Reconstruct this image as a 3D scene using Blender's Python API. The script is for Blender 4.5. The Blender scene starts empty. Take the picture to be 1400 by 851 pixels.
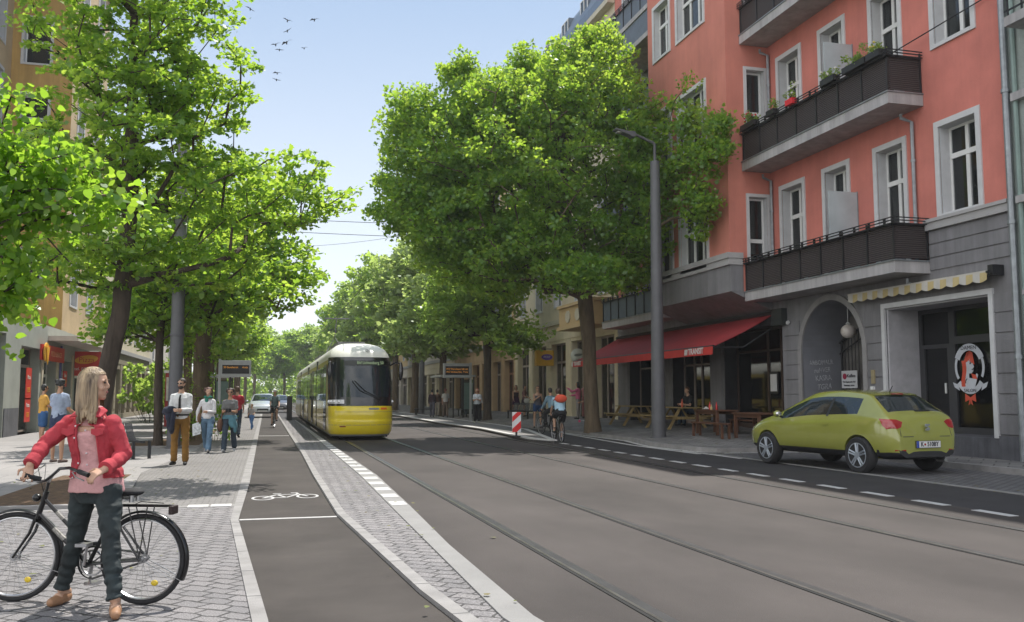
import bpy, bmesh, math, random
import numpy as np
from mathutils import Vector, Matrix
random.seed(7); rng = np.random.default_rng(7)
S = bpy.context.scene
COL = S.collection
# ---------------------------------------------------------------- camera
PXF = 1250.0; EYE = 1.45
PITCH = math.atan(115.5 / PXF); YAW = math.atan(337 * math.cos(PITCH) / PXF)
cam = bpy.data.cameras.new('camera'); cam_o = bpy.data.objects.new('camera', cam); COL.objects.link(cam_o)
cam.sensor_width = 36; cam.lens = 36 * PXF / 1400; cam.clip_end = 2000; cam.clip_start = 0.05
cam_o.location = (0, 0, EYE); cam_o.rotation_euler = (math.pi / 2 + PITCH, 0, -YAW)
S.camera = cam_o
# ---------------------------------------------------------------- light
SUN = Vector((0.285, 0.45, 1.0)).normalized()
w = bpy.data.worlds.new('World'); S.world = w; w.use_nodes = True
nt = w.node_tree; nt.nodes.clear()
out = nt.nodes.new('ShaderNodeOutputWorld'); bg = nt.nodes.new('ShaderNodeBackground')
sky = nt.nodes.new('ShaderNodeTexSky'); sky.sky_type = 'NISHITA'; sky.sun_disc = False
sky.sun_elevation = math.asin(SUN.z); sky.sun_rotation = math.atan2(SUN.x, SUN.y)
sky.air_density = 1.0; sky.dust_density = .35; sky.ozone_density = 2.2; sky.altitude = 50
tc = nt.nodes.new('ShaderNodeTexCoord'); mp = nt.nodes.new('ShaderNodeMapping'); mp.inputs['Scale'].default_value = (1.2, 1.2, 4.0)
nz = nt.nodes.new('ShaderNodeTexNoise'); nz.inputs['Scale'].default_value = 2.3; nz.inputs['Detail'].default_value = 8; nz.inputs['Roughness'].default_value = .58
rp = nt.nodes.new('ShaderNodeValToRGB'); rp.color_ramp.elements[0].position = .60; rp.color_ramp.elements[1].position = .95
rp.color_ramp.elements[1].color = (.95, .95, .95, 1)
mx = nt.nodes.new('ShaderNodeMixRGB'); mx.inputs[2].default_value = (9.5, 9.4, 9.3, 1)
L = nt.links.new
L(tc.outputs['Generated'], mp.inputs[0]); L(mp.outputs[0], nz.inputs['Vector']); pass
sx_ = nt.nodes.new('ShaderNodeSeparateXYZ'); L(tc.outputs['Generated'], sx_.inputs[0])
hr = nt.nodes.new('ShaderNodeMapRange'); hr.interpolation_type = 'SMOOTHSTEP'; hr.inputs[1].default_value = -.02; hr.inputs[2].default_value = .55; hr.inputs[3].default_value = 0; hr.inputs[4].default_value = 1; L(sx_.outputs[2], hr.inputs[0])
hz_ = nt.nodes.new('ShaderNodeMixRGB'); hz_.inputs[1].default_value = (4.5, 4.6, 4.7, 1); hz_.inputs[2].default_value = (1.55, 2.2, 3.15, 1); L(hr.outputs[0], hz_.inputs[0])
m0 = nt.nodes.new('ShaderNodeMixRGB'); m0.inputs[0].default_value = .85; L(sky.outputs[0], m0.inputs[1]); L(hz_.outputs[0], m0.inputs[2])
dt = nt.nodes.new('ShaderNodeVectorMath'); dt.operation = 'DOT_PRODUCT'; dt.inputs[1].default_value = (-.72, -.69, .1); L(tc.outputs['Generated'], dt.inputs[0])
br_ = nt.nodes.new('ShaderNodeMapRange'); br_.interpolation_type = 'SMOOTHSTEP'; br_.inputs[1].default_value = -.1; br_.inputs[2].default_value = .5; br_.inputs[3].default_value = 0; br_.inputs[4].default_value = .33; L(dt.outputs['Value'], br_.inputs[0])  # added unseen clouds behind and left of the camera, brightening the shaded fronts
ad_ = nt.nodes.new('ShaderNodeMath'); ad_.operation = 'ADD'; L(nz.outputs['Fac'], ad_.inputs[0]); L(br_.outputs[0], ad_.inputs[1]); L(ad_.outputs[0], rp.inputs[0])
L(rp.outputs[0], mx.inputs[0]); L(m0.outputs[0], mx.inputs[1]); L(mx.outputs[0], bg.inputs[0]); bg.inputs[1].default_value = .15
L(bg.outputs[0], out.inputs[0])
sl = bpy.data.lights.new('sun', 'SUN'); sl.energy = 4.3; sl.angle = math.radians(.55); sl.color = (1, .955, .88)
so = bpy.data.objects.new('sun', sl); COL.objects.link(so); so.rotation_euler = SUN.to_track_quat('Z', 'Y').to_euler(); so.location = (20, 20, 60)
S.view_settings.view_transform = 'Standard'; S.view_settings.look = 'None'; S.view_settings.gamma = 1
S.view_settings.exposure = 0.64
S.cycles.max_bounces = 8; S.cycles.transparent_max_bounces = 12; S.cycles.caustics_reflective = False; S.cycles.caustics_refractive = False
S.cycles.sample_clamp_indirect = 8
S.cycles.use_denoising = True
# ---------------------------------------------------------------- measured ray helpers (reading positions off the survey)
_cp, _sp, _ct, _st = math.cos(PITCH), math.sin(PITCH), math.cos(YAW), math.sin(YAW)
_r = Vector((_ct, -_st, 0)); _f = Vector((_st * _cp, _ct * _cp, _sp)); _u = _r.cross(_f)
def ray(x, y): return _f + _r * ((x - 700) / PXF) - _u * ((y - 425.5) / PXF)
def G(x, y, z=0.0):
    d = ray(x, y); t = (z - EYE) / d.z; return Vector((d.x * t, d.y * t, z))
def WX(x, y, X):
    d = ray(x, y); t = X / d.x; return Vector((X, d.y * t, EYE + d.z * t))
def WY(x, y, Y):
    d = ray(x, y); t = Y / d.y; return Vector((d.x * t, Y, EYE + d.z * t))
# ---------------------------------------------------------------- materials
MATS = {}
def pm(name, col, rough=.75, var=.12, scale=4.0, bump=0.0, bscale=40.0, metal=0.0, spec=.5, stretch=None, col2=None, coat=0.0, detail=6, alpha=1, emis=None, streak=0.0):
    """procedural Principled material with broken-up colour and bump"""
    if name in MATS: return MATS[name]
    m = bpy.data.materials.new(name); m.use_nodes = True; t = m.node_tree; b = t.nodes['Principled BSDF']
    b.inputs['Roughness'].default_value = rough; b.inputs['Metallic'].default_value = metal
    b.inputs['Specular IOR Level'].default_value = spec; b.inputs['Coat Weight'].default_value = coat; b.inputs['Alpha'].default_value = alpha
    co = t.nodes.new('ShaderNodeTexCoord'); ma = t.nodes.new('ShaderNodeMapping')
    if stretch: ma.inputs['Scale'].default_value = stretch
    t.links.new(co.outputs['Object'], ma.inputs[0])
    n = t.nodes.new('ShaderNodeTexNoise'); n.inputs['Scale'].default_value = scale; n.inputs['Detail'].default_value = detail; n.inputs['Roughness'].default_value = .6
    t.links.new(ma.outputs[0], n.inputs['Vector'])
    r = t.nodes.new('ShaderNodeValToRGB'); r.color_ramp.elements[0].position = .3; r.color_ramp.elements[1].position = .7
    c = col; k = col2 or [min(1, x * (1 + var)) for x in c]
    lo = [x * (1 - var) for x in c] if not col2 else list(c)
    r.color_ramp.elements[0].color = (*lo[:3], 1); r.color_ramp.elements[1].color = (*k[:3], 1)
    t.links.new(n.outputs['Fac'], r.inputs[0]); t.links.new(r.outputs[0], b.inputs['Base Color'])
    if streak:
        m2_ = t.nodes.new('ShaderNodeMapping'); m2_.inputs['Scale'].default_value = (2.6, 2.6, .16); t.links.new(co.outputs['Object'], m2_.inputs[0])
        n3_ = t.nodes.new('ShaderNodeTexNoise'); n3_.inputs['Scale'].default_value = 1.4; n3_.inputs['Detail'].default_value = 9; n3_.inputs['Roughness'].default_value = .7; t.links.new(m2_.outputs[0], n3_.inputs['Vector'])
        mr_ = t.nodes.new('ShaderNodeMapRange'); mr_.inputs[1].default_value = .38; mr_.inputs[2].default_value = .66; mr_.inputs[3].default_value = 1 + streak * .25; mr_.inputs[4].default_value = 1 - streak; t.links.new(n3_.outputs['Fac'], mr_.inputs[0])
        vm_ = t.nodes.new('ShaderNodeVectorMath'); vm_.operation = 'SCALE'; t.links.new(r.outputs[0], vm_.inputs[0]); t.links.new(mr_.outputs[0], vm_.inputs['Scale']); t.links.new(vm_.outputs[0], b.inputs['Base Color'])
    if bump:
        n2 = t.nodes.new('ShaderNodeTexNoise'); n2.inputs['Scale'].default_value = bscale; n2.inputs['Detail'].default_value = 5
        t.links.new(ma.outputs[0], n2.inputs['Vector'])
        bn = t.nodes.new('ShaderNodeBump'); bn.inputs['Strength'].default_value = bump; bn.inputs['Distance'].default_value = .02
        t.links.new(n2.outputs['Fac'], bn.inputs['Height']); t.links.new(bn.outputs[0], b.inputs['Normal'])
    if emis:
        b.inputs['Emission Color'].default_value = (*col, 1); b.inputs['Emission Strength'].default_value = emis
    MATS[name] = m; return m
def flat(name, col, rough=.6, **k): return pm(name, col, rough, var=.05, **k)
def brickmat(name, c1, c2, cm, sx, bw, bh, rot=0.0, mortar=.02, rough=.85, bump=.6, wob=.0, coord='Object', off=.5, stain=.25, wscale=2.2, plane='XY', speck=.25):
    m = bpy.data.materials.new(name); m.use_nodes = True; t = m.node_tree; b = t.nodes['Principled BSDF']; N = t.nodes.new; K = t.links.new
    b.inputs['Roughness'].default_value = rough
    co = N('ShaderNodeTexCoord'); ma = N('ShaderNodeMapping'); ma.inputs['Rotation'].default_value = (0, 0, rot)
    src = co.outputs[coord]
    if plane == 'YZ':
        sep = N('ShaderNodeSeparateXYZ'); cb = N('ShaderNodeCombineXYZ'); K(src, sep.inputs[0]); K(sep.outputs[1], cb.inputs[0]); K(sep.outputs[2], cb.inputs[1]); src = cb.outputs[0]
    nn = N('ShaderNodeTexNoise'); nn.inputs['Scale'].default_value = wscale; nn.inputs['Detail'].default_value = 3
    K(src, nn.inputs['Vector'])
    sc = N('ShaderNodeVectorMath'); sc.operation = 'SCALE'; sc.inputs['Scale'].default_value = wob
    su = N('ShaderNodeVectorMath'); su.operation = 'SUBTRACT'; su.inputs[1].default_value = (.5, .5, .5); K(nn.outputs['Color'], su.inputs[0]); K(su.outputs[0], sc.inputs[0])
    ad = N('ShaderNodeVectorMath'); ad.operation = 'ADD'; K(src, ad.inputs[0]); K(sc.outputs[0], ad.inputs[1]); K(ad.outputs[0], ma.inputs[0])
    br = N('ShaderNodeTexBrick'); br.inputs['Scale'].default_value = sx; br.inputs['Brick Width'].default_value = bw; br.inputs['Row Height'].default_value = bh
    br.inputs['Mortar Size'].default_value = mortar; br.inputs['Mortar Smooth'].default_value = .4; br.offset = off
    br.inputs['Color1'].default_value = (*c1, 1); br.inputs['Color2'].default_value = (*c2, 1); br.inputs['Mortar'].default_value = (*cm, 1); br.inputs['Bias'].default_value = 0
    K(ma.outputs[0], br.inputs['Vector'])
    n3 = N('ShaderNodeTexNoise'); n3.inputs['Scale'].default_value = .55; n3.inputs['Detail'].default_value = 9; n3.inputs['Roughness'].default_value = .65; K(co.outputs[coord], n3.inputs['Vector'])
    n4 = N('ShaderNodeTexNoise'); n4.inputs['Scale'].default_value = 90; n4.inputs['Detail'].default_value = 3; K(co.outputs[coord], n4.inputs['Vector'])
    mr = N('ShaderNodeMapRange'); mr.inputs[1].default_value = .3; mr.inputs[2].default_value = .7; mr.inputs[3].default_value = 1 - stain; mr.inputs[4].default_value = 1 + stain; K(n3.outputs['Fac'], mr.inputs[0])
    m2 = N('ShaderNodeMapRange'); m2.inputs[1].default_value = .3; m2.inputs[2].default_value = .7; m2.inputs[3].default_value = 1 - speck; m2.inputs[4].default_value = 1 + speck; K(n4.outputs['Fac'], m2.inputs[0])
    mm = N('ShaderNodeMath'); mm.operation = 'MULTIPLY'; K(mr.outputs[0], mm.inputs[0]); K(m2.outputs[0], mm.inputs[1])
    vm = N('ShaderNodeVectorMath'); vm.operation = 'SCALE'; K(br.outputs['Color'], vm.inputs[0]); K(mm.outputs[0], vm.inputs['Scale']); K(vm.outputs[0], b.inputs['Base Color'])
    inv = N('ShaderNodeMath'); inv.operation = 'MULTIPLY_ADD'; inv.inputs[1].default_value = -1; inv.inputs[2].default_value = 1; K(br.outputs['Fac'], inv.inputs[0])
    a2 = N('ShaderNodeMath'); a2.operation = 'MULTIPLY_ADD'; a2.inputs[1].default_value = .35; K(n4.outputs['Fac'], a2.inputs[0]); K(inv.outputs[0], a2.inputs[2])
    bn = N('ShaderNodeBump'); bn.inputs['Strength'].default_value = bump; bn.inputs['Distance'].default_value = .012; K(a2.outputs[0], bn.inputs['Height']); K(bn.outputs[0], b.inputs['Normal'])
    MATS[name] = m; return m
def glassmat(name, col=(.02, .025, .03), rough=.04, tr=.0):
    m = bpy.data.materials.new(name); m.use_nodes = True; t = m.node_tree; b = t.nodes['Principled BSDF']
    b.inputs['Base Color'].default_value = (*col, 1); b.inputs['Roughness'].default_value = rough; b.inputs['Specular IOR Level'].default_value = .8; b.inputs['Coat Weight'].default_value = .5; b.inputs['Coat Roughness'].default_value = .02
    if tr:
        o = t.nodes['Material Output']; mixn = t.nodes.new('ShaderNodeMixShader'); tb = t.nodes.new('ShaderNodeBsdfTransparent'); tb.inputs[0].default_value = (.86, .9, .9, 1)
        mixn.inputs[0].default_value = tr; t.links.new(b.outputs[0], mixn.inputs[1]); t.links.new(tb.outputs[0], mixn.inputs[2]); t.links.new(mixn.outputs[0], o.inputs[0])
    MATS[name] = m; return m
# ---------------------------------------------------------------- objects
def wloc(o):
    v = Vector((0, 0, 0))
    while o is not None: v += o.location; o = o.parent
    return v
def tag(o, label=None, cat=None, group=None, kind=None):
    if label: o['label'] = label
    if cat: o['category'] = cat
    if group: o['group'] = group
    if kind: o['kind'] = kind
    return o
def thing(name, label, cat, loc=(0, 0, 0), rotz=0.0, group=None):
    o = bpy.data.objects.new(name, None); COL.objects.link(o); o.location = loc; o.rotation_euler = (0, 0, rotz); o.empty_display_size = .2
    return tag(o, label, cat, group)
def copy_tree(o, parent=None):
    c = o.copy(); COL.objects.link(c); c.parent = parent
    for ch in [x for x in bpy.data.objects if x.parent == o and x != c]: copy_tree(ch, c)
    return c
def linkmesh(name, me, mat, parent=None):
    o = bpy.data.objects.new(name, me); COL.objects.link(o); o.parent = parent
    for m in (mat if isinstance(mat, (list, tuple)) else [mat]):
        if m: me.materials.append(m)
    return o
class MB:
    """collects shapes and links them as one mesh object"""
    def __init__(s): s.v = []; s.f = []; s.m = []; s.mi = 0
    def add(s, vs, fs):
        k = len(s.v); s.v += [tuple(x) for x in vs]; s.f += [tuple(i + k for i in f) for f in fs]; s.m += [s.mi] * len(fs); return s
    def box(s, x0, x1, y0, y1, z0, z1):
        vs = [(x, y, z) for z in (z0, z1) for y in (y0, y1) for x in (x0, x1)]
        return s.add(vs, [(0, 2, 3, 1), (4, 5, 7, 6), (0, 1, 5, 4), (2, 6, 7, 3), (0, 4, 6, 2), (1, 3, 7, 5)])
    def tbox(s, T, u0, u1, z0, z1, d0, d1):
        vs = [T(u, z, d) for d in (d0, d1) for z in (z0, z1) for u in (u0, u1)]
        return s.add(vs, [(0, 2, 3, 1), (4, 5, 7, 6), (0, 1, 5, 4), (2, 6, 7, 3), (0, 4, 6, 2), (1, 3, 7, 5)])
    def prism(s, poly, z0, z1):
        n = len(poly); vs = [(p[0], p[1], z0 if len(p) < 3 else p[2] + z0) for p in poly] + [(p[0], p[1], z1 if len(p) < 3 else p[2] + z1) for p in poly]
        return s.add(vs, [tuple(range(n))[::-1], tuple(range(n, 2 * n))] + [(i, (i + 1) % n, n + (i + 1) % n, n + i) for i in range(n)])
    def extr(s, poly, vec):
        n = len(poly); vec = Vector(vec); vs = [Vector(p) for p in poly]; vs = vs + [p + vec for p in vs]
        return s.add(vs, [tuple(range(n))[::-1], tuple(range(n, 2 * n))] + [(i, (i + 1) % n, n + (i + 1) % n, n + i) for i in range(n)])
    def quad(s, *p): return s.add(p, [tuple(range(len(p)))])
    def tube(s, pts, r, n=8, cap=True, closed=False):
        pts = [Vector(p) for p in pts]; m = len(pts); rr = r if isinstance(r, (list, tuple)) else [r] * m
        vs = []; up = None
        for i, p in enumerate(pts):
            if closed: d = pts[(i + 1) % m] - pts[i - 1]
            else: d = pts[min(i + 1, m - 1)] - pts[max(i - 1, 0)]
            d = d.normalized() if d.length > 1e-9 else Vector((0, 0, 1))
            if up is None: up = d.orthogonal().normalized()
            a = up - d * up.dot(d); up = a.normalized() if a.length > 1e-6 else d.orthogonal().normalized(); b = d.cross(up)
            vs += [p + (up * math.cos(2 * math.pi * k / n) + b * math.sin(2 * math.pi * k / n)) * rr[i] for k in range(n)]
        fs = []
        for i in range(m if closed else m - 1):
            j = (i + 1) % m
            fs += [(i * n + k, i * n + (k + 1) % n, j * n + (k + 1) % n, j * n + k) for k in range(n)]
        if cap and not closed: fs += [tuple(range(n))[::-1], tuple(range((m - 1) * n, m * n))]
        return s.add(vs, fs)
    def cyl(s, p0, p1, r, n=16, r1=None): return s.tube([p0, p1], [r, r if r1 is None else r1], n)
    def lathe(s, prof, c=(0, 0, 0), n=20, axis='z'):
        vs = []; m = len(prof)
        for r, h in prof:
            for k in range(n):
                a = 2 * math.pi * k / n; x, y = r * math.cos(a), r * math.sin(a)
                q = (x, y, h) if axis == 'z' else ((h, x, y) if axis == 'x' else (x, h, y)); vs.append((q[0] + c[0], q[1] + c[1], q[2] + c[2]))
        fs = [(i * n + k, i * n + (k + 1) % n, (i + 1) * n + (k + 1) % n, (i + 1) * n + k) for i in range(m - 1) for k in range(n)]
        fs += [tuple(range(n))[::-1], tuple(range((m - 1) * n, m * n))]
        return s.add(vs, fs)
    def ell(s, c, r, n=12, m=8, M=None):
        vs = []; 
        for i in range(m + 1):
            t = math.pi * i / m
            for k in range(n):
                a = 2 * math.pi * k / n; q = Vector((r[0] * math.sin(t) * math.cos(a), r[1] * math.sin(t) * math.sin(a), -r[2] * math.cos(t)))
                if M is not None: q = M @ q
                vs.append(q + Vector(c))
        return s.add(vs, [(i * n + k, i * n + (k + 1) % n, (i + 1) * n + (k + 1) % n, (i + 1) * n + k) for i in range(m) for k in range(n)])
    def build(s, name, mat, parent=None, smooth=False, world=False, bevel=0.0, kind=None, fix=True):
        me = bpy.data.meshes.new(name); off = wloc(parent) if (world and parent) else Vector((0, 0, 0))
        me.from_pydata([tuple(Vector(v) - off) for v in s.v] if off.length else s.v, [], s.f)
        me.polygons.foreach_set('material_index', s.m)
        bm = bmesh.new(); bm.from_mesh(me)
        if fix: bmesh.ops.remove_doubles(bm, verts=bm.verts, dist=1e-5) if smooth else None; bmesh.ops.recalc_face_normals(bm, faces=bm.faces)
        bm.to_mesh(me); bm.free()
        if smooth: me.shade_smooth()
        o = linkmesh(name, me, mat, parent)
        if bevel:
            b = o.modifiers.new('b', 'BEVEL'); b.width = bevel; b.segments = 2; b.limit_method = 'ANGLE'; b.angle_limit = math.radians(40)
        if smooth: smooth_by_angle(o)
        if kind: o['kind'] = kind
        return o
def smooth_by_angle(o, ang=50):
    me = o.data; bm = bmesh.new(); bm.from_mesh(me)
    for e in bm.edges: e.smooth = not (len(e.link_faces) == 2 and e.calc_face_angle(0) > math.radians(ang))
    bm.to_mesh(me); bm.free()
def arr_mesh(name, V, F, mat, parent=None, smooth=False):
    """fast mesh from numpy arrays; F is (n,k)"""
    me = bpy.data.meshes.new(name); V = np.asarray(V, dtype=np.float32); F = np.asarray(F, dtype=np.int32); n, k = F.shape
    me.vertices.add(len(V)); me.vertices.foreach_set('co', V.ravel()); me.loops.add(n * k); me.loops.foreach_set('vertex_index', F.ravel())
    me.polygons.add(n); me.polygons.foreach_set('loop_start', np.arange(0, n * k, k, dtype=np.int32)); me.polygons.foreach_set('loop_total', np.full(n, k, dtype=np.int32))
    me.update(calc_edges=True)
    if smooth: me.shade_smooth()
    return linkmesh(name, me, mat, parent)
def text(body, size, mat, parent, M, name='lettering', depth=.004, align='CENTER', sx=1.0, bold=0.0):
    cu = bpy.data.curves.new('t', 'FONT'); cu.body = body; cu.size = size; cu.align_x = align; cu.align_y = 'CENTER'; cu.extrude = depth; cu.resolution_u = 3; cu.offset = bold
    o = bpy.data.objects.new('t', cu); COL.objects.link(o); dg = bpy.context.evaluated_depsgraph_get(); me = bpy.data.meshes.new_from_object(o.evaluated_get(dg))
    bpy.data.objects.remove(o); me.materials.clear(); me.transform(M @ Matrix.Diagonal((sx, 1, 1, 1))); return linkmesh(name, me, mat, parent)
def frameM(origin, xdir, ydir):
    x = Vector(xdir).normalized(); y = Vector(ydir).normalized(); z = x.cross(y)
    return Matrix(((x.x, y.x, z.x, origin[0]), (x.y, y.y, z.y, origin[1]), (x.z, y.z, z.z, origin[2]), (0, 0, 0, 1)))

def split_islands(names, most=12):
    for o in [x for x in bpy.data.objects if x.type == 'MESH' and x.name.split('.')[0] in names and not x.modifiers]:
        bm = bmesh.new(); bm.from_mesh(o.data); bm.verts.ensure_lookup_table(); seen = {}; isl = []
        bmesh.ops.remove_doubles(bm, verts=bm.verts, dist=1e-4); bm.verts.ensure_lookup_table()
        for v in bm.verts:
            if v.index in seen: continue
            st = [v]; seen[v.index] = len(isl); cur = []
            while st:
                a = st.pop(); cur.append(a.index)
                for e in a.link_edges:
                    b = e.other_vert(a)
                    if b.index not in seen: seen[b.index] = len(isl); st.append(b)
            isl.append(cur)
        if 1 < len(isl) <= most:
            vs = [v.co.copy() for v in bm.verts]; mats = list(o.data.materials); sm = any(p.use_smooth for p in o.data.polygons)
            for k in range(len(isl)):
                mp_ = {}; V = []; F = []
                for f in bm.faces:
                    if seen[f.verts[0].index] != k: continue
                    for v in f.verts:
                        if v.index not in mp_: mp_[v.index] = len(V); V.append(vs[v.index])
                    F.append([mp_[v.index] for v in f.verts])
                me = bpy.data.meshes.new(o.data.name); me.from_pydata(V, [], F); [me.materials.append(m_) for m_ in mats]
                if sm: me.shade_smooth()
                if k == 0: o.data = me
                else:
                    c = bpy.data.objects.new(o.name.split('.')[0], me); COL.objects.link(c); c.parent = o.parent
        bm.free()
# ================================================================ ground, roads, pavements
asph = pm('asphalt', (.038, .035, .037), .75, spec=.35, var=.22, scale=1.3, bump=.35, bscale=160)
asph_bike = pm('bike_asphalt', (.052, .045, .041), .85, spec=.25, var=.28, scale=.9, bump=.25, bscale=200, detail=10)
conc_road = pm('track_concrete', (.056, .048, .045), .8, spec=.25, var=.34, scale=.5, bump=.3, bscale=120, stretch=(1, .55, 1), detail=12)
conc_l = pm('light_concrete', (.235, .225, .22), .8, var=.22, scale=3, detail=12, bump=.3, bscale=90)
conc_m = pm('mid_concrete', (.21, .205, .20), .8, var=.1, scale=2, bump=.2, bscale=90)
soil = pm('soil', (.10, .06, .033), 1, var=.5, scale=9, bump=1, bscale=30, stretch=(1, 1, 1))
white_p = pm('road_paint_and_lit_kerb', (.46, .45, .44), .7, var=.13, scale=14, bump=.1)
pav_near = brickmat('wavy_pavers', (.20, .188, .19), (.155, .148, .152), (.05, .047, .047), 1, .215, .145, rot=math.radians(38), mortar=.011, wob=.10, wscale=5, bump=1, stain=.16, speck=.5)
pav_mid = brickmat('small_setts', (.20, .188, .182), (.165, .156, .152), (.11, .105, .1), 1, .16, .09, mortar=.012, wob=.03, bump=.5, stain=.12)
pav_slab = brickmat('big_slabs', (.265, .25, .243), (.23, .22, .215), (.16, .155, .15), 1, 1.0, .75, mortar=.012, wob=0, bump=.3, stain=.14)
pav_right = brickmat('mosaic_pavement', (.14, .135, .135), (.19, .18, .175), (.07, .068, .065), 1, .5, .5, mortar=.02, rot=.78, wob=.02, bump=.5, stain=.25)
setts = brickmat('parking_setts', (.17, .165, .17), (.115, .112, .12), (.04, .04, .042), 1, .17, .12, rot=math.pi / 2, mortar=.02, wob=.03, bump=1, rough=.6, stain=.25)
grassm = pm('verge_green', (.05, .09, .02), .9, var=.4, scale=3, bump=.6)
def hz(x, y):
    a = min(max((x - 11.2) / 3.8, 0), 1); b = min(max((y - 21) / 7, 0), 1); return .11 + .30 * a * b
def sheet(name, poly, z, mat, thick=.25):
    return MB().prism([(p[0], p[1]) for p in poly], z - thick, z).build(name, mat, kind='structure')
def strip(mb, pts, w, z, h=.004):
    pts = [Vector((p[0], p[1])) for p in pts]; Lp = []; Rp = []
    for i, p in enumerate(pts):
        d = (pts[min(i + 1, len(pts) - 1)] - pts[max(i - 1, 0)]).normalized(); n = Vector((-d.y, d.x)) * w / 2; Lp.append(p + n); Rp.append(p - n)
    for i in range(len(pts) - 1):
        q = [Lp[i], Rp[i], Rp[i + 1], Lp[i + 1]]; mb.prism([(a.x, a.y) for a in q], z - .02, z + h)
MB().box(-400, 400, -60, 900, -.6, -.3).build('ground', pm('far_ground', (.12, .13, .09), .9, var=.3, scale=.05), kind='structure')
YF = 260
# tram road
sheet('road', [(1.72, -6), (8.82, -6), (8.82, YF), (1.72, YF)], 0, conc_road)
sheet('road', [(8.82, -6), (13.4, -6), (13.4, 2), (10.8, 2), (10.8, 21.4), (11.35, 27.6), (11.45, YF), (8.82, YF)], 0, asph)
sheet('road', [(10.8, 2), (13.35, 2), (13.35, 21.2), (10.8, 21.4)], .004, setts)
mb = MB()
for X in (2.53, 4.0, 6.38, 7.94): mb.box(X - .075, X + .075, -6, YF, -.02, .004)
mb.build('road_rail', pm('rail_steel', (.055, .055, .058), .42, metal=.6, var=.2, scale=3), kind='structure')
mb = MB()
for X in (2.53, 4.0, 6.38, 7.94): mb.box(X - .078, X - .045, -6, YF, -.01, .006)
mb.build('road_groove', flat('groove_black', (.008, .008, .008), .9), kind='structure')
mb = MB()
for X in (2.53, 4.0, 6.38, 7.94): mb.box(X - .042, X - .012, -6, YF, -.01, .0075)
mb.build('road_rail', pm('polished_rail', (.30, .29, .28), .28, metal=.9, var=.25, scale=2), kind='structure')
# cycle track and its borders
bl = [(.35, -6), (.2, 2), (0.05, 6.26), (-.27, 11.3), (-.22, 16), (-.2, 53), (-.2, YF)]
bo = [(.25, -6), (.1, 2), (-.05, 6.26), (-.36, 11.3), (-.36, 16), (-.34, 53), (-.34, YF)]
br = [(1.95, -6), (1.6, 2), (1.13, 6.8), (.87, 11.4), (.86, 17), (.9, 23.6), (.88, 34), (.88, 56), (.88, YF)]
b2 = [(2.06, -6), (1.72, 2), (1.23, 6.95), (.97, 11.4), (.97, 17), (1.01, 23.6), (.98, 34), (.98, 56), (.98, YF)]
sheet('path', bl + br[::-1], 0.0, asph_bike)
mb = MB()
for a, b in zip(range(len(bl) - 1), range(1, len(bl))): mb.prism([bo[a], bl[a], bl[b], bo[b]], -.2, .012)
for a, b in zip(range(len(br) - 1), range(1, len(br))): mb.prism([br[a], b2[a], b2[b], br[b]], -.2, .035)
mb.build('kerb', conc_l, kind='structure')
mb = MB()
for y in np.arange(-5, 60, 1.0):
    def ix(pl, y): return float(np.interp(y, [p[1] for p in pl], [p[0] for p in pl]))
    mb.box(ix(bo, y), ix(bl, y), y - .005, y + .005, .0, .0135); mb.box(ix(br, y), ix(b2, y), y - .005, y + .005, .0, .0365)
mb.build('kerb_joint', flat('joint_dark', (.12, .12, .12), .9), kind='structure')
sheet('pavement', b2[:8] + [(1.66, 55), (1.66, 16.6), (1.58, 11.4), (1.5, 5.8), (1.9, 2), (2.2, -6)], .028, pav_near)
sheet('road', [(.98, 56), (1.7, 55), (1.7, YF), (.98, YF)], .0, asph)
mb = MB(); mb.prism([(2.2, -6), (1.9, 2), (1.5, 5.8), (1.58, 11.4), (1.66, 16.6), (1.66, 55), (1.72, 55), (1.95, 16.6), (1.83, 11.9), (1.72, 8.7), (1.7, 5.8), (2.1, 2), (2.4, -6)], -.2, .04)
mb.build('kerb', conc_m, kind='structure')
mb = MB(); y = 11.95
while y < 54:
    x0 = float(np.interp(y, [11.4, 16.6, 55], [1.60, 1.67, 1.67])); x1 = float(np.interp(y, [11.9, 16.6, 55], [1.81, 1.91, 1.71]))
    mb.box(x0, x1, y, y + .42, .03, .045); y += .95 if y < 40 else 1.3
mb.build('road_marking', white_p, kind='structure')
# cycle track markings
mb = MB(); mb.box(-.26, .86, 11.28, 11.36, -.01, .005); mb.box(-.2, .86, 34.2, 34.4, -.01, .005)
def ring(mb, cx, cy, rx, ry, w, z, n=20):
    for i in range(n):
        a, b = 2 * math.pi * i / n, 2 * math.pi * (i + 1) / n
        mb.prism([(cx + rx * math.cos(a), cy + ry * math.sin(a)), (cx + (rx - w) * math.cos(a), cy + (ry - w) * math.sin(a)), (cx + (rx - w) * math.cos(b), cy + (ry - w) * math.sin(b)), (cx + rx * math.cos(b), cy + ry * math.sin(b))], -.01, z)
ring(mb, .0, 13.6, .16, .26, .035, .005); ring(mb, .62, 13.72, .16, .26, .035, .005)
for a, b in [((.0, 13.6), (.2, 14.0)), ((.2, 14.0), (.5, 14.0)), ((.5, 14.0), (.62, 13.72)), ((.2, 14.0), (.32, 13.6)), ((.32, 13.6), (.5, 14.0)), ((.0, 13.6), (.32, 13.6)), ((.14, 14.15), (.26, 14.15)), ((.5, 14.0), (.48, 14.2)), ((.48, 14.2), (.4, 14.22))]: strip(mb, [a, b], .035, .0, .006)
mb.build('road_marking', white_p, kind='structure')
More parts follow.
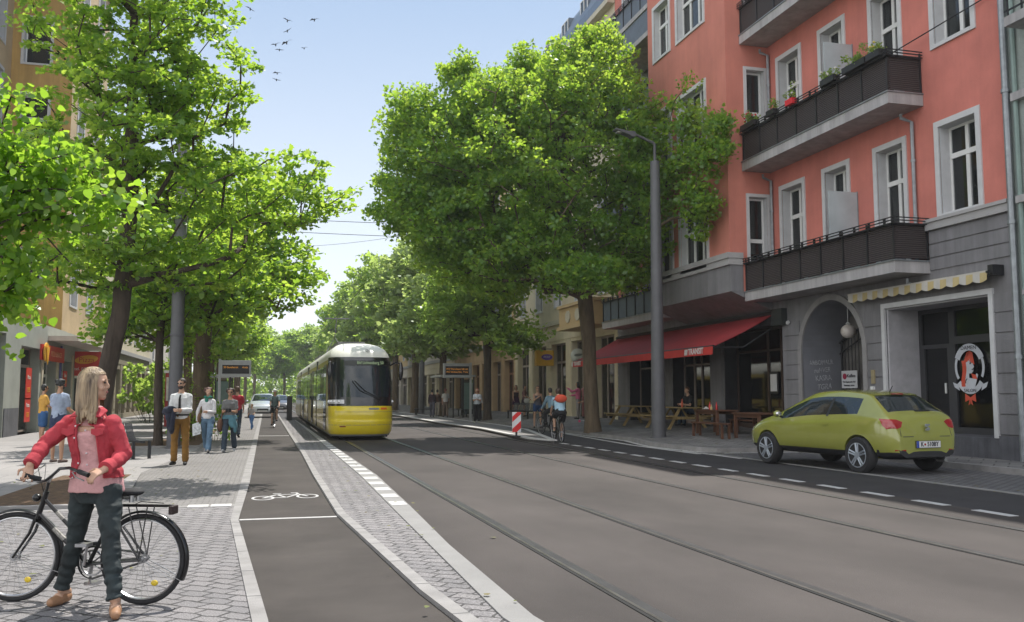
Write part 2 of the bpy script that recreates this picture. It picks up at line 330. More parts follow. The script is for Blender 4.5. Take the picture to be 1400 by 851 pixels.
# left pavement
sheet('pavement', [(-30, -6), (.25, -6), (.1, 2), (-.05, 6.26), (-.36, 11.3), (-.36, 12.75), (-2.2, 12.75), (-3.2, 12.75), (-30, 12.75)], 0, pav_near)
sheet('pavement', [(-2.2, 12.95), (-.36, 12.95), (-.36, 16), (-.34, 53), (-.34, YF), (-2.1, YF), (-1.9, 60), (-1.75, 33), (-1.75, 26), (-2.25, 18.4)], 0, pav_mid)
sheet('pavement', [(-30, 12.75), (-.36, 12.75), (-.36, 12.95), (-30, 12.95)], .003, conc_l)
sheet('pavement', [(-30, 12.95), (-2.2, 12.95), (-2.25, 18.4), (-1.75, 26), (-1.75, 33), (-1.9, 60), (-2.1, YF), (-30, YF)], 0, pav_slab)
mb = MB(); 
for x in (-.95, -.66): mb.box(x, x + .26, 12.72, 12.98, -.01, .008)
mb.build('road_marking', white_p, kind='structure')
mb = MB(); mb.prism([(-3.7, 13.1), (-2.28, 13.1), (-2.33, 18.2), (-3.5, 18.25)], -.01, .012); mb.prism([(-3.9, 27.5), (-1.85, 27.5), (-1.85, 32.4), (-3.9, 32.6)], -.01, .012)
mb.prism([(-3.9, 37), (-1.9, 37), (-1.9, 41), (-3.9, 41)], -.01, .012)
mb.build('soil', soil, kind='structure')
mb = MB(); mb.prism([(-2.28, 13.0), (-2.02, 13.2), (-1.95, 15.2), (-2.2, 18.4), (-2.33, 18.2)], -.01, .016)
for (a, b, c, d) in [(-4, 27.3, -1.75, 27.5), (-4, 32.4, -1.75, 32.7), (-3.8, 12.97, -2.28, 13.1)]: mb.box(a, c, b, d, -.01, .05)
mb.build('kerb', conc_l, kind='structure')
# right pavement with a gentle rise to the houses
def grid_sheet(name, xs, ys, mat, zf, edge):
    V = []; F = []
    for y in ys:
        e = edge(y)
        for t in xs: x = e + (15.6 - e) * t; V.append((x, y, zf(x, y)))
    n = len(xs)
    for i in range(len(ys) - 1):
        for j in range(n - 1): F.append((i * n + j, i * n + j + 1, (i + 1) * n + j + 1, (i + 1) * n + j))
    return MB().add(V, F).build(name, mat, kind='structure')
ye = [-6, 21.2, 21.3, 21.9, 24, 25, 27.6, 34, 60, YF]; xe = [13.35, 13.35, 11.2, 10.9, 10.75, 10.85, 11.35, 11.4, 11.5, 11.5]
edge = lambda y: float(np.interp(y, ye, xe))
ys = sorted(set(list(np.arange(-6, 70, 1.0)) + [21.2, 21.3, 21.9, 27.6, 34] + list(np.arange(70, YF + 1, 10))))
grid_sheet('pavement', [0, .15, .3, .45, .6, .8, 1], ys, pav_right, hz, edge)
mb = MB(); pts = [(edge(y), y) for y in ys]
for (a, b) in zip(pts[:-1], pts[1:]):
    mb.prism([(a[0] - .09, a[1]), (a[0] + .06, a[1]), (b[0] + .06, b[1]), (b[0] - .09, b[1])], -.1, .118)
mb.build('kerb', conc_l, kind='structure')
# tram platform wedge and lines on the right
plat = [(8.55, 26.9), (10.25, 36), (10.55, 42), (10.6, 75), (8.95, 75), (8.95, 60), (8.62, 46), (8.75, 37), (8.2, 28.2)]
sheet('pavement', plat, .09, pav_mid)
mb = MB(); strip(mb, [(8.9, 75), (8.9, 60), (8.6, 46), (8.72, 37), (8.22, 28.2), (8.55, 26.9)], .24, .085, .02); strip(mb, [(8.55, 26.9), (10.25, 36), (10.55, 42), (10.6, 75)], .18, .085, .015)
mb.build('pavement_edge', white_p, kind='structure')
mb = MB()
y = 3.6
while y < 27:
    mb.box(8.68, 8.82, y, y + .62, -.01, .005); y += 1.13
strip(mb, [(11.1, 34), (10.4, 25.2), (10.45, 21)], .13, 0, .005); strip(mb, [(edge(y) - .18, y) for y in (34, 31, 28.5, 27.6, 26.3, 25, 24, 22.5, 21.6)], .14, 0, .005); strip(mb, [(11.2, 21.05), (13.2, 20.95)], .1, 0.004, .005); strip(mb, [(10.62, 22.2), (10.62, 19.2)], .08, 0, .006)  # the strip beside the kerb is white to stand for its sunlit top
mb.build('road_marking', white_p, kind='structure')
mb = MB(); mb.box(10.7, 10.8, 2, 21.4, -.1, .016); mb.build('kerb', conc_m, kind='structure')

R = np.random.default_rng(5); n = 700; xs_ = np.concatenate([R.normal(10.95, .35, 260), R.uniform(11.5, 14.5, 140), R.uniform(-4, -.6, 200), R.normal(1.5, .25, 100)]); ys_ = np.concatenate([R.uniform(6, 32, 260), R.uniform(20, 36, 140), R.uniform(8, 32, 200), R.uniform(6, 40, 100)])
V = []; F = []
for x, y in zip(xs_, ys_):
    z = (hz(x, y) if x > edge(y) else .006) + (.04 if 1.0 < x < 2 else 0) + .006; a = R.uniform(0, 6.28); s_ = R.uniform(.015, .035); k = len(V)
    for q in range(5): b = a + q * 1.257; V.append((x + s_ * math.cos(b) * (1.3 if q == 0 else .8), y + s_ * math.sin(b) * (1.3 if q == 0 else .8), z + R.uniform(0, .012)))
    F.append((k, k + 1, k + 2, k + 3, k + 4))
fl = MB().add(V, F).build('fallen_leaves', pm('dry_leaf', (.16, .12, .05), .9, var=.5, scale=3, col2=(.10, .14, .04)), kind='stuff', fix=False); tag(fl, 'small dry leaves and bits scattered along the kerbs and pavements', 'litter')
# ================================================================ buildings
red_w = pm('red_render', (.56, .185, .148), .9, var=.16, streak=.07, scale=.7, bump=.25, bscale=60, detail=10)
red_w2 = pm('red_render_bay', (.56, .20, .152), .9, var=.12, streak=.07, scale=.7, bump=.25, bscale=60, detail=10)
grey_w = pm('grey_stone', (.205, .20, .21), .85, var=.14, streak=.22, scale=1.2, bump=.3, bscale=50, detail=10)
grey_d = pm('grey_plinth', (.105, .105, .12), .8, streak=.3, var=.2, scale=2.5, bump=.5, bscale=40)
cornm = pm('cornice_grey', (.37, .36, .36), .8, var=.08, scale=3)
slabm = pm('balcony_slab', (.40, .385, .39), .85, streak=.25, var=.12, scale=1.5, detail=9)
white_t = pm('window_white', (.68, .68, .67), .55, var=.06, scale=6)
trim_g = pm('trim_grey', (.55, .55, .56), .7, var=.07, scale=4)
glass = glassmat('window_glass', (.015, .018, .02), .05, tr=.45)
glass_d = glassmat('shop_glass', (.012, .012, .014), .05, tr=.55)
frost = pm('frosted_glass', (.42, .47, .49), .35, var=.1, scale=2)
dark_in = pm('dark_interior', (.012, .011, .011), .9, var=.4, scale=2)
curtain = pm('curtain', (.6, .58, .55), .95, var=.25, scale=14, stretch=(4, 4, .15))
zinc = pm('zinc_pipe', (.28, .30, .32), .45, metal=.5, var=.2, scale=6)
reed = None
def reedmat(name, c1, c2):
    m = bpy.data.materials.new(name); m.use_nodes = True; t = m.node_tree; b = t.nodes['Principled BSDF']; b.inputs['Roughness'].default_value = .7
    co = t.nodes.new('ShaderNodeTexCoord'); wv = t.nodes.new('ShaderNodeTexWave'); wv.bands_direction = 'Z'; wv.inputs['Scale'].default_value = 6.5; wv.inputs['Distortion'].default_value = .6; wv.inputs['Detail'].default_value = 3
    r = t.nodes.new('ShaderNodeValToRGB'); r.color_ramp.elements[0].color = (*c1, 1); r.color_ramp.elements[1].color = (*c2, 1); r.color_ramp.elements[0].position = .3
    t.links.new(co.outputs['Object'], wv.inputs['Vector']); t.links.new(wv.outputs['Fac'], r.inputs[0]); t.links.new(r.outputs[0], b.inputs['Base Color'])
    bn = t.nodes.new('ShaderNodeBump'); bn.inputs['Strength'].default_value = .6; bn.inputs['Distance'].default_value = .02; t.links.new(wv.outputs['Fac'], bn.inputs['Height']); t.links.new(bn.outputs[0], b.inputs['Normal'])
    return m
reed = reedmat('reed_panel', (.018, .014, .014), (.075, .058, .058))
dark_m = pm('dark_metal', (.03, .03, .033), .45, metal=.3, var=.15)
def wall(mb, T, u0, u1, z0, z1, holes=(), depth=.3):
    us = sorted({u0, u1, *[h[0] for h in holes], *[h[1] for h in holes]}); zs = sorted({z0, z1, *[h[2] for h in holes], *[h[3] for h in holes]})
    us = [u for u in us if u0 <= u <= u1]; zs = [z for z in zs if z0 <= z <= z1]
    for a, b in zip(us[:-1], us[1:]):
        for c, d in zip(zs[:-1], zs[1:]):
            cu, cz = (a + b) / 2, (c + d) / 2
            if any(h[0] < cu < h[1] and h[2] < cz < h[3] for h in holes): continue
            mb.quad(T(a, c, 0), T(b, c, 0), T(b, d, 0), T(a, d, 0))
    for h in holes:
        a, b, c, d = h[:4]; c = max(c, z0)
        for p, q in (((a, c), (a, d)), ((b, c), (b, d)), ((a, c), (b, c)), ((a, d), (b, d))):
            mb.quad(T(p[0], p[1], 0), T(q[0], q[1], 0), T(q[0], q[1], depth), T(p[0], p[1], depth))
def window(parent, T, u0, u1, z0, z1, setback=.26, trim=.14, cols=2, transom=.62, cur=0, tilt=False, tm=None, gm=None, door=False, trimz0=True, name='window'):
    tm = tm or white_t; fr = .07
    f = MB(); d0, d1 = setback, setback + .06
    f.tbox(T, u0, u0 + fr, z0, z1, d0, d1); f.tbox(T, u1 - fr, u1, z0, z1, d0, d1); f.tbox(T, u0 + fr, u1 - fr, z0, z0 + fr, d0, d1); f.tbox(T, u0 + fr, u1 - fr, z1 - fr, z1, d0, d1)
    zt = z0 + (z1 - z0) * transom
    if transom < 1: f.tbox(T, u0 + fr, u1 - fr, zt - .06, zt + .06, d0 - .025, d1 - .002)
    for i in range(1, cols):
        um = u0 + (u1 - u0) * i / cols
        f.tbox(T, um - .055, um + .055, z0 + fr, zt - .06 if transom < 1 else z1 - fr, d0 - .012, d1 - .004)
        if transom < 1: f.tbox(T, um - .05, um + .05, zt + .06, z1 - fr, d0 - .012, d1 - .004)
    if door: f.tbox(T, u0 + fr, u1 - fr, z0 + fr, z0 + .55, d0 + .01, d1 - .01)
    wo = f.build(name, tm, parent, world=True)
    p = MB(); p.tbox(T, u0 + .05, u1 - .05, z0 + .05, z1 - .05, d0 + .025, d0 + .035); p.build('pane', gm or glass, wo, world=True)
    if trim:
        s = MB(); b = z0 if (door or not trimz0) else z0 - .09
        s.tbox(T, u0 - trim, u0, b, z1 + trim, -.035, .012); s.tbox(T, u1, u1 + trim, b, z1 + trim, -.035, .012); s.tbox(T, u0, u1, z1, z1 + trim, -.035, .012)
        if not door: s.tbox(T, u0, u1, b, z0, -.05, .012)
        s.tbox(T, u0, u0 + .012, z0, z1, .012, setback); s.tbox(T, u1 - .012, u1, z0, z1, .012, setback); s.tbox(T, u0 + .012, u1 - .012, z1 - .012, z1, .012, setback); s.tbox(T, u0 + .012, u1 - .012, z0, z0 + .02, .012, setback)
        s.build('surround', trim_g, wo, world=True)
    if cur:
        c = MB(); n = 14; d = setback + .16
        for (a, b) in ((u0, u0 + (u1 - u0) * .27 * cur), (u1 - (u1 - u0) * .27 * cur, u1)):
            for i in range(n):
                ua, ub = a + (b - a) * i / n, a + (b - a) * (i + 1) / n; da, db = d + .03 * (i % 2), d + .03 * ((i + 1) % 2)
                c.quad(T(ua, z0, da), T(ub, z0, db), T(ub, z1, db), T(ua, z1, da))
        c.build('curtain', curtain, wo, world=True, fix=False)
    return wo
def rows(mb, T, u0, u1, zlist, holes, proud=.028, gap=.035):
    """stone courses, proud blocks interrupted by openings; hole = (u0,u1,z0,z1) or with arch radius"""
    for c, d in zip(zlist[:-1], zlist[1:]):
        cuts = []
        for h in holes:
            if h[2] < d - .02 and h[3] > c + .02: cuts.append((h[0], h[1]))
        cuts.sort(); x = u0
        for a, b in cuts + [(u1, u1)]:
            if a - x > .05: mb.tbox(T, x, a, c + gap / 2, d - gap / 2, -proud, 0)
            x = max(x, b)
# ---------------- the red corner house -------------------------------------------------
XF = 15.0; XB = 13.55
TF = lambda u, z, d: (XF + d, u, z)
TBY = lambda u, z, d: (XB + d, u, z)          # bay front
rb = thing('apartment_building', 'red rendered apartment house with grey stone ground floor, balconies and cafe below', 'building', (15, 26, 0))
Y0, Y1 = 15.5, 37.75; B0, B1 = 24.9, 30.8
ST = 4.03
upper = MB(); bay = MB(); holesF = []; specs = []
for k in range(4):
    z = 5.62 + ST * k; zs = 4.62 + ST * k
    specs.append(('w', 16.38, 17.53, z, z + 2.05, k)); specs.append(('d', 18.78, 19.78, zs, z + 2.03, k)); specs.append(('d', 21.03, 22.03, zs, z + 2.03, k)); specs.append(('d', 23.15, 24.25, zs, z + 2.03, k))
    for a in (31.4, 33.6, 35.6): specs.append(('d', a, a + 1.1, zs, z + 2.03, k))
holesF = [(s[1], s[2], s[3], s[4]) for s in specs]
wall(upper, TF, Y0, B0, 5.5, 21.4, [h for h in holesF if h[0] < B0 and h[3] < 22], .3)
wall(upper, TF, B1, Y1, 5.5, 21.4, [h for h in holesF if h[0] > B1 and h[3] < 22], .3)
# strips of wall below the string course behind the balconies
wall(upper, TF, 18.0, B0, 4.55, 5.5, [h for h in holesF if h[2] < 5 and h[0] < B0], .3); wall(upper, TF, B1, Y1, 4.55, 5.5, [h for h in holesF if h[2] < 5 and h[0] > B1], .3)
upper.build('wall', red_w, rb, world=True, fix=False)
for s in specs:
    if s[4] > 21.3: continue
    window(rb, TF, s[1], s[2], s[3], s[4], setback=.27, door=s[0] == 'd', transom=.66 if s[0] == 'w' else .72, cur=rng.choice([.5, .9, 1.2, 1.5, 0]), trim=.14)
bh = [(26.35, 28.25, 5.62 + ST * k, 7.55 + ST * k) for k in range(4)] + [(28.95, 30.2, 5.62 + ST * k, 7.55 + ST * k) for k in range(4)]
wall(bay, TBY, B0, B1, 5.75, 21.4, bh, .3)
TS = lambda u, z, d: (u, B0 + d, z)
sh = [(14.24, 14.86, 4.75 + ST * k, 7.55 + ST * k) for k in range(4)]
wall(bay, TS, XB, XF, 5.75, 21.4, [(h[0], h[1], max(h[2], 5.75), h[3]) for h in sh], .3)
wall(bay, TS, 14.0, XF, 4.58, 5.75, [(14.24, 14.86, 4.75, 5.75)], .3)
bay.quad((XB, B1, 5.75), (XF, B1, 5.75), (XF, B1, 21.4), (XB, B1, 21.4))
bay.build('bay', red_w2, rb, world=True, fix=False)
for h in bh: window(rb, TBY, *h, setback=.2, cols=3 if h[1] - h[0] > 1.5 else 2, transom=.64, cur=1.1)
for h in sh: window(rb, TS, *h, setback=.2, cols=1, transom=.52, cur=0, trim=.1)
fa = MB(); fa.box(XB - .05, 13.98, B0 - .03, B1 + .03, 5.42, 5.75); fa.box(XB - .1, 13.98, B0 - .06, B1 + .06, 5.62, 5.79)
fa.box(XF - .10, XF + .05, Y0, 18.02, 5.3, 5.54); fa.box(XF - .14, XF + .05, Y0, 18.03, 5.48, 5.555)
fa.box(XF - .1, XF + .05, B1 + .05, Y1, 5.15, 5.35)
fa.build('cornice', cornm, rb, world=True)
bb = MB(); bb.box(XB + .02, 13.99, B0, B1, 4.6, 5.42); bb.box(13.99, XF - .01, B0 + .32, B1, 4.6, 5.42); bb.build('bay_base', grey_w, rb, world=True)
b2_ = MB(); b2_.extr([(XB + .02, B0 + .01, 4.6), (XF - .02, B0 + .01, 4.6), (XF - .02, B0 + .01, 4.05)], (0, B1 - B0 - .02, 0)); b2_.build('bay_corbel', grey_w, rb, world=True)
# core and roof
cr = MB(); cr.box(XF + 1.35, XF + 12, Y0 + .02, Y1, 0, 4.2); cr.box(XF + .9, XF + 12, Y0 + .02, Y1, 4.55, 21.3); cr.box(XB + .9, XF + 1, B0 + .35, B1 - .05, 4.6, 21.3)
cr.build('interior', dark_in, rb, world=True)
sd = MB(); sd.box(XF + .005, XF + 1.35, Y0, Y0 + .35, 0, 21.4); sd.box(XF + .005, XF + 1.35, Y1 - .3, Y1, 0, 21.4); sd.box(XF + .01, XF + 1.35, Y0 + .35, Y1 - .3, 4.25, 4.55)
sd.build('side_wall', grey_w, rb, world=True)
rf = MB(); rf.box(XF - .5, XF + 12, Y0 - .05, Y1, 21.4, 21.7); rf.extr([(XF - .4, Y0, 21.7), (XF + 12, Y0, 21.7), (XF + 12, Y0, 25), (XF + 3, Y0, 25)], (0, Y1 - Y0, 0)); rf.build('roof', pm('roof_zinc', (.16, .17, .185), .5, metal=.3, var=.2), rb, world=True)
# ground floor
gh = [(16.22, 19.66, 0, 3.62), (20.59, 23.41, 0, 4.07), (24.45, 28.1, 0, 3.6), (29.15, 32.2, 0, 3.3), (33.3, 36.5, 0, 3.3)]
gw = MB(); arch = gh[1]; ac, ar, asx = 22.0, 1.41, 2.66
wall(gw, TF, Y0, Y1, 0, 5.5, [gh[0], (20.59, 23.41, 0, 4.2), gh[2], gh[3], gh[4]], .02)
n = 24
arc = [(ac + ar * math.cos(math.pi * i / n), asx + ar * math.sin(math.pi * i / n)) for i in range(n + 1)]
for (a, b) in zip(arc[:-1], arc[1:]): gw.quad(TF(a[0], a[1], 0), TF(b[0], b[1], 0), TF(b[0], 4.2, 0), TF(a[0], 4.2, 0))
gw.build('ground_floor_wall', grey_w, rb, world=True, fix=False)
ap = MB()
for (a, b) in zip(arc[:-1], arc[1:]): ap.quad(TF(a[0], a[1], 0), TF(b[0], b[1], 0), TF(b[0], b[1], 1.34), TF(a[0], a[1], 1.34))
for u in (20.59, 23.41): ap.quad(TF(u, 0, 0), TF(u, asx, 0), TF(u, asx, 1.34), TF(u, 0, 1.34))
ap.build('archway', pm('arch_render', (.19, .195, .22), .85, var=.12, scale=1.5, detail=9), rb, world=True, fix=False)
at = MB()
ro = [(ac + (ar + .17) * math.cos(math.pi * i / n), asx + (ar + .17) * math.sin(math.pi * i / n)) for i in range(n + 1)]
for i in range(n):
    q = [arc[i], arc[i + 1], ro[i + 1], ro[i]]; at.extr([TF(p[0], p[1], -.05) for p in q], (.05, 0, 0))
at.tbox(TF, 20.42, 20.59, .3, asx, -.05, 0); at.tbox(TF, 23.41, 23.58, .3, asx, -.05, 0); at.build('arch_surround', pm('trim_mid', (.26, .25, .25), .8), rb, world=True)
zl = [.62, 1.05, 1.48, 1.91, 2.34, 2.77, 3.2, 3.63]
rw = MB(); gaph = [(a - .13, b + .13, c, d) for a, b, c, d in gh]
gap2 = [gaph[0], (20.40, 23.60, 0, 2.7), (20.5, 23.5, 2.7, 3.3), (20.9, 23.1, 3.3, 4.3)] + gaph[2:]
rows(rw, TF, Y0 + .02, Y1, zl, gap2); rows(rw, TF, Y0 + .02, 17.98, [4.35, 4.65, 4.97, 5.28], []); rows(rw, TF, 31, Y1, [4.2, 4.6], [])
rw.build('stone_courses', grey_w, rb, world=True)
pl = MB()
for a, b in ((Y0, 16.1), (16.1, 19.78), (19.78, 20.42), (23.58, 24.35), (28.2, 29.05), (32.3, 33.2), (36.6, Y1)): pl.tbox(TF, a, b, 0, .6 if b != 19.78 else .55, -.05 if b != 19.78 else -.03, .02 if b != 19.78 else 1.3)
pl.build('plinth', grey_d, rb, world=True)
dp = MB(); dp.tbox(TF, 33.4, Y1 - .02, 4.55, 5.1, -.035, 0); dp.build('dark_panel', grey_d, rb, world=True)
# shop niche on the near corner
nf = MB(); nf.tbox(TF, 16.1, 16.22, .55, 3.74, -.06, .02); nf.tbox(TF, 19.66, 19.78, .55, 3.74, -.06, .02); nf.tbox(TF, 16.22, 19.66, 3.62, 3.74, -.06, .02); nf.build('shop_frame', trim_g, rb, world=True)
nl = MB(); nl.box(15.02, 15.92, 19.60, 19.66, .55, 3.62); nl.box(15.02, 15.92, 16.22, 16.25, .55, 3.62); nl.box(15.02, 15.92, 16.25, 19.60, 3.58, 3.62); nl.build('niche_wall', pm('niche_white', (.42, .41, .43), .8), rb, world=True)
TN = lambda u, z, d: (15.9 + d, u, z)
shopd = pm('shop_frame_dark', (.045, .045, .05), .5)
sw = MB(); 
for a, b, c, d in [(19.5, 19.6, .55, 3.58), (18.36, 18.55, .55, 3.58), (16.25, 16.36, .55, 3.58), (16.36, 19.5, 3.48, 3.58), (16.36, 18.36, 2.68, 2.86), (16.36, 18.36, .55, .7), (18.55, 19.5, 2.6, 2.7), (18.55, 19.5, .55, .9), (18.55, 18.63, .9, 2.6), (19.42, 19.5, .9, 2.6)]: sw.tbox(TN, a, b, c, d, 0, .08)
so_ = sw.build('shop_window', shopd, rb, world=True)
g = MB(); g.tbox(TN, 16.3, 19.55, .6, 3.5, .04, .05); g.build('pane', glass_d, so_, world=True)
hd = MB(); hd.tbox(TN, 18.66, 18.7, 1.5, 1.75, -.05, -.02); hd.build('door_handle', white_t, so_, world=True)
ff = MB(); ff.box(15.9, 19.5, 16, 19.8, .35, .5); ff.box(17.9, 18.0, 16, 19.8, .5, 3.6); ff.build('shop_floor', dark_in, rb, world=True)
# decal on the shop pane: banner, lady with red hair, bow
dec_w = pm('decal_white', (.55, .57, .62), .5); dec_r = pm('decal_red', (.62, .09, .05), .5); dec_k = flat('decal_black', (.02, .02, .03), .5)
ds = thing('window_decal', 'white and red painted lady in an oval banner on the cafe window above the car', 'decal', (15.9, 17.3, 1.9))
sc = WX(1326, 505, 15.9)
def dq(mb, pts, d=-.012):
    ce = sc; mb.extr([(15.9 + d, ce.y - p[0], ce.z + p[1]) for p in pts], (.006, 0, 0))
def arcband(mb, cx, cy, rx, ry, a0, a1, w, n=14, d=-.012):
    for i in range(n):
        a, b = math.radians(a0 + (a1 - a0) * i / n), math.radians(a0 + (a1 - a0) * (i + 1) / n)
        dq(mb, [(cx + rx * math.cos(a), cy + ry * math.sin(a)), (cx + (rx - w) * math.cos(a), cy + (ry - w) * math.sin(a)), (cx + (rx - w) * math.cos(b), cy + (ry - w) * math.sin(b)), (cx + rx * math.cos(b), cy + ry * math.sin(b))], d)
d1 = MB(); arcband(d1, 0, .05, .5, .55, 25, 155, .16); arcband(d1, 0, .05, .47, .5, 155, 215, .07); arcband(d1, 0, .05, .47, .5, -30, 25, .07); arcband(d1, 0, -.02, .5, .56, 215, 325, .13)
dq(d1, [(-.55, -.3), (-.38, -.36), (-.34, -.5), (-.5, -.42)]); dq(d1, [(.55, -.3), (.38, -.36), (.34, -.5), (.5, -.42)])
face = [(-.12, .28), (.02, .3), (.1, .22), (.11, .12), (.15, .05), (.11, .02), (.12, -.04), (.06, -.1), (-.02, -.1), (-.02, -.2), (.1, -.22), (.22, -.1), (.26, -.14), (.14, -.45), (0, -.58), (-.16, -.42), (-.24, -.25), (-.12, -.15), (-.14, 0)]
dq(d1, face, -.014); d1.build('banner', dec_w, ds, world=True)
d2 = MB()
for i in range(7):
    a = -.2 + .055 * i; dq(d2, [(a, .2 - .03 * abs(i - 3)), (a + .04, .2 - .03 * abs(i - 3)), (-.02 + .022 * i, .42 - .01 * abs(i - 3)), (-.06 + .022 * i, .42 - .01 * abs(i - 3))], -.02)
for i in range(8): a = i * .075; dq(d2, [(-.24 + .03 * math.sin(a * 9), .2 - a), (-.12 + .03 * math.sin(a * 9), .2 - a), (-.12 + .03 * math.sin(a * 9 + .7), .12 - a), (-.24 + .03 * math.sin(a * 9 + .7), .12 - a)], -.018)
dq(d2, [(.06, -.1), (.2, -.14), (.24, -.24), (.1, -.22)], -.02)
for s in (-1, 1): dq(d2, [(0, -.66), (s * .16, -.57), (s * .17, -.76), (0, -.70)], -.02); dq(d2, [(0, -.68), (s * .03, -.7), (s * .07, -.84), (s * .01, -.8)], -.021)
d2.build('red_hair', dec_r, ds, world=True)
d3 = MB(); dq(d3, [(.02, .15), (.06, .17), (.06, .12), (.02, .11)], -.022); dq(d3, [(.07, .0), (.12, .01), (.1, -.03)], -.022); arcband(d3, -.02, -.3, .12, .1, 120, 200, .02, 6, -.022); d3.build('ink', dec_k, ds, world=True)
for txt, zz, s in (('DAMEN', .5, .13), ('SALON', -.5, .11)):
    text(txt, s, dec_k, ds, frameM((15.9 - .02 - 15.9, sc.y - 17.3, sc.z + zz - 1.9), (0, -1, 0), (0, 0, 1)), sx=1.1, depth=.002)
# striped awning rolled in above the shop
aw = MB(); aw.extr([(14.98, 15.95, 4.14), (14.72, 15.95, 4.10), (14.72, 15.95, 4.05), (14.98, 15.95, 4.05)], (0, 4.85, 0)); awo = aw.build('small_awning', pm('awning_cream', (.5, .47, .42), .9, var=.1), rb, world=True)
v1 = MB(); v2 = MB(); nst = 24
for i in range(nst):
    a, b = 15.97 + 4.8 * i / nst, 15.97 + 4.8 * (i + 1) / nst; q = [(14.72, a, 4.06)] + [(14.71, a + (b - a) * t, 3.90 - .05 * math.sin(math.pi * ((i % 2) * .5 + t * .5))) for t in (0, .25, .5, .75, 1)] + [(14.72, b, 4.06)]
    (v1 if i % 2 else v2).extr(q, (-.006, 0, 0))
v1.build('valance', pm('awning_cream2', (.5, .48, .44), .9), awo, world=True); v2.build('valance_stripe', pm('awning_yellow', (.50, .40, .20), .9), awo, world=True)
ab = MB(); ab.box(14.7, 14.98, 15.78, 15.93, 3.98, 4.2); ab.box(14.6, 14.98, 15.83, 15.88, 4.02, 4.07); ab.build('bracket', dark_m, awo, world=True)
# gate
gt = MB(); XG = 16.2
gz = lambda y: 2.95 + .75 * math.sin(math.pi * min(max((23.41 - y) / 2.82, 0), 1) * .5)
for i in range(17):
    y = 20.72 + i * .158; r = .032 if i in (0, 8, 16) else .013; gt.tube([(XG, y, .1), (XG, y, gz(y))], r, 6)
for f, rr in ((0, .03), (.32, .022)): gt.tube([(XG, 20.65 + 2.7 * t / 12, gz(20.65 + 2.7 * t / 12) - f) for t in range(13)], rr, 6)
for z in (.2, 1.1, 1.25): gt.tube([(XG, 20.65, z), (XG, 23.36, z)], .025, 6)
go = gt.build('gate', flat('iron_black', (.018, .018, .02), .5), rb, world=True)
SGN = WX(1162, 531, XG - .05); sg = MB(); sg.box(XG - .06, XG - .04, SGN.y - .36, SGN.y + .36, SGN.z, SGN.z + .50)
sgn = thing('gate_sign', 'white plate with a dark red dot and black script on the iron archway gate', 'sign', (XG - .05, SGN.y, SGN.z)); sg.build('plate', trim_g, sgn, world=True)
s2 = MB(); s2.lathe([(.085, 0), (.085, .01)], (XG - .075, SGN.y + .2, SGN.z + .34), 20, 'x'); s2.build('dot', flat('dot_red', (.32, .02, .06), .5), sgn, world=True)
text('Kaffee', .14, dec_k, sgn, frameM((-.02, -.1, .35), (0, -1, 0), (0, 0, 1)), sx=1.1, depth=.003)
text('Durchgang zum Hof', .07, dec_k, sgn, frameM((-.02, 0, .18), (0, -1, 0), (0, 0, 1)), depth=.003); text('Werkstatt  Atelier', .065, dec_k, sgn, frameM((-.02, 0, .08), (0, -1, 0), (0, 0, 1)), depth=.003)
lp = thing('globe_lamp', 'white glass globe lamp hanging in the grey archway', 'lamp', (15.55, 22.0, 3.05))
m_ = MB(); m_.ell((15.55, 22.0, 3.22), (.2, .2, .19), 20, 14); m_.build('globe', pm('opal_glass', (.62, .56, .52), .3, var=.03), lp, True, True)
m_ = MB(); m_.tube([(15.55, 22.0, 3.4), (15.55, 22.0, 4.02)], .012, 6); m_.lathe([(.05, 3.4), (.07, 3.43), (.02, 3.48)], (15.55, 22.0, 0)); m_.lathe([(.04, 3.94), (.03, 4.03)], (15.55, 22.0, 0)); m_.build('rod', trim_g, lp, world=True)
# scribbles of spray paint on the passage wall
gf = thing('graffiti', 'pale scribbled spray writing on the side wall of the archway', 'graffiti', (15.6, 23.4, 1.6))
for i, (tx, zz, s) in enumerate((('ARBOMALR', 2.40, .19), ('nuHVER', 2.18, .2), ('KASRA', 1.95, .22), ('TGRA', 1.70, .23), ('= -', 1.5, .16))):
    text(tx, s, pm('spray_pale', (.42, .43, .46), .8, var=.4, scale=12), gf, frameM((.0 + .03 * i, -.006, zz - 1.6), (1, -.0, .06 + .03 * (i % 2)), (-.12 * (-1) ** i, 0, 1)), name='tag_lettering', depth=.003, sx=.8)
pb = MB(); pb.box(16.30, 16.34, 20.6, 23.4, .02, 4.0); pb.build('lit_passage_panel', pm('lit_passage_grey', (.16, .15, .14), .9, var=.4, scale=1.2), rb, world=True)  # added panel, its lighter grey stands for the light in the passage
# intercom and camera
it = MB(); it.tbox(TF, 20.12, 20.25, 1.75, 2.1, -.06, -.02); it.build('intercom', pm('brass_plate', (.4, .33, .2), .5, metal=.4), rb, world=True)
it = MB(); it.box(14.9, 14.98, 20.14, 20.24, 1.5, 1.68); it.build('key_box', white_t, rb, world=True)
it = MB(); it.lathe([(.05, 0), (.07, .05), (.03, .1)], (14.88, 24.0, 3.6), 12, 'x'); it.build('security_lamp', trim_g, rb, world=True)
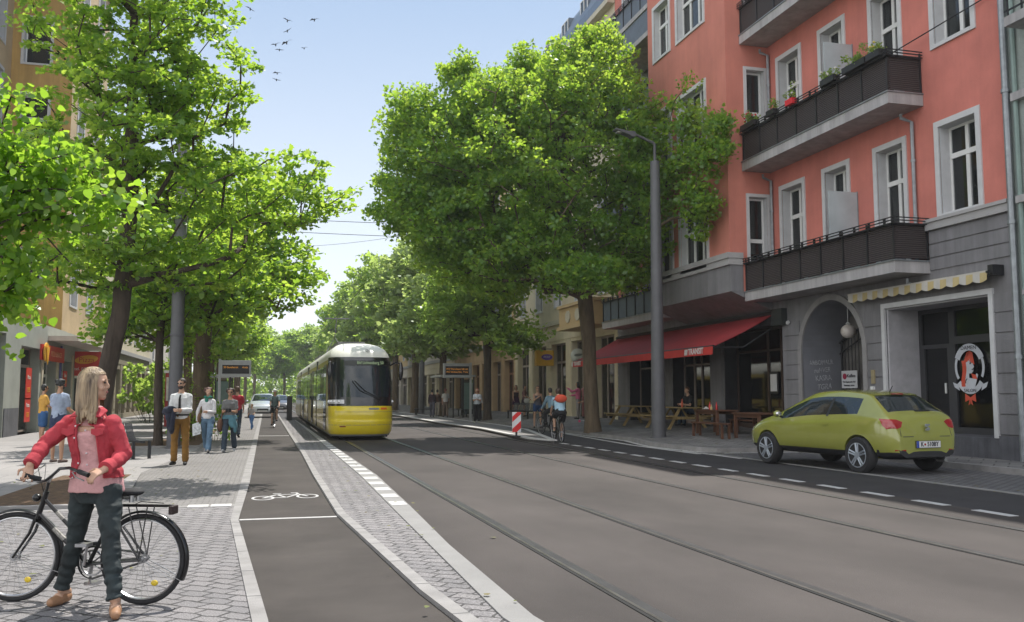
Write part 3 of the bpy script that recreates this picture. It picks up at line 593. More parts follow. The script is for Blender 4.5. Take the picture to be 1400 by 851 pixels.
# cafe fronts under the red awning
def shopfront(y0, y1, z1, divs, name='cafe_window', fr=None, rec=.45, z0=.3, doorcol=None):
    T = lambda u, z, d: (15.02 + rec + d, u, z); f = MB(); e = .07
    f.tbox(T, y0, y0 + e, z0, z1, 0, .07); f.tbox(T, y1 - e, y1, z0, z1, 0, .07); f.tbox(T, y0 + e, y1 - e, z1 - e, z1, 0, .07); f.tbox(T, y0 + e, y1 - e, z0, z0 + .25, 0, .07); f.tbox(T, y0 + e, y1 - e, z1 - .75, z1 - .68, 0, .06)
    for u in divs: f.tbox(T, u - .04, u + .04, z0 + .25, z1 - e, -.01, .066)
    o = f.build(name, fr or pm('brown_frame', (.07, .045, .035), .5), rb, world=True); q = MB(); q.tbox(T, y0 + .03, y1 - .03, z0 + .2, z1 - .03, .03, .04); q.build('pane', glass_d, o, world=True)
    r = MB(); r.quad((15.02, y0, z1), (15.5, y0, z1), (15.5, y1, z1), (15.02, y1, z1)); r.quad((15.0, y0, 0), (15.5, y0, 0), (15.5, y0, z1), (15.0, y0, z1)); r.quad((15.0, y1, 0), (15.5, y1, 0), (15.5, y1, z1), (15.0, y1, z1)); r.build('reveal', dark_m, o, world=True, fix=False)
    return o
fr1 = pm('pale_frame', (.30, .25, .22), .5)
shopfront(24.45, 28.1, 3.6, (25.3, 26.1), fr=None); shopfront(29.15, 32.2, 3.3, (30.0, 30.7, 31.3), fr=fr1); shopfront(33.3, 36.5, 3.3, (35.2,), fr=fr1)
mn = MB(); mn.box(15.42, 15.45, 25.45, 25.95, 1.5, 2.2); mno = mn.build('menu_case', dark_m, rb, world=True); mn = MB(); mn.box(15.405, 15.42, 25.52, 25.88, 1.58, 2.12); mn.build('menu_card', white_t, mno, world=True)
# red awning
awr = pm('awning_red', (.29, .024, .030), .8, var=.12, scale=1.5, bump=.1, bscale=20); awv = pm('awning_valance', (.46, .032, .025), .8, var=.08)
A0, A1 = 24.75, 37.6; XA = 12.85
a_ = MB(); nn = 26
for i in range(nn):
    a, b = A0 + (A1 - A0) * i / nn, A0 + (A1 - A0) * (i + 1) / nn
    for j in range(6):
        f = lambda t, y: (14.9 + (XA - 14.9) * t, y, 3.92 - 1.02 * t - .05 * math.sin(math.pi * t) - .012 * math.sin(y * 3) * t)
        q = [f(j / 6, a), f(j / 6, b), f((j + 1) / 6, b), f((j + 1) / 6, a)]; a_.quad(*q); a_.quad(*[(x, y, z - .02) for x, y, z in q])
ar_ = a_.build('cafe_awning', awr, rb, True, True); ar_['label'] = 'long red fabric awning over the cafe tables'
v = MB()
for i in range(nn):
    a, b = A0 + (A1 - A0) * i / nn, A0 + (A1 - A0) * (i + 1) / nn; v.add([(XA - .01, a, 2.93), (XA - .01, b, 2.93), (XA - .025, b, 2.67), (XA - .025, a, 2.67), (XA + .0, a, 2.93), (XA + .0, b, 2.93), (XA - .015, b, 2.67), (XA - .015, a, 2.67)], [(0, 1, 2, 3), (4, 5, 6, 7), (2, 3, 7, 6), (0, 1, 5, 4)])
v.build('valance', awv, ar_, world=True)
v = MB(); v.tube([(XA + .02, A0, 2.92), (XA + .02, A1, 2.92)], .035, 8); v.tube([(14.88, A0, 3.95), (14.88, A1, 3.95)], .07, 8)
for y in (A0 + .1, 31, A1 - .1): v.tube([(14.9, y, 3.5), (13.9, y, 2.9), (XA + .05, y + .0, 2.88)], .025, 6)
v.build('awning_arm', dark_m, ar_, world=True)
v = MB(); v.box(14.8, 14.99, 24.15, 24.72, 3.55, 4.05); v.build('awning_box', flat('box_dark', (.03, .035, .035)), ar_, world=True)
wl = pm('lettering_white', (.6, .58, .56), .7)
for y, s in ((25.85, .26), (37.0, .24)):
    text('TRANSIT', s, wl, ar_, frameM((XA - .03 - 15, y - 26, 2.80), (0, -1, 0), (0, 0, 1)), bold=.004, sx=1.0)
    v = MB(); 
    for k in range(4): v.extr([(XA - .035, y + .78 - k * .055, 2.71), (XA - .035, y + .74 - k * .055, 2.71), (XA - .028, y + .72 - k * .055, 2.89), (XA - .028, y + .76 - k * .055, 2.89)], (-.006, 0, 0))
    v.build('logo_bars', wl, ar_, world=True)
# balconies
def balcony(y0, y1, z, screen=True, pm_=reed, left_closed=True, extra=1.02):
    x0 = 14.02
    s = MB(); s.box(x0, XF - .005, y0, y1, z, z + .27); so2 = s.build('balcony', slabm, rb, world=True); s = MB(); s.box(x0 - .03, XF - .01, y0 - .03, y1, z + .272, z + .30); s.build('floor_edge', zinc, so2, world=True)
    p = MB(); n = 7; zt = z + extra + .27
    p.box(x0 + .05, x0 + .075, y0 + .04, y1 - .02, z + .34, zt - .16); p.box(x0 + .075, XF - .03, y0 + .03, y0 + .055, z + .34, zt - .16); p.build('reed_panel', pm_, so2, world=True)
    r = MB()
    for i in range(n + 1):
        y = y0 + .045 + (y1 - y0 - .1) * i / n; r.box(x0 + .015, x0 + .045, y - .02, y + .02, z + .3, zt)
    for yy in (y0 + .01,): r.box(XF - .06, XF - .02, yy, yy + .03, z + .3, zt)
    for zz in (zt - .14, zt - .07, zt): r.box(x0 - .06, x0 - .04, y0 - .06, y1, zz - .012, zz + .012); r.box(x0 - .06, XF - .03, y0 - .07, y0 - .05, zz - .012, zz + .012)
    r.box(x0 + .0, x0 + .09, y0, y1, zt - .17, zt - .13); r.box(x0, XF - .02, y0, y0 + .07, zt - .17, zt - .13)
    for i in range(12): y = y0 + (y1 - y0) * (i + .5) / 12; r.box(x0 - .045, x0 + .02, y - .01, y + .01, zt - .16, zt + .01)
    r.build('railing', dark_m, so2, world=True)
    if screen:
        q = MB(); q.box(x0 + .1, XF - .02, 20.62, 20.64, z + .3, z + 2.5); q.build('screen', frost, so2, world=True); q = MB(); q.box(XF - .02, XF - .0, 20.6, 20.66, z + .3, z + 2.52); q.build('screen_post', zinc, so2, world=True)
    return so2
for k in range(4): balcony(18.0, B0 - .02, 4.30 + ST * k)
bgrey = pm('balcony_blue_grey', (.10, .125, .16), .6)
for k in range(4): balcony(B1 + .05, Y1 - .6, 4.30 + ST * k, False, bgrey)
# enclosed grey parapet seen above the tree crown
eb = MB(); eb.box(13.6, XF - .01, 30.85, 36.6, 15.15, 16.02); ebo = eb.build('parapet', bgrey, rb, world=True); eb = MB(); eb.box(13.55, XF - .01, 30.82, 36.6, 16.03, 16.2); eb.box(13.55, XF - .01, 30.82, 36.6, 14.95, 15.14); eb.build('coping', slabm, ebo, world=True)
# pipes
for y, ztop in ((18.35, 4.25), (18.35, 4.25 + ST), (24.75, 8.3), (24.75, 12.3), (24.75, 16.4)):
    zb = ztop - 3.6; q = MB(); q.tube([(14.75, y + .15, ztop - .02), (14.75, y + .15, ztop - .12), (14.93, y, ztop - .25), (14.93, y, max(zb, 4.6) if ztop > 5 else 4.1)], .045, 8)
    for z in (ztop - 1.2, ztop - 2.6):
        if ztop > 5: q.tube([(14.93, y, z - .03), (14.93, y, z + .03)], .06, 8)
    q.build('drainpipe', zinc, rb, world=True)
q = MB(); q.tube([(14.9, 15.42, .1), (14.9, 15.42, 21)], .07, 10)
for z in (2.2, 5, 7.8, 10.5): q.tube([(14.9, 15.42, z), (14.9, 15.42, z + .08)], .09, 10)
q.build('drainpipe', zinc, rb, world=True)
# ---------------- neighbour at the right edge -------------------------------------------
ns = thing('plastered_house', 'pale grey green plastered house at the very right edge of the photo', 'house', (15, 12, 0))
pg = pm('rough_plaster', (.30, .34, .32), .95, var=.15, scale=2, bump=1, bscale=35)
hs = [(13.2, 14.3, 2.0 + 3.9 * k, 4.2 + 3.9 * k) for k in range(5)] + [(10.6, 11.7, 2.0 + 3.9 * k, 4.2 + 3.9 * k) for k in range(5)]
m_ = MB(); wall(m_, TF, 8, 15.3, 0, 22, hs, .3); m_.build('wall', pg, ns, world=True, fix=False)
for h in hs: window(ns, TF, *h, tm=white_t)
m_ = MB(); m_.box(XF + .9, XF + 10, 8, 15.45, 0, 22); m_.build('interior', dark_in, ns, world=True); m_ = MB(); m_.box(XF, XF + 1, 15.28, 15.45, 0, 22); m_.box(XF, XF + 1, 8, 8.2, 0, 22); m_.build('side_wall', pg, ns, world=True)
m_ = MB(); m_.box(14.5, XF, 8, 14.95, 9.0, 9.2); m_.box(14.85, XF, 8, 15.25, 5.4, 5.55); m_.box(14.85, XF, 8, 15.25, 7.55, 7.72); m_.box(14.85, XF, 8, 15.2, 3.5, 3.6); m_.build('ledge', slabm, ns, world=True)
m_ = MB(); 
for z in (9.3, 9.6, 9.9): m_.box(14.5, 14.53, 8, 14.95, z, z + .03)
for i in range(20): y = 8 + i * .36; m_.box(14.5, 14.53, y, y + .03, 9.2, 9.95)
m_.build('railing', dark_m, ns, world=True); m_ = MB(); m_.tube([(14.93, 15.2, 0), (14.93, 15.2, 21)], .05, 8); m_.build('drainpipe', pm('green_pipe', (.2, .27, .25), .5), ns, world=True)
m_ = MB(); m_.box(14.6, 25, 8, 15.45, 22, 22.4); m_.build('roof', dark_m, ns, world=True)
# ---------------- generic street house --------------------------------------------------
def house(label, side, y0, y1, h, mat, base, bh=4.4, X=15.0, nw=4, name='apartment_building', roof='flat', storeys=4, tr=True, balc=False, baysp=None, trimmat=None, shops=None):
    o = thing(name, label, 'building', (X, (y0 + y1) / 2, 0)); s = 1 if side == 'r' else -1
    T = lambda u, z, d: (X + s * d, u, z); sh_ = (h - bh) / storeys; holes = []
    pitch = (y1 - y0) / nw
    for k in range(storeys):
        for i in range(nw): c = y0 + pitch * (i + .5); holes.append((c - .55, c + .55, bh + .9 + sh_ * k, bh + .9 + sh_ * k + sh_ * .55))
    gholes = [(y0 + pitch * i + .45, y0 + pitch * (i + 1) - .45, .3, bh - 1.1) for i in range(nw)]
    m = MB(); wall(m, T, y0, y1, bh, h, holes, .25); m.build('wall', mat, o, world=True, fix=False)
    m = MB(); wall(m, T, y0, y1, 0, bh, gholes, .35); m.build('ground_floor_wall', base, o, world=True, fix=False)
    m = MB(); zz = list(np.arange(.6, bh + .01, .47)); rows(m, T, y0, y1, zz, [(a - .1, b + .1, c, d) for a, b, c, d in gholes], .03, .03); m.build('stone_courses', base, o, world=True)
    for hh in holes: window(o, T, *hh, setback=.2, trim=.12, transom=.66)
    for j, hh in enumerate(gholes):
        window(o, T, hh[0], hh[1], hh[2], hh[3], setback=.33, trim=0, cols=3, transom=.75, tm=shops[j % len(shops)] if shops else fr1, gm=glass_d, name='shop_window')
    m = MB(); 
    if s > 0: m.box(X + .85, X + 11, y0 + .01, y1 - .01, 0, h - .1)
    else: m.box(X - 11, X - .85, y0 + .01, y1 - .01, 0, h - .1)
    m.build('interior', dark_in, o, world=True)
    m = MB()
    for yy in ((y0, y0 + .3), (y1 - .3, y1)): m.box(min(X + s * .005, X + s * 11), max(X + s * .005, X + s * 11), yy[0] + (.0), yy[1], 0, h)
    m.build('side_wall', mat, o, world=True)
    m = MB(); a, b = sorted((X - s * .35, X + s * .2)); m.box(a, b, y0, y1, h - .25, h); a, b = sorted((X - s * .14, X + s * .05)); m.box(a, b, y0, y1, bh - .1, bh + .15); m.build('cornice', trimmat or cornm, o, world=True)
    m = MB(); hh_ = 3.0
    m.extr([(X - s * .35, y0, h + .005), (X + s * 11, y0, h + .005), (X + s * 11, y0, h + hh_), (X + s * 2.2, y0, h + hh_)], (0, y1 - y0, 0)); m.build('roof', MATS['roof_zinc'], o, world=True)
    return o, T
cream = pm('cream_stone', (.62, .55, .40), .85, var=.1, scale=1.5, bump=.2); beige = pm('beige_render', (.58, .51, .38), .9, var=.1, scale=1); ochre = pm('ochre_render', (.50, .37, .20), .9, var=.1, scale=1)
brownb = pm('brown_render', (.46, .33, .20), .9, var=.15, scale=1); brown_f = pm('shop_brown', (.20, .09, .05), .6); palew = pm('pale_render', (.55, .5, .44), .9, var=.08)
hb, TB_ = house('cream stone house with a curved mansard roof behind the large maple', 'r', 37.78, 55, 19.6, beige, cream, 5.3, nw=5, storeys=4, trimmat=pm('cream_trim', (.5, .46, .36), .8))
# mansard with dormers and a barrel end
m = MB(); prof = [(0, 0), (.15, .9), (.5, 1.8), (1.1, 2.7), (2.0, 3.4), (3.2, 3.9), (8, 4.2)]
for (a, b) in zip(prof[:-1], prof[1:]): m.quad((14.9 + a[0], 37.8, 19.62 + a[1]), (14.9 + b[0], 37.8, 19.62 + b[1]), (14.9 + b[0], 54.9, 19.62 + b[1]), (14.9 + a[0], 54.9, 19.62 + a[1]))
m.quad(*[(14.9 + p[0], 54.9, 19.62 + p[1]) for p in prof] + [(23, 54.9, 19.62)]); m.quad(*[(14.9 + p[0], 37.8, 19.62 + p[1]) for p in prof] + [(23, 37.8, 19.62)])
m.build('mansard', pm('mansard_zinc', (.13, .16, .20), .4, metal=.5, var=.2, scale=3), hb, world=True, fix=False)
for y in (39.5, 42.6, 45.7, 48.8, 51.9):
    w_ = MB(); w_.box(15.28, 16.6, y - .6, y + .6, 19.9, 21.7); wo_ = w_.build('dormer', MATS['mansard_zinc'], hb, world=True); w_ = MB(); T2 = lambda u, z, d: (15.26 + d, u, 19.9 + (z - 19.7) * .76)
    w_.tbox(T2, y - .55, y - .48, 19.9, 22, -.03, 0); w_.tbox(T2, y + .48, y + .55, 19.9, 22, -.03, 0); w_.tbox(T2, y - .04, y + .04, 19.9, 22, -.03, 0); w_.tbox(T2, y - .48, y + .48, 21.93, 22, -.03, 0); w_.build('dormer_frame', white_t, wo_, world=True); w_ = MB(); w_.tbox(T2, y - .5, y + .5, 19.9, 21.95, -.012, -.002); w_.build('pane', glass_d, wo_, world=True)
# ornamented balcony box on the cream house
m = MB(); m.box(13.9, 14.96, 37.9, 42.8, 4.75, 5.65); m.box(13.8, 14.96, 37.85, 42.9, 4.6, 4.76); m.box(13.8, 14.96, 37.85, 42.9, 5.66, 5.8)
ob = m.build('balcony_box', ochre, hb, world=True)
m = MB()
for y in (38.7, 40.0, 41.4):
    m.extr([(13.895, y + .36 * math.cos(a), 5.2 + .3 * math.sin(a)) for a in [math.radians(22.5 + 45 * i) for i in range(8)]], (-.04, 0, 0))
m.build('ornament', pm('cream_trim', (.5, .46, .36)), ob, world=True)
house('brown shop house partly hidden by the street tree at the stop', 'r', 55.05, 74, 17.5, ochre, brownb, 4.8, nw=6, storeys=3, shops=[brown_f, fr1, brown_f])
house('pale distant house behind the right row of trees', 'r', 74.1, 100, 16.5, palew, beige, 4.5, nw=6, storeys=3)
house('far ochre house at the end of the right side', 'r', 100.1, 140, 17, ochre, palew, 4.5, nw=7, storeys=3)
# ---------------- left side: yellow house with pizzeria -----------------------------------
yh = thing('apartment_building', 'yellow ochre apartment house with a red pizza shop sign', 'building', (-9, 42, 0))
yel = pm('yellow_render', (.50, .32, .11), .95, streak=.18, var=.12, scale=1, bump=.4, bscale=40); yel2 = pm('yellow_render_pale', (.50, .37, .22), .95, var=.12, scale=1, bump=.8, bscale=30)
XL, XR_, YW = -9.0, -11.6, 45.2
TL = lambda u, z, d: (XL - d, u, z); TR2 = lambda u, z, d: (XR_ - d, u, z); TW = lambda u, z, d: (u, YW + d, z)
hl = [(46.8, 48.2, 5.7 + 3.7 * k, 8.4 + 3.7 * k) for k in range(5)] + [(50.9, 52.3, 5.7 + 3.7 * k, 8.4 + 3.7 * k) for k in range(5)]
m = MB(); wall(m, TL, YW, 54.3, 4.3, 23.5, hl, .3); m.build('wall', yel2, yh, world=True, fix=False)
hw = [(-11.1, -10.0, 5.9 + 3.6 * k, 8.0 + 3.6 * k) for k in range(5)]
m = MB(); wall(m, TW, XR_, XL, 4.3, 23.5, hw, .3); m.build('bay', yel, yh, world=True, fix=False)
hn = [(38, 39.3, 6 + 3.7 * k, 8.4 + 3.7 * k) for k in range(5)] + [(42.4, 43.9, 6 + 3.7 * k, 8.4 + 3.7 * k) for k in range(5)]
m = MB(); wall(m, TR2, 30, YW, 4.3, 23.5, hn, .3); m.build('rear_wall', yel2, yh, world=True, fix=False)
for h in hl: window(yh, TL, *h, cols=3, transom=1.0, trim=.2, tm=white_t)
for h in hw: window(yh, TW, *h, cols=1, transom=.5, trim=.13)
for h in hn: window(yh, TR2, *h, cols=2, trim=.15)
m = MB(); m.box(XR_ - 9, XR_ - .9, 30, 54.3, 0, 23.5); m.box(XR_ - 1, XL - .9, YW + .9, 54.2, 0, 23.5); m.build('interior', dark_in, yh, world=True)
m = MB(); m.box(-21, XL - .01, 54, 54.3, 0, 23.5); m.box(-21, XR_ - .01, 30, 30.3, 4.3, 23.5); m.build('side_wall', yel, yh, world=True)
m = MB(); m.box(-21, -8.7, 29.9, 54.4, 23.5, 23.9); m.build('roof', MATS['roof_zinc'], yh, world=True)
cg = pm('concrete_green_grey', (.30, .31, .28), .85, var=.1, scale=1.5)
gl_h = [(30.5, 35.2, 0, 3.6), (37.3, 40.2, 0, 3.3), (40.8, 43.2, .1, 2.9), (44.2, 46.4, .5, 3.0), (47.2, 50.2, .1, 3.0)]
m = MB(); T3 = lambda u, z, d: (-8.75 - d, u, z); wall(m, T3, 30, 54.3, 0, 4.0, gl_h, .4); m.build('ground_floor_wall', cg, yh, world=True, fix=False)
m = MB(); m.box(XR_ - .5, -8.76, 30, YW, 4.0, 4.32); m.box(XL - .3, -8.76, YW, 54.3, 4.0, 4.3); m.build('terrace_slab', cg, yh, world=True)
m = MB(); m.box(-8.75, -8.72, 35.3, 37.2, .0, 1.0); m.build('plinth', grey_d, yh, world=True)
m = MB(); m.box(-8.75, -7.6, 41.5, 50.7, 3.72, 3.92); m.build('canopy', palew, yh, world=True)
for h, tm_ in zip(gl_h, (fr1, fr1, white_t, white_t, white_t)): window(yh, T3, h[0], h[1], max(h[2], .05), h[3], setback=.35, trim=0, cols=2, transom=.78, tm=tm_, gm=glass_d, name='shop_window')
m = MB(); m.tbox(T3, 40.55, 40.8, 0, 3.2, -.04, 0); m.tbox(T3, 43.2, 43.6, 0, 3.2, -.04, 0); m.tbox(T3, 40.8, 43.2, 2.9, 3.2, -.04, 0); m.tbox(T3, 43.95, 44.2, 0, 3.3, -.04, 0); m.tbox(T3, 46.4, 46.7, 0, 3.3, -.04, 0); m.build('shop_surround', pm('shop_cream', (.52, .46, .36), .8), yh, world=True)
signr = flat('sign_red', (.55, .03, .02), .5); signy = flat('sign_yellow', (.75, .38, .03), .5); signw = flat('sign_white', (.7, .68, .65), .5)
def sign_plate(name, label, cat, loc, xdir, wd, ht, bits, mat, group=None, depth=.08, post=None):
    """flat sign with lettering; xdir is the reading direction"""
    o = thing(name, label, cat, loc, group=group); x = Vector(xdir).normalized(); n = x.cross(Vector((0, 0, 1))); m = MB()
    c = [(-wd / 2, -ht / 2), (wd / 2, -ht / 2), (wd / 2, ht / 2), (-wd / 2, ht / 2)]
    m.extr([x * a + Vector((0, 0, b)) for a, b in c], -n * depth); m.build('panel', mat, o)
    for tx, s, dx, dz, mt in bits: text(tx, s, mt, o, frameM(x * dx + Vector((0, 0, dz)) + n * .006, x, (0, 0, 1)), depth=.004)
    return o, x, n
so1, x_, n_ = sign_plate('shop_sign', 'red pizzeria sign board with a round yellow slice badge above the shop door', 'sign', (-8.6, 41.95, 3.18), (0, 1, 0), 4.2, .62, [('PIZZA SERVICE', .3, .5, -.02, pm('letter_orange', (.75, .35, .2), .6))], signr)
m = MB(); m.extr([(n_ * .05) + Vector((0, -1.75 + .36 * math.cos(a), .0 + .38 * math.sin(a))) for a in [math.radians(i * 24) for i in range(15)]], n_ * .06); m.extr([n_ * .12 + Vector(p) for p in ((0, -2.0, .2), (0, -1.45, .22), (0, -1.72, -.5))], n_ * .03); m.build('badge', signy, so1)
so3, x_, n_ = sign_plate('shop_sign', 'square red sign with a yellow swirl and phone number above the second door', 'sign', (-8.25, 47.2, 2.95), (1, .15, 0), 1.25, 1.15, [('tel. 0781 778', .19, 0, -.25, signw), ('Pizza', .34, 0, .18, signr)], signr)
m = MB(); m.extr([n_ * .004 + x_ * (.5 * math.cos(a)) + Vector((0, 0, .2 + .2 * math.sin(a) + .06 * math.cos(a))) for a in [math.radians(i * 20) for i in range(18)]], n_ * .0015); m.build('swirl', signy, so3)
m = MB(); m.box(-.62, -.5, .02, .06, -2.9, .6); m.box(.5, .62, .1, .15, -2.9, .6); m.build('post', cg, so3)
m = MB(); m.tbox(T3, 43.68, 43.82, 0, 3.6, -.12, -.04); m.build('flag_pole', flat('blue_pole', (.12, .12, .3)), yh, world=True)
for i, (y, z, hgt, bits) in enumerate(((38.5, 1.9, 1.2, 'Pizza'), (38.5, .9, .9, 'Pasta'), (45.0, 2.2, .7, 'Salat'), (50.8, 1.5, 1.1, 'Pizza'))):
    lb = ['tall red and orange menu poster beside the pizza shop door', 'lower red poster below the menu poster', 'small red notice in the window next to the shop door', 'narrow red poster left of the square red sign'][i]
    o, x_, n_ = sign_plate('poster', lb, 'poster', (-8.72, y if i != 3 else 46.55, z), (0, 1, 0), .8 if i != 3 else .28, hgt, [(bits, .22 if i != 3 else .1, 0, hgt * .2, signw), ('1,95', .25 if i != 3 else .1, 0, -hgt * .2, signy)], signr, depth=.02)
house('pale yellow far house behind the left trees', 'l', 56, 78, 15, beige, pm('ribbed_beige', (.26, .22, .16), .8), 4.2, X=-9, nw=9, storeys=3, name='apartment_building')
house('distant house at the end of the left side', 'l', 79, 140, 15, palew, beige, 4.2, X=-11, nw=8, storeys=3)
# ================================================================ trees
def leafmat(name, c1, c2, t1, t2, mixf=.45):
    m = bpy.data.materials.new(name); m.use_nodes = True; t = m.node_tree; t.nodes.clear(); N = t.nodes.new; K = t.links.new
    o = N('ShaderNodeOutputMaterial'); d = N('ShaderNodeBsdfDiffuse'); tr = N('ShaderNodeBsdfTranslucent'); gl = N('ShaderNodeBsdfGlossy'); gl.inputs['Roughness'].default_value = .38; gl.inputs[0].default_value = (.7, .75, .7, 1)
    ge = N('ShaderNodeNewGeometry'); r1 = N('ShaderNodeValToRGB'); r2 = N('ShaderNodeValToRGB')
    r1.color_ramp.elements[0].color = (*c1, 1); r1.color_ramp.elements[1].color = (*c2, 1); r2.color_ramp.elements[0].color = (*t1, 1); r2.color_ramp.elements[1].color = (*t2, 1)
    K(ge.outputs['Random Per Island'], r1.inputs[0]); K(ge.outputs['Random Per Island'], r2.inputs[0]); K(r1.outputs[0], d.inputs[0]); K(r2.outputs[0], tr.inputs[0])
    a = N('ShaderNodeMixShader'); a.inputs[0].default_value = mixf; K(d.outputs[0], a.inputs[1]); K(tr.outputs[0], a.inputs[2])
    b = N('ShaderNodeMixShader'); b.inputs[0].default_value = .04; K(a.outputs[0], b.inputs[1]); K(gl.outputs[0], b.inputs[2]); K(b.outputs[0], o.inputs[0]); return m
maple_l = leafmat('maple_leaf', (.055, .13, .024), (.12, .23, .04), (.36, .62, .04), (.66, .84, .10), .54)
lime_l = leafmat('lime_leaf', (.07, .15, .022), (.12, .21, .035), (.32, .58, .04), (.50, .72, .06), .6)
far_l = leafmat('tree_leaf', (.065, .13, .03), (.14, .22, .055), (.40, .60, .08), (.62, .80, .16), .6)
silver_l = leafmat('pale_leaf', (.10, .17, .05), (.22, .30, .12), (.42, .58, .12), (.62, .74, .24), .56)
barkm = pm('bark', (.060, .045, .034), .95, var=.45, scale=9, bump=1, bscale=26, stretch=(1, 1, .22)); bark2 = pm('bark_pale', (.115, .085, .055), .95, var=.35, scale=9, bump=1, bscale=26, stretch=(1, 1, .22))
LEAF = {'maple': [(0, 0), (.32, .05), (.50, .30), (.30, .42), (.42, .70), (.16, .68), (0, 1.0), (-.16, .68), (-.42, .70), (-.30, .42), (-.50, .30), (-.32, .05)],
        'lime': [(0, 0), (.30, -.04), (.46, .22), (.40, .55), (.18, .84), (0, 1.05), (-.2, .82), (-.40, .55), (-.46, .22), (-.30, -.04)],
        'simple': [(0, 0), (.36, .2), (.34, .62), (0, 1), (-.34, .62), (-.36, .2)]}
def unit(a): return a / np.maximum(np.linalg.norm(a, axis=-1, keepdims=True), 1e-9)
def leaves(R, C, cr, per, size, kind, flatn=.34, upb=.9, droop=0.0, clip=None):
    n = len(C) * per
    P = R.normal(size=(n, 3)); P = unit(P) * (R.random((n, 1)) ** .42); tilt = np.repeat(R.normal(size=(len(C), 3)) * [.25, .25, 0] + [0, 0, 1], per, 0); tilt = unit(tilt)
    h = (P * tilt).sum(1, keepdims=True); P = P - tilt * h * (1 - flatn); crr = np.repeat(cr * R.uniform(.65, 1.25, len(C)), per)[:, None]
    P = np.repeat(C, per, 0) + P * crr
    if clip is not None: k = clip(P); P = P[k]; tilt = tilt[k]; n = len(P)
    nrm = unit(tilt * upb + R.normal(size=(n, 3)) * .55); a = R.normal(size=(n, 3)); a[:, 2] -= droop; a = unit(a - nrm * (a * nrm).sum(1, keepdims=True)); b = np.cross(nrm, a)
    s = size * R.uniform(.55, 1.35, (n, 1, 1)); sh = np.array(LEAF[kind]); z = -.16 * np.abs(sh[:, 0]) * 1.6 - .22 * sh[:, 1] ** 2
    V = P[:, None, :] + s * (b[:, None, :] * sh[None, :, 0:1] + a[:, None, :] * sh[None, :, 1:2] + nrm[:, None, :] * z[None, :, None])
    k = len(sh); return V.reshape(-1, 3), np.arange(n * k).reshape(n, k)
def skeleton(R, base, trunk, C, r0, step=.45, twig=.011):
    pts = []; par = []
    tp = [Vector(p) for p in trunk]; cur = tp[0]; pts.append(np.array(cur)); par.append(-1)
    for q in tp[1:]:
        n = max(1, int((q - cur).length / step))
        for i in range(1, n + 1):
            p = cur.lerp(q, i / n); pts.append(np.array(p)); par.append(len(pts) - 2)
        cur = q
    nt_ = len(pts); first = next(i for i in range(nt_) if pts[i][2] > tp[1].z - .01)
    A = np.array(pts); top = A[-1]
    d = np.array([np.min(np.linalg.norm(A[first:] - c, axis=1)) for c in C]); order = np.argsort(d)
    P = np.zeros((nt_ + len(C) * 24, 3)); P[:nt_] = A; m = nt_; start = first
    for ci in order:
        c = C[ci]; D = P[start:m] - c; dist = np.linalg.norm(D, axis=1); cost = dist + np.maximum(P[start:m, 2] - c[2] + .15 * dist, 0) * 1.6
        j = start + int(np.argmin(cost)); p = P[j].copy(); L_ = np.linalg.norm(c - p); k = min(20, max(1, int(L_ / step)))
        last = j; off = R.normal(size=3) * .07 * L_; off[2] = .10 * L_
        for i in range(1, k + 1):
            t = i / k; q = p + (c - p) * t + off * math.sin(math.pi * t); P[m] = q; par.append(last); last = m; m += 1
    P = P[:m]; rad = np.zeros(m); ch = [0.0] * m
    for i in range(m - 1, -1, -1):
        rad[i] = (ch[i] + twig ** 2.25) ** (1 / 2.25)
        if par[i] >= 0: ch[par[i]] += rad[i] ** 2.25
    s = r0 / rad[0]
    rad = np.where(rad < .02, rad, .02 + (rad - .02) * max((r0 - .02) / max(rad[0] - .02, 1e-6), .05))
    rad[0] *= 1.25
    return P, np.array(par), rad
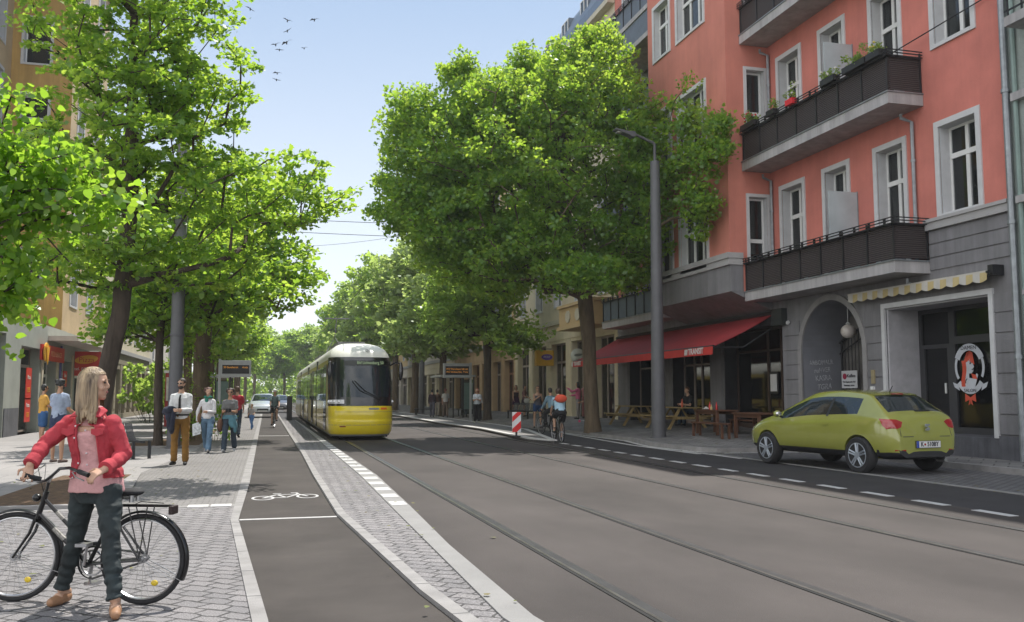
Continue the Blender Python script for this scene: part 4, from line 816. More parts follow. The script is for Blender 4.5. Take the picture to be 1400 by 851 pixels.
def tree(name, label, base, trunk, lobes, ncl, per, cr, lsize, kind='maple', lm=None, bm=None, r0=.2, seed=1, group=None, clip=None, flatn=.34, cat='tree', shell=.5, twig=.011, droop=0.0, upb=.9):
    R = np.random.default_rng(seed); base = np.array(base, float)
    vol = np.array([l[3] * l[4] * l[5] for l in lobes]) ** .62; pick = R.choice(len(lobes), ncl, p=vol / vol.sum()); Lb = np.array(lobes)[pick]
    u = unit(R.normal(size=(ncl, 3))) * (R.random((ncl, 1)) ** shell)
    C = Lb[:, :3] + u * Lb[:, 3:6]
    # thin out near duplicates so that gaps stay open
    keep = []
    for i in range(ncl):
        if all(np.sum((C[i] - C[j]) ** 2) > (cr * .55) ** 2 for j in keep[-160:]): keep.append(i)
    C = C[keep]
    if clip is not None: C = C[clip(C + 0)]
    P, par, rad = skeleton(R, base, trunk, C, r0, twig=twig)
    o = thing(name, label, cat, tuple(base), group=group)
    V = []; F = []; n = 7
    fr = {}
    for i in range(len(P)):
        if par[i] < 0: d = np.array([0, 0, 1.0])
        else: d = P[i] - P[par[i]]; d = d / max(np.linalg.norm(d), 1e-6)
        up = fr.get(par[i], np.array([1.0, .2, 0])); up = up - d * (up @ d); L_ = np.linalg.norm(up); up = up / L_ if L_ > .05 else unit(np.cross(d, [0, 1, .3])); fr[i] = up; b = np.cross(d, up)
        for k in range(n): V.append(P[i] + (up * math.cos(2 * math.pi * k / n) + b * math.sin(2 * math.pi * k / n)) * rad[i] * (1 + .06 * math.sin(k * 2.4 + i * .7)))
    V = np.array(V)
    # each branch starts with its own ring at the parent, with the child's radius
    extra = []; base_n = len(V)
    kids = {}
    for i in range(1, len(P)):
        p = par[i]
        if p not in kids: kids[p] = i; src = p * n + np.arange(n)
        else:
            d = P[i] - P[p]; d = d / max(np.linalg.norm(d), 1e-6); up = fr[i]; b = np.cross(d, up); ring_ = [P[p] + (up * math.cos(2 * math.pi * k / n) + b * math.sin(2 * math.pi * k / n)) * min(rad[i] * 1.25, rad[p]) for k in range(n)]
            src = base_n + len(extra) + np.arange(n); extra += ring_
        dst = i * n + np.arange(n)
        for k in range(n): F.append((src[k], src[(k + 1) % n], dst[(k + 1) % n], dst[k]))
    V = np.vstack([V, np.array(extra)]) if extra else V
    arr_mesh('trunk', V - base, F, bm or barkm, o, True)
    LV, LF = leaves(R, C, cr, per, lsize, kind, flatn=flatn, clip=clip, droop=droop, upb=upb)
    arr_mesh('crown', LV - base, LF, lm or maple_l, o)
    return o
tree('maple_tree', 'large backlit maple with layered sprays, its dark trunk behind the woman in the red jacket', (-2.95, 17.7, 0), [(-2.95, 17.7, 0), (-2.75, 17.65, 1.9), (-2.55, 17.6, 2.9), (-2.45, 17.6, 5), (-2.5, 17.6, 7.5), (-2.55, 17.6, 10)],
     [(-2.6, 17.6, 8.9, 2.0, 2.1, 2.2), (-2.5, 17.6, 6.1, 2.0, 2.2, 1.4), (-.2, 17.6, 5.25, 1.75, 1.6, .85), (-3.1, 17.4, 3.9, 1.2, 1.4, .6), (-1.2, 18, 3.9, 1.2, 1.3, .5), (-1.4, 17.4, 7.2, 1.2, 1.4, .9)], 660, 60, .37, .092, 'maple', maple_l, r0=.165, seed=3, twig=.008, flatn=.2, shell=.36)
tree('maple_tree', 'dense round maple standing in front of the red house', (11.5, 31.5, .1), [(11.5, 31.5, .1), (11.35, 31.5, 3.6), (11.2, 31.4, 5), (10.4, 31.2, 8), (10.2, 31, 13)],
     [(9.4, 31, 9.6, 4.6, 4.8, 3.7), (5.9, 31.5, 9.4, 2.4, 2.8, 2.7), (5.6, 31, 7.4, 1.6, 2.0, 1.4), (10.6, 30.6, 12.2, 2.6, 3.0, 1.9), (12.3, 28.4, 9.4, 1.0, 1.4, 3.0), (12.85, 26.4, 9.6, .5, 1.0, 2.3), (12.95, 24.7, 9.2, .42, .9, 1.5), (12.9, 25.6, 7.4, .45, 1.0, 1.0), (8.2, 31, 6.3, 3.0, 3.2, 1.3), (12.2, 30, 6.4, 1.2, 2.6, 1.2), (7.4, 31, 11.7, 1.9, 2.2, 1.3), (4.7, 31, 11.2, 1.1, 1.2, .9), (4.4, 31, 8.0, 1.1, 1.4, .8), (11.2, 30, 14.0, .9, 1.1, .7), (8.9, 31, 13.3, .8, 1.0, .7), (6.3, 31, 12.9, .6, .8, .5), (6.0, 31, 6.4, 1.2, 1.3, .6), (10.2, 28, 5.4, 1.6, 1.6, .6)], 2100, 72, .46, .122, 'maple', maple_l, bm=bark2, r0=.27, seed=5,
     clip=lambda P: (P[:, 0] < 13.35) & ~((P[:, 0] < 12.5) & (P[:, 1] < 27.0) & (P[:, 0] > 9)), flatn=.75, shell=.42, upb=.5)
tree('lime_tree', 'bright green lime branches hanging into the picture above the pizza shop pillar', (-5.0, 6.6, 0), [(-5.0, 6.6, 0), (-4.8, 6.7, 2.2), (-4.4, 6.8, 3.4), (-4.2, 6.9, 5.5)],
     [(-2.05, 7.2, 3.0, .62, .5, .72), (-1.4, 7.25, 2.84, .5, .3, .17), (-1.85, 7.2, 2.25, .3, .35, .5), (-1.6, 7.25, 3.1, .35, .3, .25), (-3.2, 7.0, 3.5, .9, .7, .9), (-3.9, 6.9, 4.6, 1.2, 1.0, 1.0)], 760, 32, .22, .055, 'lime', lime_l, r0=.16, seed=8, flatn=.7, twig=.004, droop=1.2, upb=.5)
tree('street_tree', 'slender young tree with a thin trunk beside the tram pole', (-2.95, 28.2, 0), [(-2.95, 28.2, 0), (-3.0, 28.2, 1.9), (-3.0, 28.2, 3), (-2.8, 28.2, 6)],
     [(-2.6, 28.2, 5.4, 2.4, 2.2, 2.2), (-1.0, 28.4, 4.8, 1.6, 1.6, 1.2), (-3.9, 28, 3.6, 1.1, 1.2, .7)], 330, 50, .55, .15, 'simple', maple_l, r0=.12, seed=11)
t3_ = tree('street_tree', 'old tree with thick furrowed trunk overgrown by climbers, behind the two strolling women', (-2.1, 31.8, 0), [(-2.1, 31.8, 0), (-2.05, 31.8, 3.2), (-1.95, 31.8, 4.5), (-1.8, 31.8, 8)],
     [(-1.4, 32, 7.2, 2.6, 2.6, 2.6), (.1, 32.2, 5.6, 1.7, 2.0, 1.4), (-2.9, 31.8, 4.5, 1.6, 1.6, 1.0)], 420, 52, .6, .16, 'simple', maple_l, r0=.29, seed=12, bm=bark2)
R = np.random.default_rng(4); CC = np.array([(-2.1 + .3 * math.cos(a), 31.8 + .3 * math.sin(a), z) for a, z in zip(R.uniform(0, 6.28, 60), R.uniform(.3, 4, 60) )]); LV, LF = leaves(R, CC, .2, 14, .09, 'simple', flatn=.9); arr_mesh('climber', LV - np.array([-2.1, 31.8, 0]), LF, lime_l, t3_)
def shrub(name, label, x, y, r, h, n, m, ls=.09, group=None, base=0):
    R = np.random.default_rng(int(abs(x * 100 + y))); o = thing(name, label, 'shrub', (x, y, base), group=group); C = np.stack([R.uniform(-r, r, n), R.uniform(-r, r, n), R.uniform(.1, 1, n) ** .8 * h], 1)
    LV, LF = leaves(R, C, .22, 22, ls, 'simple', flatn=1, upb=.3); arr_mesh('foliage', LV, LF, m, o); b = MB()
    for i in range(0, n, 3): b.tube([(C[i][0] * .3, C[i][1] * .3, 0), tuple(C[i])], [.012, .004], 4)
    b.build('stem', barkm, o); return o
shrub('shrub', 'low leafy shrub at the foot of the thick trunk', -1.55, 31.0, .5, 1.15, 26, lime_l)
shrub('shrub', 'small leafy plant left of the thick trunk behind the man in the white shirt', -2.7, 31.3, .35, .8, 14, lime_l)
tree('street_tree', 'dark leaved tree on the right pavement with low hanging twigs beside the stop display', (11.6, 48.3, .1), [(11.6, 48.3, .1), (11.6, 48.3, 3.4), (11.5, 48.3, 5), (11.4, 48.3, 9)],
     [(11.2, 48, 7.6, 3.2, 3.2, 3.0), (12.3, 46.5, 4.5, 1.8, 1.8, 1.0), (9.4, 48, 5.5, 1.6, 2, 1.4)], 420, 55, .75, .22, 'simple', far_l, r0=.22, seed=15, clip=lambda P: P[:, 0] < 14.6)
# three kinds for the rows, copied along the street
RT = {}
def kindtree(k, seed, lm, lab):
    R = np.random.default_rng(seed); lb = [(0, 0, 6.6, 2.6, 2.6, 3.0)] + [(R.uniform(-1.8, 1.8), R.uniform(-1.8, 1.8), R.uniform(4.2, 8.8), 1.6, 1.6, 1.3) for _ in range(5)]
    return tree('street_tree', lab, (0, 0, 0), [(0, 0, 0), (.05, 0, 2.6), (0, .05, 4.2), (.1, 0, 8)], lb, 300, 60, .75, .24, 'simple', lm, r0=.2, seed=seed, bm=bark2)
protos = [kindtree(0, 21, far_l, 'x'), kindtree(1, 22, silver_l, 'x'), kindtree(2, 23, maple_l, 'x')]
rowL = [(-3.1, 40, .85, 2), (-3.0, 48.5, .95, 0), (-3.2, 58, 1.0, 2), (-3.2, 68, 1.05, 0), (-3.3, 80, 1.1, 2), (-3.3, 94, 1.1, 0), (-3.4, 110, 1.2, 2), (-3.5, 130, 1.2, 0), (-3.2, 152, 1.3, 2)]
rowR = [(11.4, 60, 1.2, 1), (11.2, 71, 1.45, 1), (11.3, 83, 1.4, 0), (11.2, 96, 1.5, 1), (11.3, 112, 1.5, 0), (11.0, 130, 1.5, 2), (11.0, 152, 1.5, 1)]
ends = [(-2, 176, 1.4, 0), (3.5, 186, 1.35, 2), (8.5, 178, 1.5, 0), (14, 170, 1.5, 1), (-9, 182, 1.5, 2), (20, 182, 1.6, 0), (-16, 176, 1.5, 0), (1, 200, 1.5, 1), (7, 205, 1.6, 2)]
labL = ['first', 'second', 'third', 'fourth', 'fifth', 'sixth', 'seventh', 'eighth', 'ninth']; used = [False] * 3
def put(x, y, s, k, lab, grp):
    if not used[k]: o = protos[k]; used[k] = True
    else: o = copy_tree(protos[k])
    o.location = (x, y, 0 if x < 5 else .1); o.scale = (s, s, s); o.rotation_euler = (0, 0, random.uniform(0, 6.28)); o['label'] = lab; o['group'] = grp
for i, (x, y, s, k) in enumerate(rowL): put(x, y, s, k, f'{labL[i]} tree of the left row beyond the old trunk, counted from the nearest', 'trees in the left row')
for i, (x, y, s, k) in enumerate(rowR): put(x, y, s, k, f'{labL[i]} tree of the right row beyond the stop shelter, counted from the nearest', 'trees in the right row')
for i, (x, y, s, k) in enumerate(ends): put(x, y, s, k, 'distant tree closing the view at the end of the street', 'trees at the end of the street')

for i, (x, y) in enumerate(((-6.0, 53), (-6.2, 59), (-5.9, 66), (-6.3, 74))): shrub('shrub', ['first', 'second', 'third', 'fourth'][i] + ' tall shrub along the far left house front, counted from the nearest', x, y, 1.5, 3.2, 60, far_l, ls=.2, group='tall shrubs along the far left house front')
# ================================================================ tram
ty = pm('tram_yellow', (.64, .50, .018), .32, var=.05, coat=.6); tyc = pm('tram_yellow_lit_side', (.64, .50, .13), .35, var=.05, coat=.5)  # side yellow is creamier: the light on the flank put into the colour
tw = pm('tram_white', (.70, .69, .63), .4, var=.05); tb = pm('tram_black', (.012, .012, .014), .25, var=.1, coat=.6); tg = pm('tram_grey', (.18, .18, .19), .5)
tglass = glassmat('tram_glass', (.02, .03, .04), .04, tr=.55)
zk = [.14, .3, .55, .64, .68, .95, 1.08, 1.14, 1.3, 2.0, 2.6, 2.8, 2.95, 3.1, 3.22, 3.3, 3.34]
rk = [.16, .05, .0, .0, .05, .03, .10, .16, .19, .40, .62, .72, .86, 1.15, 1.6, 2.2, 3.2]
wk = [1.06, 1.14, 1.16, 1.16, 1.16, 1.16, 1.16, 1.16, 1.16, 1.16, 1.14, 1.12, 1.06, .95, .78, .58, .25]
def TP(s, z, off=0.0):
    def q(s, z):
        th = s * math.pi / 2; Wd = float(np.interp(z, zk, wk)); r = float(np.interp(z, zk, rk)); e = .78
        return Vector((Wd * math.copysign(abs(math.sin(th)) ** e, th), r + .85 * (1 - max(math.cos(th), 0) ** .8), z))
    p = q(s, z)
    if off:
        a = q(min(s + .02, 1), z) - q(max(s - .02, -1), z); b = q(s, min(z + .02, 3.34)) - q(s, max(z - .02, .14)); n = a.cross(b); n.normalize(); p = p + n * off
    return p
tram = thing('tram', 'yellow and white low floor tram coming towards the viewer on the left track', 'tram', (3.05, 30.0, 0)); tram.scale = (.91, 1, .985)
def tpatch(name, s0, s1, z0, z1, mat, off, parent=tram, ns=16, nz=8, lab=None, thick=.012, zs=None):
    zs = zs or [z0 + (z1 - z0) * j / nz for j in range(nz + 1)]; nz = len(zs) - 1; V = []; F = []
    for j in range(nz + 1):
        for i in range(ns + 1): V.append(TP(s0 + (s1 - s0) * i / ns, zs[j], off))
    for j in range(nz):
        for i in range(ns): a = j * (ns + 1) + i; F.append((a, a + 1, a + ns + 2, a + ns + 1))
    return MB().add(V, F).build(name, mat, parent, True)
LT = 34.0; chrome_l = pm('lamp_chrome', (.7, .7, .72), .12, metal=.5)
def shell(name, zs, mat):
    zs = sorted(zs); V = []; F = []; ns = 40; cols = ns + 3
    for z in zs:
        row = [TP(-1 + 2 * i / ns, z) for i in range(ns + 1)]; Wd = row[-1].x; row = [Vector((-Wd, LT, z))] + row + [Vector((Wd, LT, z))]; V += row
    for j in range(len(zs) - 1):
        for i in range(cols - 1): a = j * cols + i; F.append((a, a + 1, a + cols + 1, a + cols))
        F.append((j * cols, j * cols + cols - 1, (j + 1) * cols + cols - 1, (j + 1) * cols))
    return MB().add(V, F).build(name, mat, tram, True)
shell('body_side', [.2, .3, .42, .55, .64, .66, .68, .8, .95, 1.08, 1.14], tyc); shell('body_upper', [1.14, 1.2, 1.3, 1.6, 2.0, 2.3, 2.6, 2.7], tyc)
rfo = shell('roof', [2.7, 2.8, 2.88, 2.95, 3.03, 3.1, 3.17, 3.22, 3.27, 3.3, 3.34], tw); shell('skirt', [.14, .17, .2], tg)
tpatch('bumper', -.9, .98, .2, 1.13, ty, .006, zs=[.2, .3, .42, .55, .62, .64, .68, .72, .8, .95, 1.05, 1.08, 1.13], ns=30)
tpatch('mask', -.985, .985, 1.12, 2.76, tb, .010, ns=36, nz=14)
ws = tpatch('windscreen', -.40, .90, 1.42, 2.66, tglass, .018, ns=20, nz=8)
tpatch('cab_window', -.93, -.52, 1.45, 2.6, tglass, .018, ns=8)
tpatch('destination_display', -.30, .66, 2.47, 2.64, flat('display_black', (.01, .012, .01), .4), .022)
tpatch('headlight', -.86, -.30, 1.2, 1.33, pm('headlight', (.55, .55, .56), .15, coat=1), .022); tpatch('headlight', .74, .93, 1.2, 1.33, pm('headlight', (.5, .5, .5), .15), .022)
for ss in (-.8, -.68, -.56, -.42, .83):
    q_ = TP(ss, 1.265, .03); m = MB(); m.ell(q_, (.05, .02, .05), 10, 6); m.build('lamp', chrome_l, tram, True)
for a, b, c, d in ((-.9, .98, .50, .515), (-.56, -.552, .2, 1.1), (-.56, .98, .93, .94)): tpatch('panel_seam', a, b, c, d, tg, .009, nz=1)
tpatch('marker_light', .32, .5, 1.0, 1.07, flat('marker_orange', (.6, .12, .02), .4), .014); tpatch('fleet_plate', .08, .28, 1.0, 1.06, tg, .014); tpatch('tow_cover', -.42, -.27, .44, .48, flat('dark_red', (.2, .03, .02)), .012)
g = TP(.12, 2.555, .03); g.y = TP(0, 2.555).y - .06; text('Bhf Lichtenberg 50', .155, flat('led_green', (.25, .33, .18), .5, emis=.25), tram, frameM(g, (1, .02, 0), (0, .36, 1)), depth=.002, sx=.82)
m = MB()
for i in range(12): a = i * math.pi / 6; m.tube([TP(.1 + .035 * math.cos(a), 2.98 + .05 * math.sin(a), .01), TP(.1 + .035 * math.cos(a + .53), 2.98 + .05 * math.sin(a + .53), .01)], .006, 4)
m.tube([TP(.09, 2.94, .01), TP(.11, 3.02, .01)], .012, 4); m.tube([TP(.07, 2.97, .01), TP(.13, 2.97, .01)], .008, 4); m.build('crest', tg, tram)
m = MB()
for o_ in (0, .045): m.tube([TP(.28 + o_, 1.33, .05), TP(-.02 + o_, 1.62, .05), TP(-.14 + o_, 1.95, .045)], .012, 5)
m.build('wiper', flat('rubber', (.01, .01, .01), .6), tram)
def mirror(px, dx):
    b = TP(px, 2.5, .0); m = MB(); e = b + Vector((dx, -.12, .08)); m.tube([b, b + Vector((dx * .5, -.1, .1)), e], .03, 6); c = e + Vector((.02, 0, -.28)); m2 = MB(); m2.ell(c, (.1, .07, .33), 10, 8); mo = m.build('mirror_arm', tb, tram); m2.build('mirror', tb, mo, True)
mirror(.9, .36); mirror(-.74, -.06)
m = MB()
for k, (x, s) in enumerate(((-1.165, -1), (1.165, 1))):
    pass
for s in (-1, 1):
    x = s * 1.163; X0, X1 = sorted((x, x + s * .012))
    y = 1.35; k = 0
    segs = [(1.75, 3.05, 'd'), (3.35, 7.6, 'w'), (8.3, 10.2, 'w'), (10.5, 12.0, 'd'), (12.3, 15.2, 'w'), (16, 20, 'w'), (20.3, 21.8, 'd'), (22.1, 25, 'w'), (26, 31, 'w')]
    for a, b, t in segs:
        if t == 'w':
            m = MB(); m.box(X0, X1, a, b, 1.28, 2.5); wo = m.build('side_window', tb, tram); m = MB(); n = max(1, round((b - a) / 1.3))
            for i in range(n): aa = a + (b - a) * i / n + .04; bb_ = a + (b - a) * (i + 1) / n - .04; p0, p1 = sorted((x + s * .013, x + s * .018)); m.box(p0, p1, aa, bb_, 1.34, 2.44)
            m.build('pane', tglass, wo)
        else:
            m = MB(); m.box(X0 + s * .004, X1 + s * .004, a, b, .28, 2.55); do = m.build('door', pm('door_brown', (.05, .035, .03), .3, coat=.5), tram); m = MB(); p0, p1 = sorted((x + s * .018, x + s * .022))
            for i in range(2): m.box(p0, p1, a + .08 + i * (b - a) / 2, a - .08 + (i + 1) * (b - a) / 2, .5, 2.45)
            m.build('pane', tglass, do)
for y in (7.9, 15.6, 25.5):
    m = MB(); 
    for i in range(6): m.box(-1.175, 1.175, y - .22 + i * .075, y - .18 + i * .075, .25, 2.85)
    m.build('bellows', tb, tram)
m = MB(); m.box(-1.0, 1.0, .8, 33, .08, .2)
for y in (2.2, 6, 12, 18, 24, 30):
    for sx in (-.73, .73): m.lathe([(.3, sx - .06), (.3, sx + .06)], (0, y, .3), 18, 'x')
m.build('bogie', flat('bogie_black', (.01, .01, .01)), tram)
m = MB(); m.box(-.8, .8, 2.6, 3.0, 1.3, 2.4); m.box(-.6, .1, 1.6, 1.9, 1.2, 1.42); m.build('cab_wall', pm('cab_brown', (.06, .04, .03), .8), tram)
m = MB()
for a, b in ((4.5, 8.5), (17, 21)): m.box(-.55, .55, a, b, 3.30, 3.5)
m.tube([(-.5, 12.4, 3.36), (0, 13.2, 4.2), (.5, 12.4, 3.36)], .03, 5); m.tube([(0, 13.2, 4.2), (0, 12.2, 5.0)], .03, 5); m.tube([(-.6, 12.2, 5.02), (.6, 12.2, 5.02)], .03, 5); m.build('roof_equipment', tg, tram)
# ================================================================ hatchback
cst = [0, .05, .13, .22, .45, .66, .76, .98, 1.3, 1.7, 2.02, 2.12, 2.45, 2.8, 3.08, 3.2, 3.55, 3.8, 3.97, 4.04]
def ci(y, a): return float(np.interp(y, [p[0] for p in a], [p[1] for p in a]))
zt = [(0, .62), (.05, .86), (.13, .985), (.22, 1.04), (.45, 1.20), (.66, 1.345), (.76, 1.375), (.98, 1.40), (1.3, 1.425), (1.7, 1.43), (2.02, 1.405), (2.12, 1.38), (2.45, 1.25), (2.8, 1.085), (3.08, .97), (3.2, .94), (3.55, .86), (3.8, .77), (3.97, .66), (4.04, .5)]
bt = [(0, .60), (.05, .80), (.13, .90), (.22, .95), (.7, .965), (1.3, .93), (2.2, .89), (3.0, .86), (3.2, .86), (3.55, .79), (3.8, .70), (3.97, .6), (4.04, .47)]
wp = [(0, .60), (.05, .70), (.13, .765), (.22, .80), (.45, .828), (.9, .842), (2.8, .845), (3.2, .835), (3.55, .80), (3.8, .73), (3.97, .62), (4.04, .50)]
wt = [(0, .56), (.05, .66), (.13, .69), (.22, .69), (.45, .63), (.66, .575), (.76, .565), (1.3, .565), (2.02, .565), (2.45, .62), (2.8, .685), (3.08, .735), (3.2, .74), (3.55, .70), (3.8, .62), (3.97, .52), (4.04, .42)]
def carbody(paint):
    V = []; F = []; M = []
    for y in cst:
        t, b, w_, r = ci(y, zt), ci(y, bt), ci(y, wp), ci(y, wt); zf = .24 if .2 < y < 3.85 else .30; e = t - b
        V += [(0, y, zf), (w_ * .80, y, zf), (w_ * .965, y, .36 if b > .5 else .32), (w_, y, min(.58, b - .03)), (w_ * .985, y, b - .06 if b > .62 else b - .01), (w_ * .945, y, b), (r + .012, y, t - min(.045, e * .35)), (r - .05, y, t - min(.008, e * .1)), (r * .5, y, t + .012), (0, y, t + .018)]
    n = 10
    for j in range(len(cst) - 1):
        ym = (cst[j] + cst[j + 1]) / 2
        for k in range(n - 1):
            F.append((j * n + k, j * n + k + 1, (j + 1) * n + k + 1, (j + 1) * n + k)); g = 0
            if k == 5 and .76 < ym < 2.8: g = 1
            if k in (7, 8) and .2 < ym < .66: g = 2
            if k in (7, 8) and 2.1 < ym < 3.08: g = 3
            if k in (0, 1): g = 4
            M.append(g)
    F.append(tuple(range(n))); M.append(0); F.append(tuple(range((len(cst) - 1) * n, len(cst) * n))); M.append(0)
    me = bpy.data.meshes.new('b'); me.from_pydata(V, [], F); me.polygons.foreach_set('material_index', M); o = bpy.data.objects.new('b', me); COL.objects.link(o)
    for i in range(5): me.materials.append(None)
    mi = o.modifiers.new('m', 'MIRROR'); mi.use_clip = True; mi.merge_threshold = .002
    sb = o.modifiers.new('s', 'SUBSURF'); sb.levels = 2; sb.render_levels = 2
    dg = bpy.context.evaluated_depsgraph_get(); me2 = bpy.data.meshes.new_from_object(o.evaluated_get(dg)); bpy.data.objects.remove(o)
    bm = bmesh.new(); bm.from_mesh(me2); bmesh.ops.recalc_face_normals(bm, faces=bm.faces); bm.to_mesh(me2); bm.free()
    o = bpy.data.objects.new('b', me2); COL.objects.link(o); cut = MB()
    for y in (.72, 3.19):
        for s in (-1, 1): a, b = sorted((s * .60, s * 1.0)); cut.lathe([(.352, a), (.352, b)], (0, y, .31), 40, 'x')
    co = cut.build('c', None); 
    bo_ = o.modifiers.new('b', 'BOOLEAN'); bo_.object = co; bo_.operation = 'DIFFERENCE'; bo_.solver = 'EXACT'
    dg = bpy.context.evaluated_depsgraph_get(); me3 = bpy.data.meshes.new_from_object(o.evaluated_get(dg)); bpy.data.objects.remove(o); bpy.data.objects.remove(co)
    return me3
CARME = carbody(None)
def submesh(me, sel, name, mat, parent):
    bm = bmesh.new(); bm.from_mesh(me); bmesh.ops.delete(bm, geom=[f for f in bm.faces if not sel(f)], context='FACES'); m2 = bpy.data.meshes.new(name); bm.to_mesh(m2); bm.free(); m2.materials.clear(); m2.polygons.foreach_set('material_index', [0] * len(m2.polygons)); m2.shade_smooth()
    o = linkmesh(name, m2, mat, parent); smooth_by_angle(o, 40); return o
from mathutils.bvhtree import BVHTree
_bm = bmesh.new(); _bm.from_mesh(CARME); CARBVH = BVHTree.FromBMesh(_bm); _bm.free()
def ppatch(name, poly, org, dirv, mat, parent, off=.006, res=.03, thick=.0):
    """lay a patch on the car body: poly is 2D in the frame (side, up) seen along dirv"""
    d = Vector(dirv).normalized(); u = Vector((0, 0, 1)); s = d.cross(u).normalized(); org = Vector(org)
    from mathutils.geometry import delaunay_2d_cdt
    xs = [p[0] for p in poly]; ys = [p[1] for p in poly]; pts = [Vector(p) for p in poly]; n = len(pts); E = [(i, (i + 1) % n) for i in range(n)]
    def inside(x, y):
        c = False
        for i in range(n):
            a, b = poly[i], poly[i - 1]
            if (a[1] > y) != (b[1] > y) and x < (b[0] - a[0]) * (y - a[1]) / (b[1] - a[1]) + a[0]: c = not c
        return c
    x = min(xs) + res / 2
    while x < max(xs):
        y = min(ys) + res / 2
        while y < max(ys):
            if inside(x, y): pts.append(Vector((x, y)))
            y += res
        x += res
    r = delaunay_2d_cdt(pts, E, [list(range(n))], 1, 1e-4); V = []
    for p in r[0]:
        o_ = org + s * p.x + u * p.y; h = CARBVH.ray_cast(o_, d)
        V.append((h[0] - d * off) if h[0] is not None else o_ + d * 1.0)
    return MB().add(V, [tuple(f) for f in r[2]]).build(name, mat, parent, True)
rubber = pm('tyre_rubber', (.018, .018, .02), .85, var=.2); alloy = pm('alloy', (.42, .46, .52), .3, metal=.6, var=.1); chrome = pm('chrome', (.6, .6, .6), .15, metal=.9)
carglass = glassmat('car_glass', (.02, .03, .035), .03, tr=.32); lensr = pm('lens_red', (.30, .01, .012), .15, coat=1); plastic = pm('black_plastic', (.022, .022, .025), .6)
